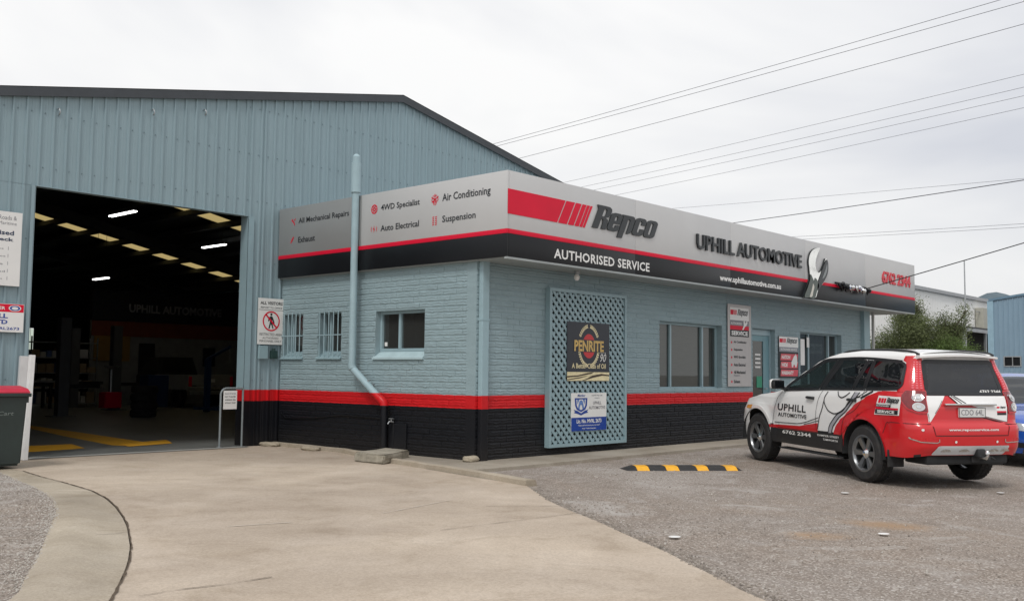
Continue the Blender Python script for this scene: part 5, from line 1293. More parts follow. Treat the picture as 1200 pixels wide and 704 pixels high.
MB().add([(WX0, WY - .05, WZ + .16), (WX1, WY - .05, WZ + .16), (WX1, 19.5, WZ + 1.2), (WX0, 19.5, WZ + 1.2), (WX1, 30, WZ + .1), (WX0, 30, WZ + .1)], [(0, 1, 2, 3), (3, 2, 4, 5)]).build("roof", M_STEEL, wh)
MB().bbox(50.9, 51.6, WY - .5, WY - .04, 3.95, 5.35, .02).build("flue", mat("cream_flue_paint", (0.42, 0.41, 0.35), 0.6), wh)
MB().tube([(50.3, WY - .3, 5.1), (53.5, WY - .3, 5.1)], .03, 6).build("flue_brace", M_STEEL, wh)
o = MB().tube([(38.3, 9.4, 5.9), (38.3, 9.4, 6.5)], .04, 6).box(38.1, 38.9, 9.3, 9.5, 6.4, 6.75).box(38.5, 39.0, 9.3, 9.5, 6.2, 6.4).build("roof_vent", M_BLKP, None); tag(o, "small dark vent on the white warehouse roof beside the fascia end", "roof vent")
cp = thing("open_carport", "low dark open-fronted carport between the tree and the blue warehouse", "carport", (48, 8, 0))
MB().box(44.6, 56, 7.7, 8.93, 3.92, 4.03).build("roof", mat("black_roof_sheet", (0.03, 0.03, 0.032), 0.6), cp)
MB().box(44.6, 56, 7.56, 7.69, 3.74, 3.92).build("gutter", mat("pale_grey_gutter", (0, 0, 0)), cp)
MB().box(44.6, 56, 8.85, 8.93, 0, 3.9).box(44.6, 44.7, 7.8, 8.85, 0, 3.9).build("back_wall", M_DARK, cp)
for x_ in (44.7, 48.2, 51.9, 55.8): MB().box(x_, x_ + .12, 7.6, 7.72, 0, 3.74).build("post", M_STEEL, cp)
bw = thing("blue_warehouse", "blue ribbed metal warehouse at the right edge with a small dark window", "warehouse", (40, -2, 0))
M_BW = mat("blue_warehouse_cladding", (0.21, 0.31, 0.395), 0.5, var=.05, scale=.8)
BXW = 33.0; BY1 = 2.81; BY0 = -11.0; BE = 4.40; BS = .135
def bzt(y): m_ = (BY0 + BY1) / 2; return BE + BS * ((BY1 - m_) - abs(y - m_)) 
y = BY1; HOLE = (1.76, 2.38, 1.76, 2.13)
while y > BY0:
    y2 = max(y - .76, BY0); b = MB(); yy = y; prf = [(y, 0)]
    while yy > y2 + .01:
        prf += [(yy - .02, 0), (yy - .03, -.025), (yy - .055, -.025), (yy - .065, 0)]; yy -= .19
    prf.append((y2, 0))
    for (a, da), (c, dc) in zip(prf, prf[1:]):
        if a - c < 1e-5: continue
        segs = [(0, 1.78), (2.12, None)] if HOLE[0] < (a + c) / 2 < HOLE[1] else [(0, None)]
        for z0, z1 in segs:
            b.add([(BXW + da, a, z0), (BXW + dc, c, z0), (BXW + dc, c, z1 or bzt(c)), (BXW + da, a, z1 or bzt(a))], [(0, 1, 2, 3)])
    b.build("wall_sheet", M_BW, bw); y = y2
MB().box(BXW, 55, BY1, BY1 + .04, 0, BE).box(BXW, 55, BY0 - .04, BY0, 0, BE).build("side_wall", M_BW, bw)
MB().box(BXW - .045, BXW + .06, BY1 - .07, BY1 + .16, 0, BE + .02).build("corner_flashing", mat("blue_flashing_paint", (0.27, 0.41, 0.50), 0.45), bw)
m_ = (BY0 + BY1) / 2
MB().add([(BXW - .06, BY1 + .1, BE), (BXW - .06, m_, bzt(m_)), (BXW - .06, BY0 - .1, BE), (55, BY0 - .1, BE), (55, m_, bzt(m_)), (55, BY1 + .1, BE)] + [(BXW - .06, BY1 + .1, BE + .09), (BXW - .06, m_, bzt(m_) + .09), (BXW - .06, BY0 - .1, BE + .09), (55, BY0 - .1, BE + .09), (55, m_, bzt(m_) + .09), (55, BY1 + .1, BE + .09)],
    [(6, 11, 10, 7), (7, 10, 9, 8), (0, 6, 7, 1), (1, 7, 8, 2), (0, 1, 4, 5), (1, 2, 3, 4)]).build("roof", mat("blue_roof_trim", (0.13, 0.22, 0.30), 0.5), bw)
wf_ = MB().box(BXW - .035, BXW + .02, 1.74, 2.40, 1.74, 1.78).box(BXW - .035, BXW + .02, 1.74, 2.40, 2.12, 2.16).box(BXW - .035, BXW + .02, 1.74, 1.78, 1.78, 2.12).box(BXW - .035, BXW + .02, 2.36, 2.40, 1.78, 2.12).box(BXW - .03, BXW + .02, 2.05, 2.08, 1.78, 2.12).build("window", M_STEEL, bw)
MB().box(BXW + .02, BXW + .03, 1.78, 2.36, 1.78, 2.12).build("pane", M_BLKP, wf_)
o = MB().tube([(24.0, 0.98, -.1), (24.0, 0.98, 5.12)], [.03, .02], 8).build("steel_mast", M_STEEL, None); tag(o, "thin grey steel mast rising in front of the tree", "mast")
o = MB().tube([(13.97, -0.02, 0), (13.97, -0.02, 2.84)], .035, 10).build("steel_post", mat("grey_post", (0.48, 0.48, 0.46), 0.6), None); tag(o, "thin grey post under the far end of the fascia", "post")
# hill
b = MB(); q = random.Random(4); nx_, ny_ = 60, 16; X_ = []
for j in range(ny_):
    for i in range(nx_):
        u = i / (nx_ - 1); v = j / (ny_ - 1); y_ = -900 + 2400 * u; x_ = 1700 + 900 * v
        hgt = 150 * math.exp(-((y_ - 600) / 85) ** 2) + 70 * math.exp(-((y_ - 250) / 330) ** 2) + 60 * math.exp(-((y_ + 500) / 300) ** 2) + 30 * math.exp(-((y_ - 1000) / 400) ** 2)
        b.v.append((x_, y_, -5 + hgt * math.sin(math.pi * v) ** .8 * (1 + .02 * math.sin(y_ / 21) + .015 * math.sin(y_ / 7.7))))
b.f = [(j * nx_ + i, j * nx_ + i + 1, (j + 1) * nx_ + i + 1, (j + 1) * nx_ + i) for j in range(ny_ - 1) for i in range(nx_ - 1)]; b.m = [0] * len(b.f)
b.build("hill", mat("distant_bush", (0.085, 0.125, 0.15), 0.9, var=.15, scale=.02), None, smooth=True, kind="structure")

# ---- trees
def leaf_mat(name, c):
    m, t, b = _new(name); l = t.links.new
    oi = nd(t, 'ShaderNodeNewGeometry')
    n = noise(t, oi.outputs['Position'], 2.2, 3, .6); col = ramp(t, n, (0.3, tuple(x * .6 for x in c)), (0.7, tuple(x * 1.45 for x in c)))
    r = ramp(t, oi.outputs['Random Per Island'], (0, (.6, .6, .6)), (1, (1.35, 1.35, 1.2))); col = mixc(t, 1.0, col, r, 'MULTIPLY')
    tl = nd(t, 'ShaderNodeBsdfTranslucent'); l(col, tl.inputs['Color']); l(col, b.inputs['Base Color']); b.inputs['Roughness'].default_value = .6
    mx = nd(t, 'ShaderNodeMixShader'); mx.inputs[0].default_value = .3; l(b.outputs[0], mx.inputs[1]); l(tl.outputs[0], mx.inputs[2]); l(mx.outputs[0], t.nodes['Material Output'].inputs['Surface'])
    return m
M_BARK = mat("grey_bark", (0.12, 0.10, 0.08), 0.9, var=.3, scale=10, bump=.5)
def tree(name, label, base, blobs, n, leaf, lm, seed, drop=0.0):
    q = random.Random(seed); t_ = thing(name, label, "tree", base)
    B = Vector(base); tb = MB()
    top = B + Vector((0, 0, .45))
    tb.tube([Vector((B.x, B.y, 0)), B + Vector((.03, .02, .3)), top], [.16, .13, .11], 8)
    b = MB(); tips = []
    for (c, r_) in blobs:
        c = B + Vector(c); mid = (top + c) / 2 + Vector((q.uniform(-.15, .15), q.uniform(-.15, .15), .1))
        tb.tube([top, mid, c], [.08, .05, .02], 6)
        for k in range(7):
            d = Vector((q.gauss(0, 1), q.gauss(0, 1), q.gauss(.3, .8))).normalized(); e = c + Vector((d.x * r_[0], d.y * r_[1], d.z * r_[2])) * q.uniform(.7, 1.05)
            tb.tube([c, (c + e) / 2 + Vector((0, 0, .05)), e], [.02, .012, .005], 4); tips.append(e)
    vol = [r_[0] * r_[1] * r_[2] for _, r_ in blobs]; tot = sum(vol)
    for (c, r_), vl in zip(blobs, vol):
        c = B + Vector(c); m_ = int(n * vl / tot / 14)
        for k in range(m_):
            d = Vector((q.gauss(0, 1), q.gauss(0, 1), q.gauss(0, 1))).normalized(); rr_ = q.random() ** .45 * q.uniform(.85, 1.12)
            cc = c + Vector((d.x * r_[0], d.y * r_[1], d.z * r_[2])) * rr_
            g = Vector((q.gauss(0, 1), q.gauss(0, 1), q.gauss(.5, .6))).normalized()
            for s in range(14):
                p = cc + g * (s / 14 - .3) * leaf * 7 + Vector((q.gauss(0, 1), q.gauss(0, 1), q.gauss(-.1, 1))) * leaf * 1.5
                if p.z < .1: continue
                a = (g * .6 + Vector((q.gauss(0, 1), q.gauss(0, 1), q.gauss(-drop, .8)))).normalized(); s_ = a.orthogonal().normalized()
                s_ = Matrix.Rotation(q.uniform(0, 6.28), 3, a) @ s_; L_ = leaf * q.uniform(.7, 1.4)
                b.add([p, p + a * L_ * .5 + s_ * L_ * .20, p + a * L_, p + a * L_ * .5 - s_ * L_ * .20], [(0, 1, 2, 3)])
    tb.build("trunk", M_BARK, t_, smooth=40); b.build("crown", lm, t_)
tree("bushy_tree", "loose olive-green tree filling the gap between the office end and the blue warehouse", (21.3, 1.62, .22),
     [((.0, .2, 2.35), (.65, .5, .9)), ((-.4, -.35, 2.2), (.5, .45, .8)), ((0, -.05, 3.1), (.25, .2, .42)), ((0, -1.45, 2.95), (.2, .18, .35)), ((.1, .95, 1.9), (.5, .5, .65)), ((-.2, 1.5, 1.5), (.45, .45, .6)), ((-.1, -.9, 2.25), (.45, .4, .75)), ((.1, -1.25, 2.45), (.30, .28, .45)), ((0, .3, 1.2), (.9, 1.1, .7)), ((0, -.6, 1.3), (.8, .8, .7)), ((.2, .55, 2.95), (.30, .25, .45)), ((-.3, 1.75, 1.0), (.4, .35, .5))],
     135000, .050, leaf_mat("olive_leaves", (0.145, 0.175, 0.078)), 11)
tree("low_shrub_tree", "brighter green low bush in front of the dark carport right of the taller tree", (20.8, 0.42, .42),
     [((0, 0, 1.35), (.55, .65, .72)), ((.1, -.5, 1.15), (.45, .45, .62)), ((-.1, .5, 1.3), (.45, .45, .6)), ((0, 0, .7), (.8, .9, .6))],
     60000, .045, leaf_mat("bright_leaves", (0.12, 0.185, 0.05)), 12, drop=.5)
# ---- overhead wires
WIRES = [((37.79, 40.17, 16.36), (35.05, -4.82, 18.37), .013), ((38.2, 39.72, 16.35), (35.07, -4.81, 17.97), .013), ((38.9, 39.05, 15.37), (35.13, -4.77, 17.06), .013),
         ((41.29, 36.57, 13.89), (35.26, -4.68, 14.93), .009), ((42.2, 35.61, 13.64), (35.29, -4.66, 14.37), .009), ((42.69, 35.08, 13.43), (35.32, -4.64, 14.0), .009), ((43.72, 33.98, 13.1), (35.35, -4.62, 13.51), .009),
         ((46.65, 30.79, 12.67), (35.58, -4.47, 9.77), .008), ((49.47, 27.81, 11.5), (35.54, -4.49, 10.3), .022), ((52.41, 24.63, 10.87), (35.69, -4.39, 7.86), .009), ((52.74, 24.28, 10.7), (35.7, -4.38, 7.72), .009)]
wl = ["highest overhead wire crossing the sky", "overhead wire just under the highest one", "third overhead wire down from the top of the sky", "fourth overhead wire, first of the lower bunch", "fifth overhead wire, second of the lower bunch", "sixth overhead wire, third of the lower bunch", "seventh overhead wire, lowest of the lower bunch",
      "faint wire nearly level above the fascia, crossed by the thick one", "thick dark wire rising gently to the right above the fascia", "upper of the two close wires low over the fascia", "lower of the two close wires low over the fascia"]
M_WIRE = mat("weathered_cable", (0.10, 0.10, 0.115), 0.6)
for (a, c, r_), lb in zip(WIRES, wl):
    a, c = Vector(a), Vector(c); c = a + (c - a) * 1.5
    pts = []
    for k in range(25):
        t_ = k / 24; p = a.lerp(c, t_); p.z -= 4 * .28 * t_ * (1 - t_) * (1 if c.z > 9 else .6); pts.append(p)
    o = MB().tube(pts, r_, 5).build("overhead_wire", M_WIRE, None); tag(o, lb, "wire", "overhead power lines")
a, c = Vector((11.94, FY - .08, 3.262)), Vector((14.89, -4.99, 4.91)); c = a + (c - a) * 2.6
o = MB().tube([a.lerp(c, k / 20) - Vector((0, 0, 4 * .08 * (k / 20) * (1 - k / 20))) for k in range(21)], .011, 6).build("service_wire", M_BLKP, None); tag(o, "black service cable running from the fascia insulators up to the right", "wire")
# ================================================================ VEHICLES
def lerp(a, b, t): return a + (b - a) * t
def pw(tab, x):
    """smooth piecewise function through (x, y) pairs"""
    if x <= tab[0][0]: return tab[0][1]
    for (a, p), (b_, q) in zip(tab, tab[1:]):
        if x <= b_:
            t = (x - a) / (b_ - a); return p + (q - p) * (t * t * (3 - 2 * t) * .5 + t * .5)
    return tab[-1][1]
class Body:
    """car shell: side, rear and front as one surface of perimeter coordinate a and height z, closed on top.
       a in [-1,0] rear face centre to corner, [0,1] rear corner, 1+ metres forward along the side, then front corner and face"""
    def __init__(s, **k): s.__dict__.update(k)
    def wz(s, x, z):
        wv = pw(s.W, z - (s.belt(x) - s.belt0) * (1 if z > .9 else 0))
        if x > 2.2: wv -= s.ftaper * ((x - 2.2) / 1.0) ** 2
        if x < .4: wv -= s.rtaper * ((.4 - x) / 1.2) ** 2 * (1 if z < s.belt0 else 1.3)
        d = s.flare
        for xc in (0.0, s.WB):
            r_ = math.hypot(x - xc, z - s.AZ)
            if z > s.AZ - .35 and r_ < s.AR + .16:
                t = (r_ - s.AR) / .16; t = max(0, min(1, t)); wv += d * (1 - t * t * (3 - 2 * t)) if t > .35 else d
        return wv
    def belt(s, x): return pw(s.BELT, x)
    def top(s, x): return pw(s.TOP, x)
    def pos(s, a, z):
        """world-free position on the left half"""
        xr = pw(s.XR, z); xf = pw(s.XF, z)
        if a <= 1:
            w_ = s.wz(s.xa, z); ay = pw(s.AY, z); wf = w_ - ay
            if a <= 0:
                y = (1 + a) * wf; return Vector((xr + s.bow * (y / wf) ** 2 * .5, y, z))
            th = a * math.pi / 2; n_ = 2 / 2.4
            sn, cs = math.sin(th) ** n_, max(math.cos(th), 0) ** n_
            x0 = xr + s.bow * .5
            return Vector((s.xa - (s.xa - x0) * cs, wf + ay * sn, z))
        x = s.xa + (a - 1)
        if x <= s.xb: return Vector((x, s.wz(x, z), z))
        t = a - 1 - (s.xb - s.xa); w_ = s.wz(s.xb, z); ay = s.AYF; wf = w_ - ay
        if t <= 1:
            th = t * math.pi / 2; n_ = 2 / 2.3
            return Vector((s.xb + (xf - s.fbow - s.xb) * math.sin(th) ** n_, wf + ay * max(math.cos(th), 0) ** n_, z))
        t -= 1; y = wf * (1 - t)
        return Vector((xf - s.fbow * (y / wf) ** 2, y, z))
    def acols(s):
        A = [-1 + k / 10 for k in range(10)] + [k / 10 for k in range(10)]
        X = []; x = s.xa
        while x < s.xb - 1e-6: X.append(x); x += .03
        for xc in (0, s.WB): X += [xc - s.AR + .001, xc + s.AR - .001, xc - s.AR - .001, xc + s.AR + .001]
        X = sorted(X); A += [1 + x - s.xa for x in X]
        e = 1 + s.xb - s.xa
        A += [e + k / 12 for k in range(12)] + [e + 1 + k / 8 for k in range(9)]
        return A
    def zb(s, a):
        if a < 0: return s.ZR0
        if a < 1: return lerp(s.ZR0, s.ZR1, min(1, a * 1.6))
        x = s.xa + a - 1
        if x > s.xb: return s.ZF
        z = lerp(s.ZR1, s.SILL, min(1, max(0, (x - s.xa) / .3))) if x < 0 else s.SILL
        for xc in (0, s.WB):
            if abs(x - xc) < s.AR: z = max(z, s.AZ + math.sqrt(max(s.AR ** 2 - (x - xc) ** 2, 0)))
        return z
    def zt(s, a):
        if a < 1: 
            return s.top(lerp(pw(s.XR, s.ZTOP), s.xa, max(a, 0)))
        x = s.xa + a - 1
        if x <= s.xb: return s.top(x)
        t = min(1, a - 1 - (s.xb - s.xa)); return lerp(s.top(s.xb), s.FZT, t * t * .5 + t * .5)
    def shell(s, nlow=26, nup=16):
        A = s.acols(); V = []; n = nlow + nup + 1
        rows = []
        for a in A:
            z0, z1 = s.zb(a), s.zt(a)
            x = s.xa if a < 1 else min(s.xa + a - 1, s.xb)
            bl = min(s.belt(x), z1 - .001) if z1 > s.belt(x) + .03 else lerp(z0, z1, .8)
            zs = [lerp(z0, bl, k / nlow) for k in range(nlow)] + [lerp(bl, z1, k / nup) for k in range(nup + 1)]
            rows.append([s.pos(a, z) for z in zs])
        return A, rows
    def opened(s, p, holes):
        for kind, poly in holes:
            if kind == 'side' and p.y > .3:
                if inpoly((p.x, p.z), poly): return True
            if kind == 'rear' and p.x < s.xa + .05:
                if inpoly((abs(p.y), p.z), poly): return True
        return False
def inpoly(p, poly):
    x, y = p; c = False; j = len(poly) - 1
    for i in range(len(poly)):
        (xi, yi), (xj, yj) = poly[i], poly[j]
        if (yi > y) != (yj > y) and x < (xj - xi) * (y - yi) / (yj - yi) + xi: c = not c
        j = i
    return c
def shrink(poly, d):
    cx_ = sum(p[0] for p in poly) / len(poly); cy_ = sum(p[1] for p in poly) / len(poly); o = []
    n = len(poly)
    for i in range(n):
        a, b_, c = Vector(poly[i - 1]), Vector(poly[i]), Vector(poly[(i + 1) % n])
        n1 = Vector((-(b_ - a).y, (b_ - a).x)).normalized(); n2 = Vector((-(c - b_).y, (c - b_).x)).normalized(); m_ = (n1 + n2)
        m_ = m_.normalized() if m_.length > 1e-6 else n1
        if m_.dot(Vector((cx_, cy_)) - b_) < 0: m_ = -m_
        o.append(tuple(b_ + m_ * d))
    return o
def round_poly(poly, r, n=4):
    o = []; m_ = len(poly)
    for i in range(m_):
        a, b_, c = Vector(poly[i - 1]), Vector(poly[i]), Vector(poly[(i + 1) % m_])
        r1 = min(r, (a - b_).length * .45, (c - b_).length * .45)
        p, q = b_ + (a - b_).normalized() * r1, b_ + (c - b_).normalized() * r1
        for k in range(n + 1):
            t = k / n; o.append(tuple(p * (1 - t) ** 2 + b_ * 2 * t * (1 - t) + q * t * t))
    return o
def patch(poly, fn_, off, cell=.05, mirror=False):
    """fill a 2D outline, cut it into cells and drape it on the body through fn_(u, v, off)"""
    bm = bmesh.new(); bm.faces.new([bm.verts.new((u, v, 0)) for u, v in poly]); bmesh.ops.triangulate(bm, faces=bm.faces[:])
    for ax in (0, 1):
        lo = min(p[ax] for p in poly); hi = max(p[ax] for p in poly); n = int((hi - lo) / cell)
        for k in range(1, n + 1):
            co = [0, 0, 0]; no = [0, 0, 0]; co[ax] = lo + (hi - lo) * k / (n + 1); no[ax] = 1
            bmesh.ops.bisect_plane(bm, geom=bm.verts[:] + bm.edges[:] + bm.faces[:], plane_co=co, plane_no=no)
    bm.verts.index_update(); vs = [fn_(v.co.x, v.co.y, off) for v in bm.verts]; fs = [[v.index for v in f.verts] for f in bm.faces]; bm.free()
    return vs, fs
def ribbon(pts, wd_, fn_, off, closed=False):
    P = list(pts) + ([pts[0]] if closed else []); Q = []
    for (a, c), (e, g) in zip(P, P[1:]):
        n = max(1, int(math.hypot(e - a, g - c) / .04))
        for k in range(n): Q.append((a + (e - a) * k / n, c + (g - c) * k / n))
    Q.append(P[-1]); vs = []; m_ = len(Q)
    for i, (u, v) in enumerate(Q):
        a = Q[max(i - 1, 0)] if not closed else Q[(i - 1) % (m_ - 1)]; c = Q[min(i + 1, m_ - 1)] if not closed else Q[(i + 1) % (m_ - 1)]
        d = Vector((c[0] - a[0], c[1] - a[1])); d = d.normalized() if d.length > 1e-9 else Vector((1, 0))
        vs += [fn_(u - d.y * wd_ / 2, v + d.x * wd_ / 2, off), fn_(u + d.y * wd_ / 2, v - d.x * wd_ / 2, off)]
    return vs, [(2 * i, 2 * i + 1, 2 * i + 3, 2 * i + 2) for i in range(m_ - 1)]
def side_fn(B, sgn=1):
    def f(x, z, off=0.0):
        if x < B.xa:   # on the rear corner: invert the corner for this x
            lo, hi = 0.0, 1.0
            for _ in range(30):
                m_ = (lo + hi) / 2
                if B.pos(m_, z).x < x: lo = m_
                else: hi = m_
            p = B.pos(lo, z); q = B.pos(min(lo + .02, 1), z); t = (q - p); nn = Vector((-t.y, t.x, 0)).normalized() if t.length > 1e-7 else Vector((0, 1, 0))
            return Vector((p.x + nn.x * off, sgn * (p.y + nn.y * off), z))
        return Vector((x, sgn * (B.wz(x, z) + off), z))
    return f
def rear_fn(B):
    def f(y, z, off=0.0):
        w_ = B.wz(B.xa, z); ay = pw(B.AY, z); wf = w_ - ay
        if abs(y) <= wf: p = B.pos(abs(y) / wf - 1, z); return Vector((p.x - off, y, z))
        lo, hi = 0.0, 1.0
        for _ in range(30):
            m_ = (lo + hi) / 2
            if B.pos(m_, z).y < abs(y): lo = m_
            else: hi = m_
        p = B.pos(lo, z); q = B.pos(min(lo + .02, 1), z); t = q - p; nn = Vector((-t.y, t.x, 0)).normalized() if t.length > 1e-7 else Vector((0, 1, 0))
        return Vector((p.x + nn.x * off, math.copysign(p.y + nn.y * off, y), z))
    return f
def corner_fn(B, sgn=1):
    def f(a, z, off=0.0):
        p = B.pos(a, z); q = B.pos(a + .02, z); t = q - p; nn = Vector((-t.y, t.x, 0)).normalized()
        return Vector((p.x + nn.x * off, sgn * (p.y + nn.y * off), z))
    return f
def flipy(g): return [Vector((v.x, -v.y, v.z)) for v in g[0]], [tuple(reversed(f)) for f in g[1]]
def build_shell(B, root, name, mats, cls, holes, hood_from):
    A, rows = B.shell(); n = len(rows[0]); m_ = len(A); b = MB()
    allv = [p for r_ in rows for p in r_]; nL = len(allv)
    vs = allv + [Vector((p.x, -p.y, p.z)) for p in allv]
    fs = []; mi = []
    for i in range(m_ - 1):
        for j in range(n - 1):
            q = (i * n + j, i * n + j + 1, (i + 1) * n + j + 1, (i + 1) * n + j)
            c = sum((allv[k] for k in q), Vector()) / 4
            if B.opened(c, holes): continue
            fs.append(tuple(reversed(q))); mi.append(cls(c)); fs.append(tuple(k + nL for k in q)); mi.append(cls(Vector((c.x, -c.y, c.z))))
    # roof, windscreen frame and bonnet: lofted across from the top edge
    NY = 18; o0 = len(vs); cols = [i for i in range(m_) if A[i] >= 0]
    for i in cols:
        e = rows[i][-1]
        for k in range(NY + 1):
            t = 1 - 2 * k / NY; y = e.y * t; cr_ = B.crown(e.x) * (1 - t * t); bw_ = B.tbow(e.x) * (1 - t * t)
            vs.append(Vector((e.x + bw_, y, e.z + cr_)))
    skip = [h for k_, h in holes if k_ == 'top']
    for ci in range(len(cols) - 1):
        for k in range(NY):
            q = (o0 + ci * (NY + 1) + k, o0 + ci * (NY + 1) + k + 1, o0 + (ci + 1) * (NY + 1) + k + 1, o0 + (ci + 1) * (NY + 1) + k)
            c = sum((vs[z] for z in q), Vector()) / 4
            if any(h[0] < vs[q[0]].x - B.tbow(vs[q[0]].x) * 0 and rows[cols[ci]][-1].x > h[0] and rows[cols[ci + 1]][-1].x < h[1] and 0 < k < NY - 1 for h in skip): continue
            fs.append(q); mi.append(cls(c))
    b.v = [tuple(v) for v in vs]; b.f = fs; b.m = mi
    me = b.mesh(name, mats, smooth=False)
    bm = bmesh.new(); bm.from_mesh(me); bmesh.ops.remove_doubles(bm, verts=bm.verts[:], dist=.0006); bm.to_mesh(me); bm.free()
    for p in me.polygons: p.use_smooth = True
    me.set_sharp_from_angle(angle=R(38))
    return place(me, name, root)
def wheel(root, x, y, r, wd_, sgn, rim_r, M_RIM, spokes=6, twin=True):
    w_ = thing_part("wheel", root)
    w_.location = (x, y, r); w_.rotation_euler = (0, 0, 0)
    mtx = Matrix.Rotation(R(-90 * sgn), 4, 'X')
    tw = wd_ / 2; prof = [(rim_r - .01, -tw), (rim_r + .03, -tw), (r - .035, -tw + .0), (r - .01, -tw + .02), (r, -tw + .05), (r, tw - .05), (r - .01, tw - .02), (r - .035, tw), (rim_r + .03, tw + .004), (rim_r + .005, tw), (rim_r - .005, tw - .02)]
    b = MB().lathe(prof, 48, mtx)
    # tread blocks
    for k in range(44):
        a = 2 * math.pi * k / 44
        for q in (-1, 0, 1):
            c = Matrix.Rotation(R(-90 * sgn), 4, 'X') @ Matrix.Rotation(a + q * .03, 4, 'Z') @ Matrix.Translation((r, 0, q * tw * .52))
            b.box(-.012, .006, -.018, .018, -tw * .22, tw * .22, c)
    b.build("tyre", M_RUB, w_, smooth=35)
    rb = MB().lathe([(rim_r - .02, -tw + .02), (rim_r - .03, tw - .03), (rim_r + .004, tw - .004), (rim_r + .006, tw + .002), (rim_r - .012, tw + .002), (rim_r - .022, tw - .02)], 40, mtx)
    for k in range(spokes):
        a = 2 * math.pi * k / spokes
        for dd in ((-.16, .16) if twin else (0,)):
            mm = mtx @ Matrix.Rotation(a + dd * .55, 4, 'Z')
            w0, w1 = (.016, .024) if twin else (.03, .036)
            h0, h1 = tw - .045, tw - .012
            rb.add([mm @ Vector(p) for p in [(.05, -w0 - .01, h0 - .02), (rim_r - .01, -w1, h1 - .03), (rim_r - .01, w1, h1 - .03), (.05, w0 + .01, h0 - .02), (.05, -w0, h0 + .012), (rim_r - .01, -w1 + .006, h1), (rim_r - .01, w1 - .006, h1), (.05, w0, h0 + .012)]],
                   [(4, 5, 6, 7), (0, 4, 7, 3), (0, 1, 5, 4), (3, 7, 6, 2), (1, 2, 6, 5)])
    rb.build("rim", M_RIM, w_, smooth=30)
    MB().lathe([(.075, tw - .06), (.07, tw - .035), (.045, tw - .02), (.03, tw - .008), (0, tw - .005)], 16, mtx).build("hub_cap", M_CHROME, w_, smooth=30)
    MB().lathe([(0, -.02), (.14, -.02), (.14, 0), (0, 0)], 24, mtx).lathe([(rim_r - .03, -.03), (0, -.03)], 24, mtx).build("brake_disc", M_DGREY, w_, smooth=30)
    return w_
def thing_part(name, root):
    o = bpy.data.objects.new(name, None); C.objects.link(o); o.empty_display_size = .1; o.parent = root; return o
LOCAL = True
def place(me, name, parent=None, **props):
    o = bpy.data.objects.new(name, me); C.objects.link(o)
    if parent is not None:
        o.parent = parent
    for k, v in props.items(): o[k] = v
    return o
def B_(g): b = MB(); b.add(*g); return b
M_CWHITE = mat("white_car_paint", (0.85, 0.85, 0.84), 0.28, var=.02, scale=1, coat=.8)
M_CRED = mat("red_car_wrap", (0.60, 0.008, 0.014), 0.30, var=.03, scale=1, coat=.7)
M_CBLK = mat("black_car_trim", (0.015, 0.016, 0.018), 0.35, var=.1)
M_SATIN = mat("satin_black_plastic", (0.02, 0.021, 0.023), 0.55, var=.15)
M_CSIL = mat("silver_bumper_plastic", (0.56, 0.57, 0.58), 0.4, metal=.05, var=.04)
M_TINT = glass("tinted_car_glass", (0.006, 0.007, 0.009), .12, .01, .9)
M_CLEARG = glass("clear_car_glass", (0.02, 0.03, 0.03), .55, .01, .8)
M_LENS = mat("red_lens", (0.62, 0.01, 0.02), 0.12, var=.1, scale=30, coat=1.0)
M_LENSD = mat("dark_red_lens", (0.20, 0.003, 0.006), 0.1, var=.2, scale=30, coat=1.0)
M_CLEAR = mat("clear_lens", (0.62, 0.60, 0.58), 0.12, metal=.5, var=.15, scale=30, coat=1.0)
M_RIMG = mat("grey_alloy", (0.27, 0.28, 0.29), 0.32, metal=.85, var=.1)
M_SEAT = mat("charcoal_seat_cloth", (0.04, 0.042, 0.045), 0.9, var=.2)
M_PRT = mat("black_livery_print", (0.014, 0.014, 0.016), 0.35)
M_SILP = mat("grey_livery_print", (0.36, 0.36, 0.39), 0.35)

S = Body(W=[(.25, .845), (.45, .872), (.62, .888), (.80, .892), (.98, .884), (1.08, .872), (1.14, .852), (1.17, .838), (1.60, .682), (1.66, .64), (1.71, .59)],
         BELT=[(-1, 1.195), (-.24, 1.19), (.93, 1.155), (1.96, 1.097), (2.3, 1.075)], belt0=1.16,
         TOP=[(-1.05, 1.635), (-.7, 1.668), (-.16, 1.700), (.36, 1.705), (.82, 1.675), (1.02, 1.635), (1.24, 1.565), (1.55, 1.42), (1.80, 1.285), (2.00, 1.165), (2.12, 1.100), (2.3, 1.068), (2.6, 1.035), (2.85, .985), (3.1, .93), (3.4, .86)],
         XR=[(.30, -.84), (.42, -.92), (.52, -.975), (.66, -.985), (.765, -.980), (.800, -.955), (.815, -.925), (1.0, -.915), (1.12, -.885), (1.19, -.850), (1.58, -.715), (1.64, -.70), (1.70, -.69)],
         XF=[(.3, 3.46), (.5, 3.54), (.62, 3.55), (.75, 3.50), (.88, 3.40), (1.0, 3.3)],
         AY=[(.3, .26), (.8, .27), (1.15, .235), (1.4, .18), (1.6, .14), (1.7, .12)], AYF=.42, xa=-.52, xb=2.95, bow=.05, fbow=.10, ftaper=.05, rtaper=.045, flare=.022,
         WB=2.7, AR=.425, AZ=.385, SILL=.335, ZR0=.42, ZR1=.38, ZF=.30, ZTOP=1.64, FZT=.80)
S.crown = lambda x: .035 if x < 1.0 else lerp(.035, .06, min(1, (x - 1.0) / 1.0))
S.tbow = lambda x: (0 if x < .8 else .16 * min(1, (x - .8) / .6) if x < 2.1 else .16 * max(0, 1 - (x - 2.1) / .5)) + (-.025 if x < -.4 else 0)
suv = thing("parked_suv", "white and red sign-written four-wheel-drive wagon parked nose-in at the office wall", "car", (3.435, -4.924, -0.103))
suv.rotation_mode = 'XYZ'
TH, PT = R(58.04), R(0.97)
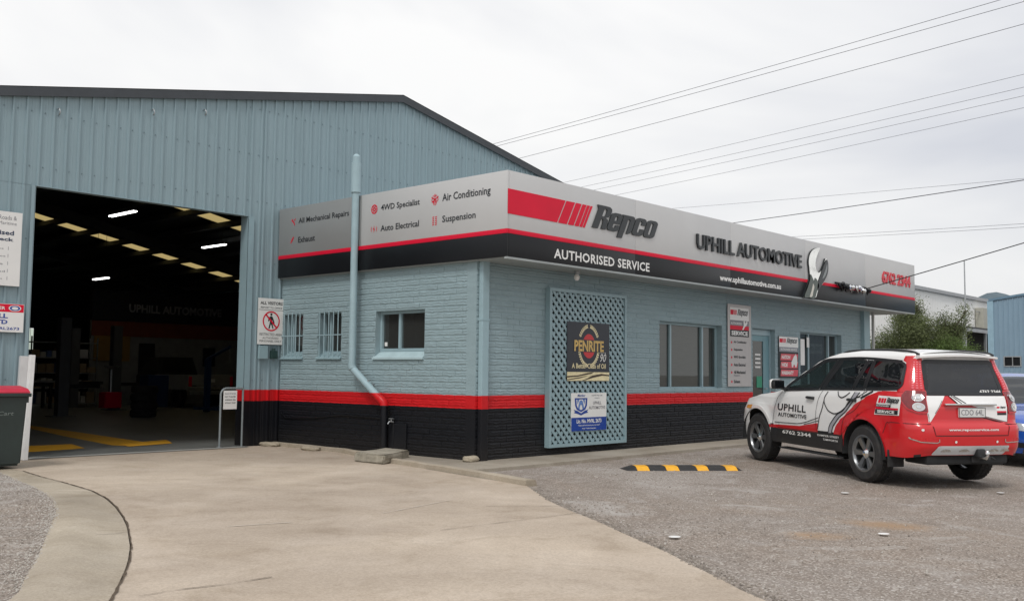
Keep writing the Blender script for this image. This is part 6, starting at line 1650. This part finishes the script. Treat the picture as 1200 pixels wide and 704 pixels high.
suv.rotation_euler = (Matrix.Rotation(TH, 3, 'Z') @ Matrix.Rotation(-PT, 3, 'Y')).to_euler()
sf = side_fn(S); sfr = side_fn(S, -1); rf = rear_fn(S); cf = corner_fn(S); cfr = corner_fn(S, -1)
gl_front = round_poly([(1.97, 1.125), (1.06, 1.165), (.83, 1.585), (1.10, 1.565), (1.28, 1.50), (1.60, 1.345), (1.86, 1.205)], .04)
gl_rear = round_poly([(.955, 1.168), (.29, 1.188), (.155, 1.575), (.40, 1.605), (.70, 1.595)], .03)
gl_qtr = round_poly([(.255, 1.19), (.045, 1.196), (.030, 1.575), (.125, 1.575)], .02)
gl_bk = round_poly([(.015, 1.197), (-.62, 1.225), (-.66, 1.28), (-.60, 1.535), (-.52, 1.568), (.0, 1.60)], .04)
gl_gate = round_poly([(0, 1.155), (.575, 1.165), (.60, 1.20), (.535, 1.55), (.50, 1.585), (0, 1.60)], .0001)
gate_g = round_poly([(-.585, 1.160), (.585, 1.160), (.52, 1.592), (-.52, 1.592)], .05)
holes = [('side', shrink(g, .016)) for g in (gl_front, gl_rear, gl_qtr, gl_bk)] + [('rear', [(-.1, 1.175), (.565, 1.175), (.505, 1.575), (-.1, 1.575)]), ('top', (1.12, 2.03))]
def red_edge(z):
    return pw([(.30, .69), (.58, .654), (.665, .611), (.76, .512), (.85, .374), (.972, .211), (1.094, -.027), (1.19, -.268), (1.25, -.60)], z)
def cls(c):
    if c.z > 1.19:
        return 1 if c.x < -.60 and abs(c.y) > .5 and c.z < 1.60 else 0
    if c.x < -.84: return 1 if c.z > .42 else 2
    if c.z < .60 and .42 < c.x < 2.28: return 2
    return 1 if c.x < red_edge(c.z) - .06 else 0
build_shell(S, suv, "body", [M_CWHITE, M_CRED, M_SATIN], cls, holes, 2.1)
# livery: films that follow the body
redp = [(red_edge(z), z) for z in [.56 + .02 * k for k in range(0, 32)]]
redp = [p for p in redp if p[1] < 1.188]
for f_ in (sf, sfr):
    B_(patch(redp + [(-.42, 1.187), (-.35, 1.10), (-.20, .98), (.0, .905), (.22, .88), (.36, .80), (.45, .68), (.47, .56)], f_, .003)).build("red_film", M_CRED, suv, smooth=True)
    B_(patch([(.44, .335), (2.262, .335), (2.285, .50), (2.25, .552), (1.5, .552), (.67, .56), (.435, .56)], f_, .0035, .08)).build("black_film", M_CBLK, suv, smooth=True)
    B_(patch([(2.30, .545), (2.32, .59), (1.50, .618), (1.03, .690), (1.04, .552)], f_, .004, .08)).build("red_stripe", M_CRED, suv, smooth=True)
b = MB()
def smooth_line(p, n=6):
    o = []
    for i in range(len(p) - 1):
        p0, p1, p2, p3 = (Vector(p[max(0, min(len(p) - 1, i + k - 1))]) for k in range(4))
        for k in range(n):
            t = k / n; q = 0.5 * ((2 * p1) + (p2 - p0) * t + (2 * p0 - 5 * p1 + 4 * p2 - p3) * t * t + (3 * p1 - p0 - 3 * p2 + p3) * t ** 3); o.append((q.x, q.y))
    o.append(p[-1]); return o
swL = [(.209, 1.155), (.25, 1.083), (.345, .981), (.428, .896), (.565, .835), (.69, .731), (.75, .66), (.78, .57)]
swR = [(.10, 1.155), (.157, 1.087), (.264, .985), (.373, .886), (.512, .800), (.605, .72), (.66, .665), (.70, .575)]
B_(patch(smooth_line(swL, 3) + list(reversed(smooth_line(swR, 3))), sf, .0045)).build("grey_swoosh", M_SILP, suv, smooth=True)
for g in ([(.823, 1.142), (.883, 1.039), (.854, .956), (.767, .877), (.624, .844), (.497, .875), (.373, .947), (.264, 1.034), (.16, 1.08), (.078, 1.10)],
          [(.883, 1.022), (.927, .885), (.985, .77), (1.033, .602)], [(.594, 1.151), (.552, 1.094), (.482, 1.069), (.399, 1.093), (.317, 1.145)], swL, swR):
    b.add(*ribbon(smooth_line(g), .016, sf, .006))
b.add(*ribbon([(.13, 1.086), (-.04, 1.176)], .012, sf, .006)); b.add(*ribbon([(.06, 1.078), (-.155, 1.178)], .028, sf, .006))
b.add(*ribbon(smooth_line([(2.175, .632), (1.8, .640), (1.444, .660), (1.013, .765)]), .011, sf, .006)); b.add(*ribbon([(1.381, .645), (1.013, .722)], .010, sf, .006))
b.build("line_graphics", M_PRT, suv)
def on(fn_, flip, off=.006):
    return (lambda u, v, d=0.0: tuple(fn_(-u if flip else u, v, off + d)))
SL_ = on(sf, True)
text("UPHILL", -2.085, -1.325, .815, .918, SL_, M_PRT, suv, bold=.02, res=3, spacing=1.06)
text("AUTOMOTIVE", -2.075, -1.305, .725, .785, SL_, M_PRT, suv, bold=.02)
text("6762 2344", -1.975, -1.215, .475, .530, SL_, M_WHT, suv, bold=.03)
text("DAMPIER STREET", -1.05, -.53, .510, .538, SL_, M_WHT, suv, bold=.02)
text("TAMWORTH", -.92, -.57, .458, .486, SL_, M_WHT, suv, bold=.02)
for f_ in (sf, sfr):
    B_(patch([(-.60, 1.186), (-.67, 1.28), (-.612, 1.545), (-.53, 1.582), (-.55, 1.640), (-.66, 1.642), (-.70, 1.60), (-.735, 1.50), (-.79, 1.32), (-.83, 1.19)], f_, .0035, .05)).build("red_film", M_CRED, suv, smooth=True)
# sticker on the rear quarter
stk = [( -.295, 1.13), (-.705, 1.125), (-.685, .895), (-.235, .885)]
B_(patch(stk, sf, .006)).build("sticker", M_WHT, suv)
SK = on(sf, True, .010)
for q_, m_ in (([(.30, 1.04), (.345, 1.04), (.36, 1.10), (.315, 1.10)], M_REDP), ([(.355, 1.04), (.395, 1.04), (.41, 1.10), (.37, 1.10)], M_REDP), ([(.405, 1.04), (.44, 1.04), (.455, 1.10), (.42, 1.10)], M_REDP), ([(.265, .985), (.54, .985), (.545, 1.02), (.27, 1.02)], M_PRT), ([(.26, .960), (.67, .960), (.672, .984), (.263, .984)], M_REDP), ([(.25, .90), (.665, .905), (.67, .957), (.258, .957)], M_PRT)):
    B_(patch(q_, lambda u, v, o: Vector(SK(u, v, 0)), 0, .1)).build("sticker_print", m_, suv)
repco(.465, .68, 1.03, 1.112, on(sf, True, .016), M_BLKL, suv, depth=.0)
text("SERVICE", .30, .62, .912, .948, on(sf, True, .016), M_WHT, suv, bold=.04); text("AUTHORISED", .28, .52, .993, 1.013, on(sf, True, .016), M_WHT, suv)
# glass
seal = MB(); 
for sgn, f_ in ((1, sf), (-1, sfr)):
    for g, m_, nm in ((gl_front, M_CLEARG, "side_window"), (gl_rear, M_TINT, "side_window"), (gl_qtr, M_TINT, "quarter_window"), (gl_bk, M_TINT, "side_window")):
        gg = patch(g, f_, .004, .08); pane = B_(gg).build(nm, m_, suv, smooth=True)
        B_(ribbon(shrink(g, .010), .030, f_, .006, closed=True)).build("window_seal", M_CBLK, pane)
    for pl in ([(1.06, 1.16), (.955, 1.165), (.70, 1.60), (.83, 1.59)], [(.29, 1.185), (.255, 1.187), (.125, 1.585), (.155, 1.585)], [(.045, 1.196), (.015, 1.197), (.0, 1.60), (.03, 1.585)]):
        B_(patch(pl, f_, .0035, .08)).build("pillar_cover", M_CBLK, suv, smooth=True)
    B_(ribbon([(-.60, 1.214), (-.24, 1.196), (.93, 1.162), (1.5, 1.132), (1.99, 1.108)], .014, f_, .008)).build("waist_moulding", M_SATIN, suv)
    top_l = [(1.95, 1.155), (1.86, 1.222), (1.6, 1.365), (1.28, 1.520), (1.10, 1.578), (.83, 1.594), (.4, 1.608), (0, 1.600), (-.52, 1.570)]
    B_(ribbon(smooth_line(top_l, 4), .030, f_, .0062)).build("roof_seal", M_CBLK, suv)
gp = B_(patch(gate_g, rf, .006, .08)).build("rear_window", M_TINT, suv, smooth=True)
B_(ribbon(shrink(gate_g, .02), .055, rf, .0075, closed=True)).build("window_seal", M_CBLK, gp)
# windscreen
b = MB(); rows_ = []
for i in range(13):
    x_ = lerp(1.08, 2.06, i / 12); e = S.pos(1 + x_ - S.xa, S.top(x_)); r_ = []
    for k in range(15):
        t = 1 - 2 * k / 14; y_ = (e.y - .035) * t; tt = y_ / e.y
        r_.append((e.x + S.tbow(e.x) * (1 - tt * tt), y_, e.z + S.crown(e.x) * (1 - tt * tt) + .004))
    b.v += r_
b.f = [(i * 15 + k, i * 15 + k + 1, (i + 1) * 15 + k + 1, (i + 1) * 15 + k) for i in range(12) for k in range(14)]; b.m = [0] * len(b.f)
b.build("windscreen", M_CLEARG, suv, smooth=True)
# interior
MB().box(-.75, 2.1, -.74, .74, .55, .60).box(1.75, 2.05, -.72, .72, .60, 1.08).bbox(1.55, 1.85, -.70, .70, .95, 1.09, .04).build("interior_floor", M_SEAT, suv)
for y_ in (-.38, .38):
    MB().bbox(.75, 1.30, y_ - .25, y_ + .25, .60, .82, .05).bbox(.62, .80, y_ - .25, y_ + .25, .75, 1.36, .06).bbox(.62, .72, y_ - .13, y_ + .13, 1.38, 1.54, .04).build("seat", M_SEAT, suv, smooth=40)
MB().bbox(-.25, .25, -.66, .66, .60, .82, .05).bbox(-.36, -.2, -.66, .66, .75, 1.32, .06).bbox(-.36, -.27, -.5, -.25, 1.33, 1.47, .03).bbox(-.36, -.27, .25, .5, 1.33, 1.47, .03).build("seat", M_SEAT, suv, smooth=40)
pts = [(1.42 + .06 * math.cos(2 * math.pi * k / 24), -.38 + .18 * math.sin(2 * math.pi * k / 24), 1.03 + .17 * math.cos(2 * math.pi * k / 24)) for k in range(25)]
MB().tube(pts, .014, 8).tube([(1.42, -.38, 1.03), (1.70, -.38, .92)], .03, 8).build("steering_wheel", M_CBLK, suv, smooth=True)
MB().bbox(-.88, -.45, -.60, .60, .30, .46, .03).box(-.44, 3.3, -.62, .62, .34, .54).box(-.5, .5, -.60, .60, .54, 1.0).box(2.15, 3.2, -.60, .60, .54, .90).build("underbody", M_DARK, suv)
for xc in (0, 2.7):
    for s in (-1, 1):
        b = MB(); n = 20
        for k in range(n + 1):
            a = R(-8 + 196 * k / n)
            for y_ in (s * .58, s * (S.wz(xc, .8) - .002)): b.v.append((xc + .432 * math.cos(a), y_, S.AZ + .432 * math.sin(a)))
        b.f = [(2 * k, 2 * k + 1, 2 * k + 3, 2 * k + 2) for k in range(n)]; b.m = [0] * n
        b.build("wheel_arch_liner", M_DARK, suv, smooth=True)
        # flare lip
        f_ = sf if s > 0 else sfr
        arc_ = [(xc + (.425 + .045) * math.cos(R(a)), S.AZ + (.425 + .045) * math.sin(R(a))) for a in range(4, 177, 6)]
for xc in (0, 2.7):
    for s in (-1, 1):
        wheel(suv, xc, s * (.765), .366, .235, s, .235, M_RIMG)
# seams, handles, mirrors, rails
b = MB()
for f_ in (sf, sfr):
    for p in ([(.955, 1.155), (1.035, 1.0), (1.075, .80), (1.065, .56)], [(2.02, 1.10), (2.12, .98), (2.20, .75), (2.23, .56)], [(.015, 1.19), (.06, 1.02), (.20, .90), (.37, .83), (.44, .72), (.455, .56)], [(-.52, .79), (-.47, .795), (-.41, .66)], [(2.1, .56), (.45, .56)],
              [(1.03, 1.165), (.775, 1.59)]):
        b.add(*ribbon(smooth_line(p, 4), .007, f_, .0065))
b.add(*ribbon([(-.575, .818), (-.60, 1.0), (-.63, 1.13)], .008, rf, .004)); b.add(*ribbon([(.575, .818), (.60, 1.0), (.63, 1.13)], .008, rf, .004))
b.add(*ribbon([(-.575, .818), (-.535, .665), (.535, .665), (.575, .818)], .009, rf, .004))
for s in (-1, 1): b.add(*ribbon([(s * .575, .806), (s * .9, .806)], .007, rf, .004))
b.build("panel_gap", M_DARK, suv)
for s, f_ in ((1, sf), (-1, sfr)):
    for x0 in (1.13, .145):
        h_ = MB(); hv = [f_(x0 + u, 1.035 + w_ + (.012 if x0 < 1 else 0), .004) for u, w_ in ((0, -.025), (.19, -.015), (.19, .022), (0, .018))] + [f_(x0 + u, 1.035 + w_ + (.012 if x0 < 1 else 0), .035) for u, w_ in ((.01, -.018), (.18, -.01), (.18, .015), (.01, .012))]
        h_.add(hv, [(4, 5, 6, 7), (0, 1, 5, 4), (1, 2, 6, 5), (2, 3, 7, 6), (3, 0, 4, 7)]); h_.build("door_handle", M_SATIN, suv)
    mr = MB(); m4 = Matrix.Translation((1.93, s * 1.0, 1.205)) @ Matrix.Rotation(R(8 * s), 4, 'Z')
    mr.bbox(-.06, .055, -.10, .10, -.070, .070, .04, m4); mo = mr.build("door_mirror", M_CBLK, suv, smooth=60)
    MB().bbox(-.012, .065, -.092, .104, -.065, .075, .035, m4).build("mirror_cap", M_CWHITE, mo, smooth=60)
    MB().bbox(-.065, -.058, -.085, .085, -.057, .057, .003, m4).build("mirror_glass", M_TINT, mo)
    MB().tube([(1.93, s * .83, 1.13), (1.93, s * .93, 1.16)], .03, 8).build("mirror_stalk", M_CBLK, mo)
    B_(patch([(2.00, 1.115), (1.84, 1.125), (1.84, 1.21)], f_, .009, .1)).build("mirror_base", M_CBLK, suv)
    # roof rail
    rp_ = [(.90, 1.662), (.80, 1.692), (.6, 1.710), (0, 1.720), (-.45, 1.705), (-.62, 1.685), (-.70, 1.660)]
    MB().tube([(x_, s * (.565 if x_ > -.7 else .55), z_) for x_, z_ in smooth_line(rp_, 4)], .015, 8).build("roof_rail", M_SATIN, suv, smooth=50)
# tail lamps: upright strip and lower cluster wrapped round the corner
for s, c_ in ((1, cf), (-1, cfr)):
    lamp = B_(patch(round_poly([(.02, 1.225), (.44, 1.225), (.50, 1.42), (.42, 1.60), (.04, 1.60)], .04), c_, .009, .07)).build("tail_lamp", M_LENS, suv, smooth=True)
    low = patch(round_poly([(-.01, .945), (-.01, 1.212), (.62, 1.212), (.70, 1.15), (.68, 1.07), (.52, .985), (.25, .945)], .03), c_, .014, .06)
    lw = B_(low).build("tail_lamp", M_LENSD, suv, smooth=True)
    B_(ribbon(round_poly([(-.01, .945), (-.01, 1.212), (.62, 1.212), (.70, 1.15), (.68, 1.07), (.52, .985), (.25, .945)], .03), .014, c_, .0145, closed=True)).build("lamp_rim", M_LENS, lw)
    for zc in (1.13, 1.015):
        g = []
        for rr_, off, mm in ((.052, .018, M_CHROME), (.043, .021, M_CLEAR), (.018, .024, M_CHROME)):
            cen = c_(.22, zc, 0); 
            poly = [(.22 + rr_ / .30 * math.cos(2 * math.pi * k / 20) * 1.0, zc + rr_ * math.sin(2 * math.pi * k / 20)) for k in range(20)]
            B_(patch(poly, c_, off, .2)).build("reflector", mm, lw)
    for u in (.10, .24, .38):
        led = MB()
        for k in range(12):
            z_ = 1.245 + k * .029
            if z_ > 1.57: continue
            led.add(*patch([(u - .035, z_ - .006), (u + .035, z_ - .006), (u + .035, z_ + .006), (u - .035, z_ + .006)], c_, .0115, .2))
        led.build("led_column", mat("pink_led_lens", (0.85, 0.18, 0.22), .2, coat=1), lamp)
    # bumper lamps and chrome lips
    f2 = rf
    fo = [(s * u, v) for u, v in ((.50, .585), (.78, .585), (.79, .64), (.50, .625))]
    fo_o = B_(patch(fo if s > 0 else list(reversed(fo)), rf, .004, .1)).build("reflector_lamp", M_LENS, suv)
    B_(ribbon([(s * .49, .622), (s * .485, .59), (s * .52, .577), (s * .72, .588), (s * .80, .622), (s * .81, .64)], .012, rf, .008)).build("chrome_lip", M_CHROME, fo_o)
# tailgate graphics and fittings
B_(patch([(.60, 1.15), (.325, 1.15), (.575, .815), (.59, .815), (.608, 1.0)], rf, .004)).build("white_flash", M_CWHITE, suv, smooth=True)
B_(patch([(.272, 1.15), (-.59, 1.15), (-.582, .815), (-.50, .835), (-.222, .893), (-.223, .984), (.012, 1.045), (.15, 1.045)], rf, .004)).build("white_flash", M_CWHITE, suv, smooth=True)
b = MB(); b.add(*ribbon([(.272, 1.15), (.15, 1.045)], .012, rf, .007)); b.add(*ribbon([(.20, 1.15), (.03, 1.05)], .012, rf, .007)); b.add(*ribbon([(.235, 1.15), (.085, 1.045)], .010, rf, .007))
b.add(*ribbon([(-.20, .885), (-.585, .802)], .012, rf, .007)); b.add(*ribbon([(-.20, .905), (-.583, .825)], .006, rf, .007)); b.add(*ribbon([(.50, .93), (.38, 1.09)], .006, rf, .007)); b.build("line_graphics", M_PRT, suv)
mt_ = lambda y0, y1, z0, z1, x0, x1: MB().bbox(x0, x1, y0, y1, z0, z1, .006)
b = MB(); b.bbox(-.955, -.90, -.385, .37, 1.035, 1.058, .008).build("tailgate_strake", M_CHROME, suv, smooth=40)
pl = MB().bbox(-.942, -.915, -.215, .17, .888, 1.006, .004).build("number_plate", mat("plate_white", (0.66, 0.67, 0.66), .35), suv)
PLT = lambda u, v, d=0.0: (-.944 - d, -u, v)
text("CDO 64L", -.145, .19, .912, .985, PLT, M_GREYT, pl, bold=.01)
b = MB(); b.add(*ribbon([(-.215, .888), (-.215, 1.006), (.17, 1.006), (.17, .888)], .008, lambda u, v, o: Vector((-.9425 - o, u, v)), .001, closed=True)); b.build("plate_border", M_PRT, pl)
RR = lambda off: (lambda u, v, d=0.0: tuple(rf(-u, v, off + d)))
text("6762 2344", .21, .545, 1.185, 1.225, RR(.010), M_WHT, suv, bold=.04)
text("www.repcoservice.com", -.355, .385, .715, .752, RR(.007), M_WHT, suv, bold=.03)
for q_, m_ in (([(.415, 1.0), (.46, 1.0), (.468, 1.02), (.423, 1.02)], M_REDP), ([(.42, .945), (.57, .945), (.57, .965), (.42, .965)], M_REDP), ([(.42, .915), (.57, .915), (.57, .943), (.42, .943)], M_PRT)):
    B_(patch(q_, lambda u, v, o: Vector(RR(.007)(u, v)), 0, .1)).build("sticker_print", m_, suv)
repco(.475, .565, .995, 1.025, RR(.007), M_PRT, suv, depth=0)
B_(patch(round_poly([(.50, .54), (-.56, .54), (-.50, .425), (.57, .425)], .03), rf, .008, .06)).build("bumper_skid", M_CSIL, suv, smooth=True)
for y_ in (.38, .12, -.33, -.50):
    B_(patch([(y_ + .075 * math.cos(R(a)), .465 + .035 * math.sin(R(a))) for a in range(0, 181, 20)], rf, .011, .2)).build("skid_dimple", M_CHROME, suv)
for y_, z_ in ((.70, .735), (.255, .588), (-.36, .588), (-.78, .735)):
    B_(patch([(y_ + .016 * math.cos(R(a)), z_ + .016 * math.sin(R(a))) for a in range(0, 360, 30)], rf, .008, .2)).build("parking_sensor", M_WHT, suv)
MB().tube([(-.80, -.50, .36), (-.80, .56, .36)], .04, 12).box(-.9, -.78, -.16, -.04, .33, .46).bbox(-1.0, -.86, -.17, -.05, .40, .50, .02).build("tow_bar", M_SATIN, suv, smooth=40)
MB().tube([(-.96, -.10, .40), (-1.08, -.10, .395), (-1.10, -.10, .43)], .02, 8).lathe([(0, .43), (.025, .44), (.028, .465), (.015, .485), (0, .487)], 12, Matrix.Translation((-1.10, -.10, 0))).build("tow_ball", M_CHROME, suv, smooth=40)
MB().bbox(-1.02, -.95, -.22, -.15, .36, .42, .01).tube([(-1.0, -.24, .40), (-1.0, -.30, .37)], .012, 6).build("trailer_socket", M_SATIN, suv)
MB().tube([(-.40, -.45, .32), (-.80, -.58, .33)], .03, 12).build('exhaust_pipe', M_SATIN, suv, smooth=40)
for s in (-1, 1):
    MB().bbox(-.50, -.47, s * .64 - .0 if s > 0 else -.87, .87 if s > 0 else -.64, .24, .46, .008).build("mud_flap", M_RUB, suv)
    MB().tube([(2.12, s * .80, .25), (2.0, s * .86, .262), (.66, s * .86, .262), (.55, s * .80, .25)], .014, 8).box(.6, 2.1, min(s * .72, s * .87), max(s * .72, s * .86), .256, .270).build("side_step", M_SATIN, suv, smooth=40)
# rear spoiler lip, wiper stub, front end
b = MB(); spv = []
for k in range(21):
    t = 1 - 2 * k / 20; y_ = .585 * t
    x_ = -.70 - .055 * (1 - t * t) ; spv += [(x_ + .08, y_, 1.662 + .03 * (1 - t * t)), (x_ - .05, y_, 1.638 + .026 * (1 - t * t)), (x_ - .048, y_, 1.615 + .026 * (1 - t * t)), (x_ + .03, y_, 1.600 + .024 * (1 - t * t))]
b.v = spv; b.f = [(4 * k + j, 4 * k + j + 1, 4 * k + j + 5, 4 * k + j + 4) for k in range(20) for j in range(3)] + [(0, 1, 2, 3), (83, 82, 81, 80)]; b.m = [0] * len(b.f)
b.build("roof_spoiler", M_CWHITE, suv, smooth=40)
for s, f_ in ((1, corner_fn(S, 1)), (-1, corner_fn(S, -1))):
    e = 1 + S.xb - S.xa
    hl = B_(patch([(e + .25, .70), (e + .95, .66), (e + 1.15, .74), (e + .9, .80), (e + .3, .83)], f_, .006, .08)).build("headlight", M_CLEAR, suv, smooth=True)
    B_(patch([(e - .08, .80), (e + .14, .80), (e + .12, .85), (e - .1, .86)], f_, .006, .08)).build("indicator", mat("amber_lens", (0.75, 0.30, 0.04), .2, coat=1), suv, smooth=True)
def front_fn(B):
    def f(y, z, off=0.0):
        w_ = B.wz(B.xb, z); wf = w_ - B.AYF
        return Vector((pw(B.XF, z) - B.fbow * (y / wf) ** 2 + off, y, z))
    return f
ff = front_fn(S)
B_(patch([(-.42, .60), (.42, .60), (.44, .76), (-.44, .76)], ff, .004, .08)).build("grille", M_CBLK, suv)
for k in range(3): B_(ribbon([(-.42, .63 + .045 * k), (.42, .63 + .045 * k)], .012, ff, .010)).build("grille_bar", M_CHROME, suv)

# ---- blue sedan beside it
M_CBLUE = mat("blue_car_paint", (0.012, 0.085, 0.42), 0.22, var=.03, scale=1, coat=1.0)
H = Body(W=[(.20, .80), (.35, .845), (.55, .865), (.72, .865), (.82, .85), (.87, .825), (.90, .80), (1.05, .74), (1.25, .64), (1.38, .56), (1.45, .50)],
         BELT=[(-1, .93), (0, .92), (1.0, .89), (2.0, .86), (2.5, .85)], belt0=.88,
         TOP=[(-1.1, .95), (-.7, .96), (-.45, 1.05), (-.1, 1.22), (.3, 1.37), (.7, 1.42), (1.1, 1.42), (1.35, 1.36), (1.65, 1.20), (1.95, 1.02), (2.15, .915), (2.4, .875), (2.8, .83), (3.1, .77), (3.4, .70)],
         XR=[(.25, -1.0), (.5, -1.10), (.7, -1.10), (.95, -1.02), (1.5, -.9)], XF=[(.2, 3.45), (.4, 3.56), (.55, 3.56), (.65, 3.50), (.75, 3.38)],
         AY=[(.3, .3), (1.5, .2)], AYF=.45, xa=-.6, xb=2.95, bow=.06, fbow=.14, ftaper=.05, rtaper=.05, flare=.015, WB=2.7, AR=.375, AZ=.325, SILL=.22, ZR0=.28, ZR1=.25, ZF=.20, ZTOP=.95, FZT=.66)
H.crown = lambda x: .03
H.tbow = lambda x: 0 if x < .8 else .16 * min(1, (x - .8) / .6) if x < 2.1 else .16 * max(0, 1 - (x - 2.1) / .6)
sed = thing("parked_sedan", "bright blue sedan at the right edge, partly hidden behind the white and red wagon", "car", (9.8, -3.9, -.10))
SED_H = R(215)
hf = side_fn(H); hfr = side_fn(H, -1)
hg1 = round_poly([(1.95, .905), (1.05, .935), (.95, 1.33), (1.15, 1.36), (1.35, 1.30), (1.65, 1.13)], .03); hg2 = round_poly([(1.0, .94), (.05, .96), (-.25, 1.02), (.0, 1.17), (.35, 1.30), (.90, 1.34)], .03)
build_shell(H, sed, "body", [M_CBLUE], lambda c: 0, [('side', shrink(hg1, .015)), ('side', shrink(hg2, .015)), ('top', (1.38, 2.12))], 2.1)
for f_ in (hf, hfr):
    for g in (hg1, hg2):
        pn = B_(patch(g, f_, .004, .08)).build("side_window", M_TINT, sed, smooth=True); B_(ribbon(shrink(g, .008), .026, f_, .006, closed=True)).build("window_seal", M_CBLK, pn)
    B_(ribbon([(2.05, .80), (2.12, .60), (2.14, .30)], .007, f_, .005)).build("panel_gap", M_DARK, sed)
    B_(ribbon([(1.0, .90), (1.02, .6), (1.0, .26)], .007, f_, .005)).build("panel_gap", M_DARK, sed)
b = MB()
for i in range(13):
    x_ = lerp(1.34, 2.15, i / 12); e = H.pos(1 + x_ - H.xa, H.top(x_))
    for k in range(15):
        t = 1 - 2 * k / 14; y_ = (e.y - .03) * t; tt = y_ / e.y
        b.v.append((e.x + H.tbow(e.x) * (1 - tt * tt), y_, e.z + H.crown(e.x) * (1 - tt * tt) + .004))
b.f = [(i * 15 + k, i * 15 + k + 1, (i + 1) * 15 + k + 1, (i + 1) * 15 + k) for i in range(12) for k in range(14)]; b.m = [0] * len(b.f)
b.build("windscreen", glass("windscreen_glass", (0.03, 0.035, 0.04), .3, .01, 1.0), sed, smooth=True)
MB().box(-.9, 3.3, -.6, .6, .2, .5).box(-.5, 2.2, -.66, .66, .5, .6).bbox(.6, .8, -.6, .6, .6, 1.15, .05).bbox(1.75, 2.05, -.6, .6, .7, .9, .03).build("interior", M_SEAT, sed)
for xc in (0, 2.7):
    for s in (-1, 1):
        wheel(sed, xc, s * .755, .32, .21, s, .215, M_CSIL, 5, False)
        b = MB(); n = 20
        for k in range(n + 1):
            a = R(-8 + 196 * k / n)
            for y_ in (s * .55, s * (H.wz(xc, .65) - .002)): b.v.append((xc + .38 * math.cos(a), y_, H.AZ + .38 * math.sin(a)))
        b.f = [(2 * k, 2 * k + 1, 2 * k + 3, 2 * k + 2) for k in range(n)]; b.m = [0] * n
        b.build("wheel_arch_liner", M_DARK, sed, smooth=True)
e = 1 + H.xb - H.xa
for s in (1, -1):
    f_ = corner_fn(H, s)
    hl = B_(patch(round_poly([(e + .15, .60), (e + .80, .54), (e + 1.1, .53), (e + 1.12, .60), (e + .7, .665), (e + .12, .70)], .02), f_, .006, .08)).build("headlight", mat("smoked_headlight", (0.30, 0.32, 0.34), .1, metal=.6, coat=1), sed, smooth=True)
    B_(patch([(e + .3, .30), (e + .75, .28), (e + .75, .36), (e + .35, .38)], f_, .006, .08)).build("fog_lamp_recess", M_CBLK, sed)
    MB().bbox(1.78, 1.90, s * .93 - .09, s * .93 + .09, .93, 1.05, .03).build("door_mirror", M_CBLUE, sed, smooth=50)
fh = front_fn(H)
B_(patch([(-.40, .46), (.40, .46), (.42, .58), (-.42, .58)], fh, .004, .08)).build("grille", M_CBLK, sed)
B_(patch([(-.45, .25), (.45, .25), (.42, .37), (-.42, .37)], fh, .004, .08)).build("lower_intake", M_CBLK, sed)
b = MB(); b.add(*ribbon([(-.42, .60), (-.30, .655), (.30, .655), (.42, .60)], .006, fh, .004)); b.build("bonnet_gap", M_DARK, sed)
sed.rotation_euler = (0, 0, SED_H)
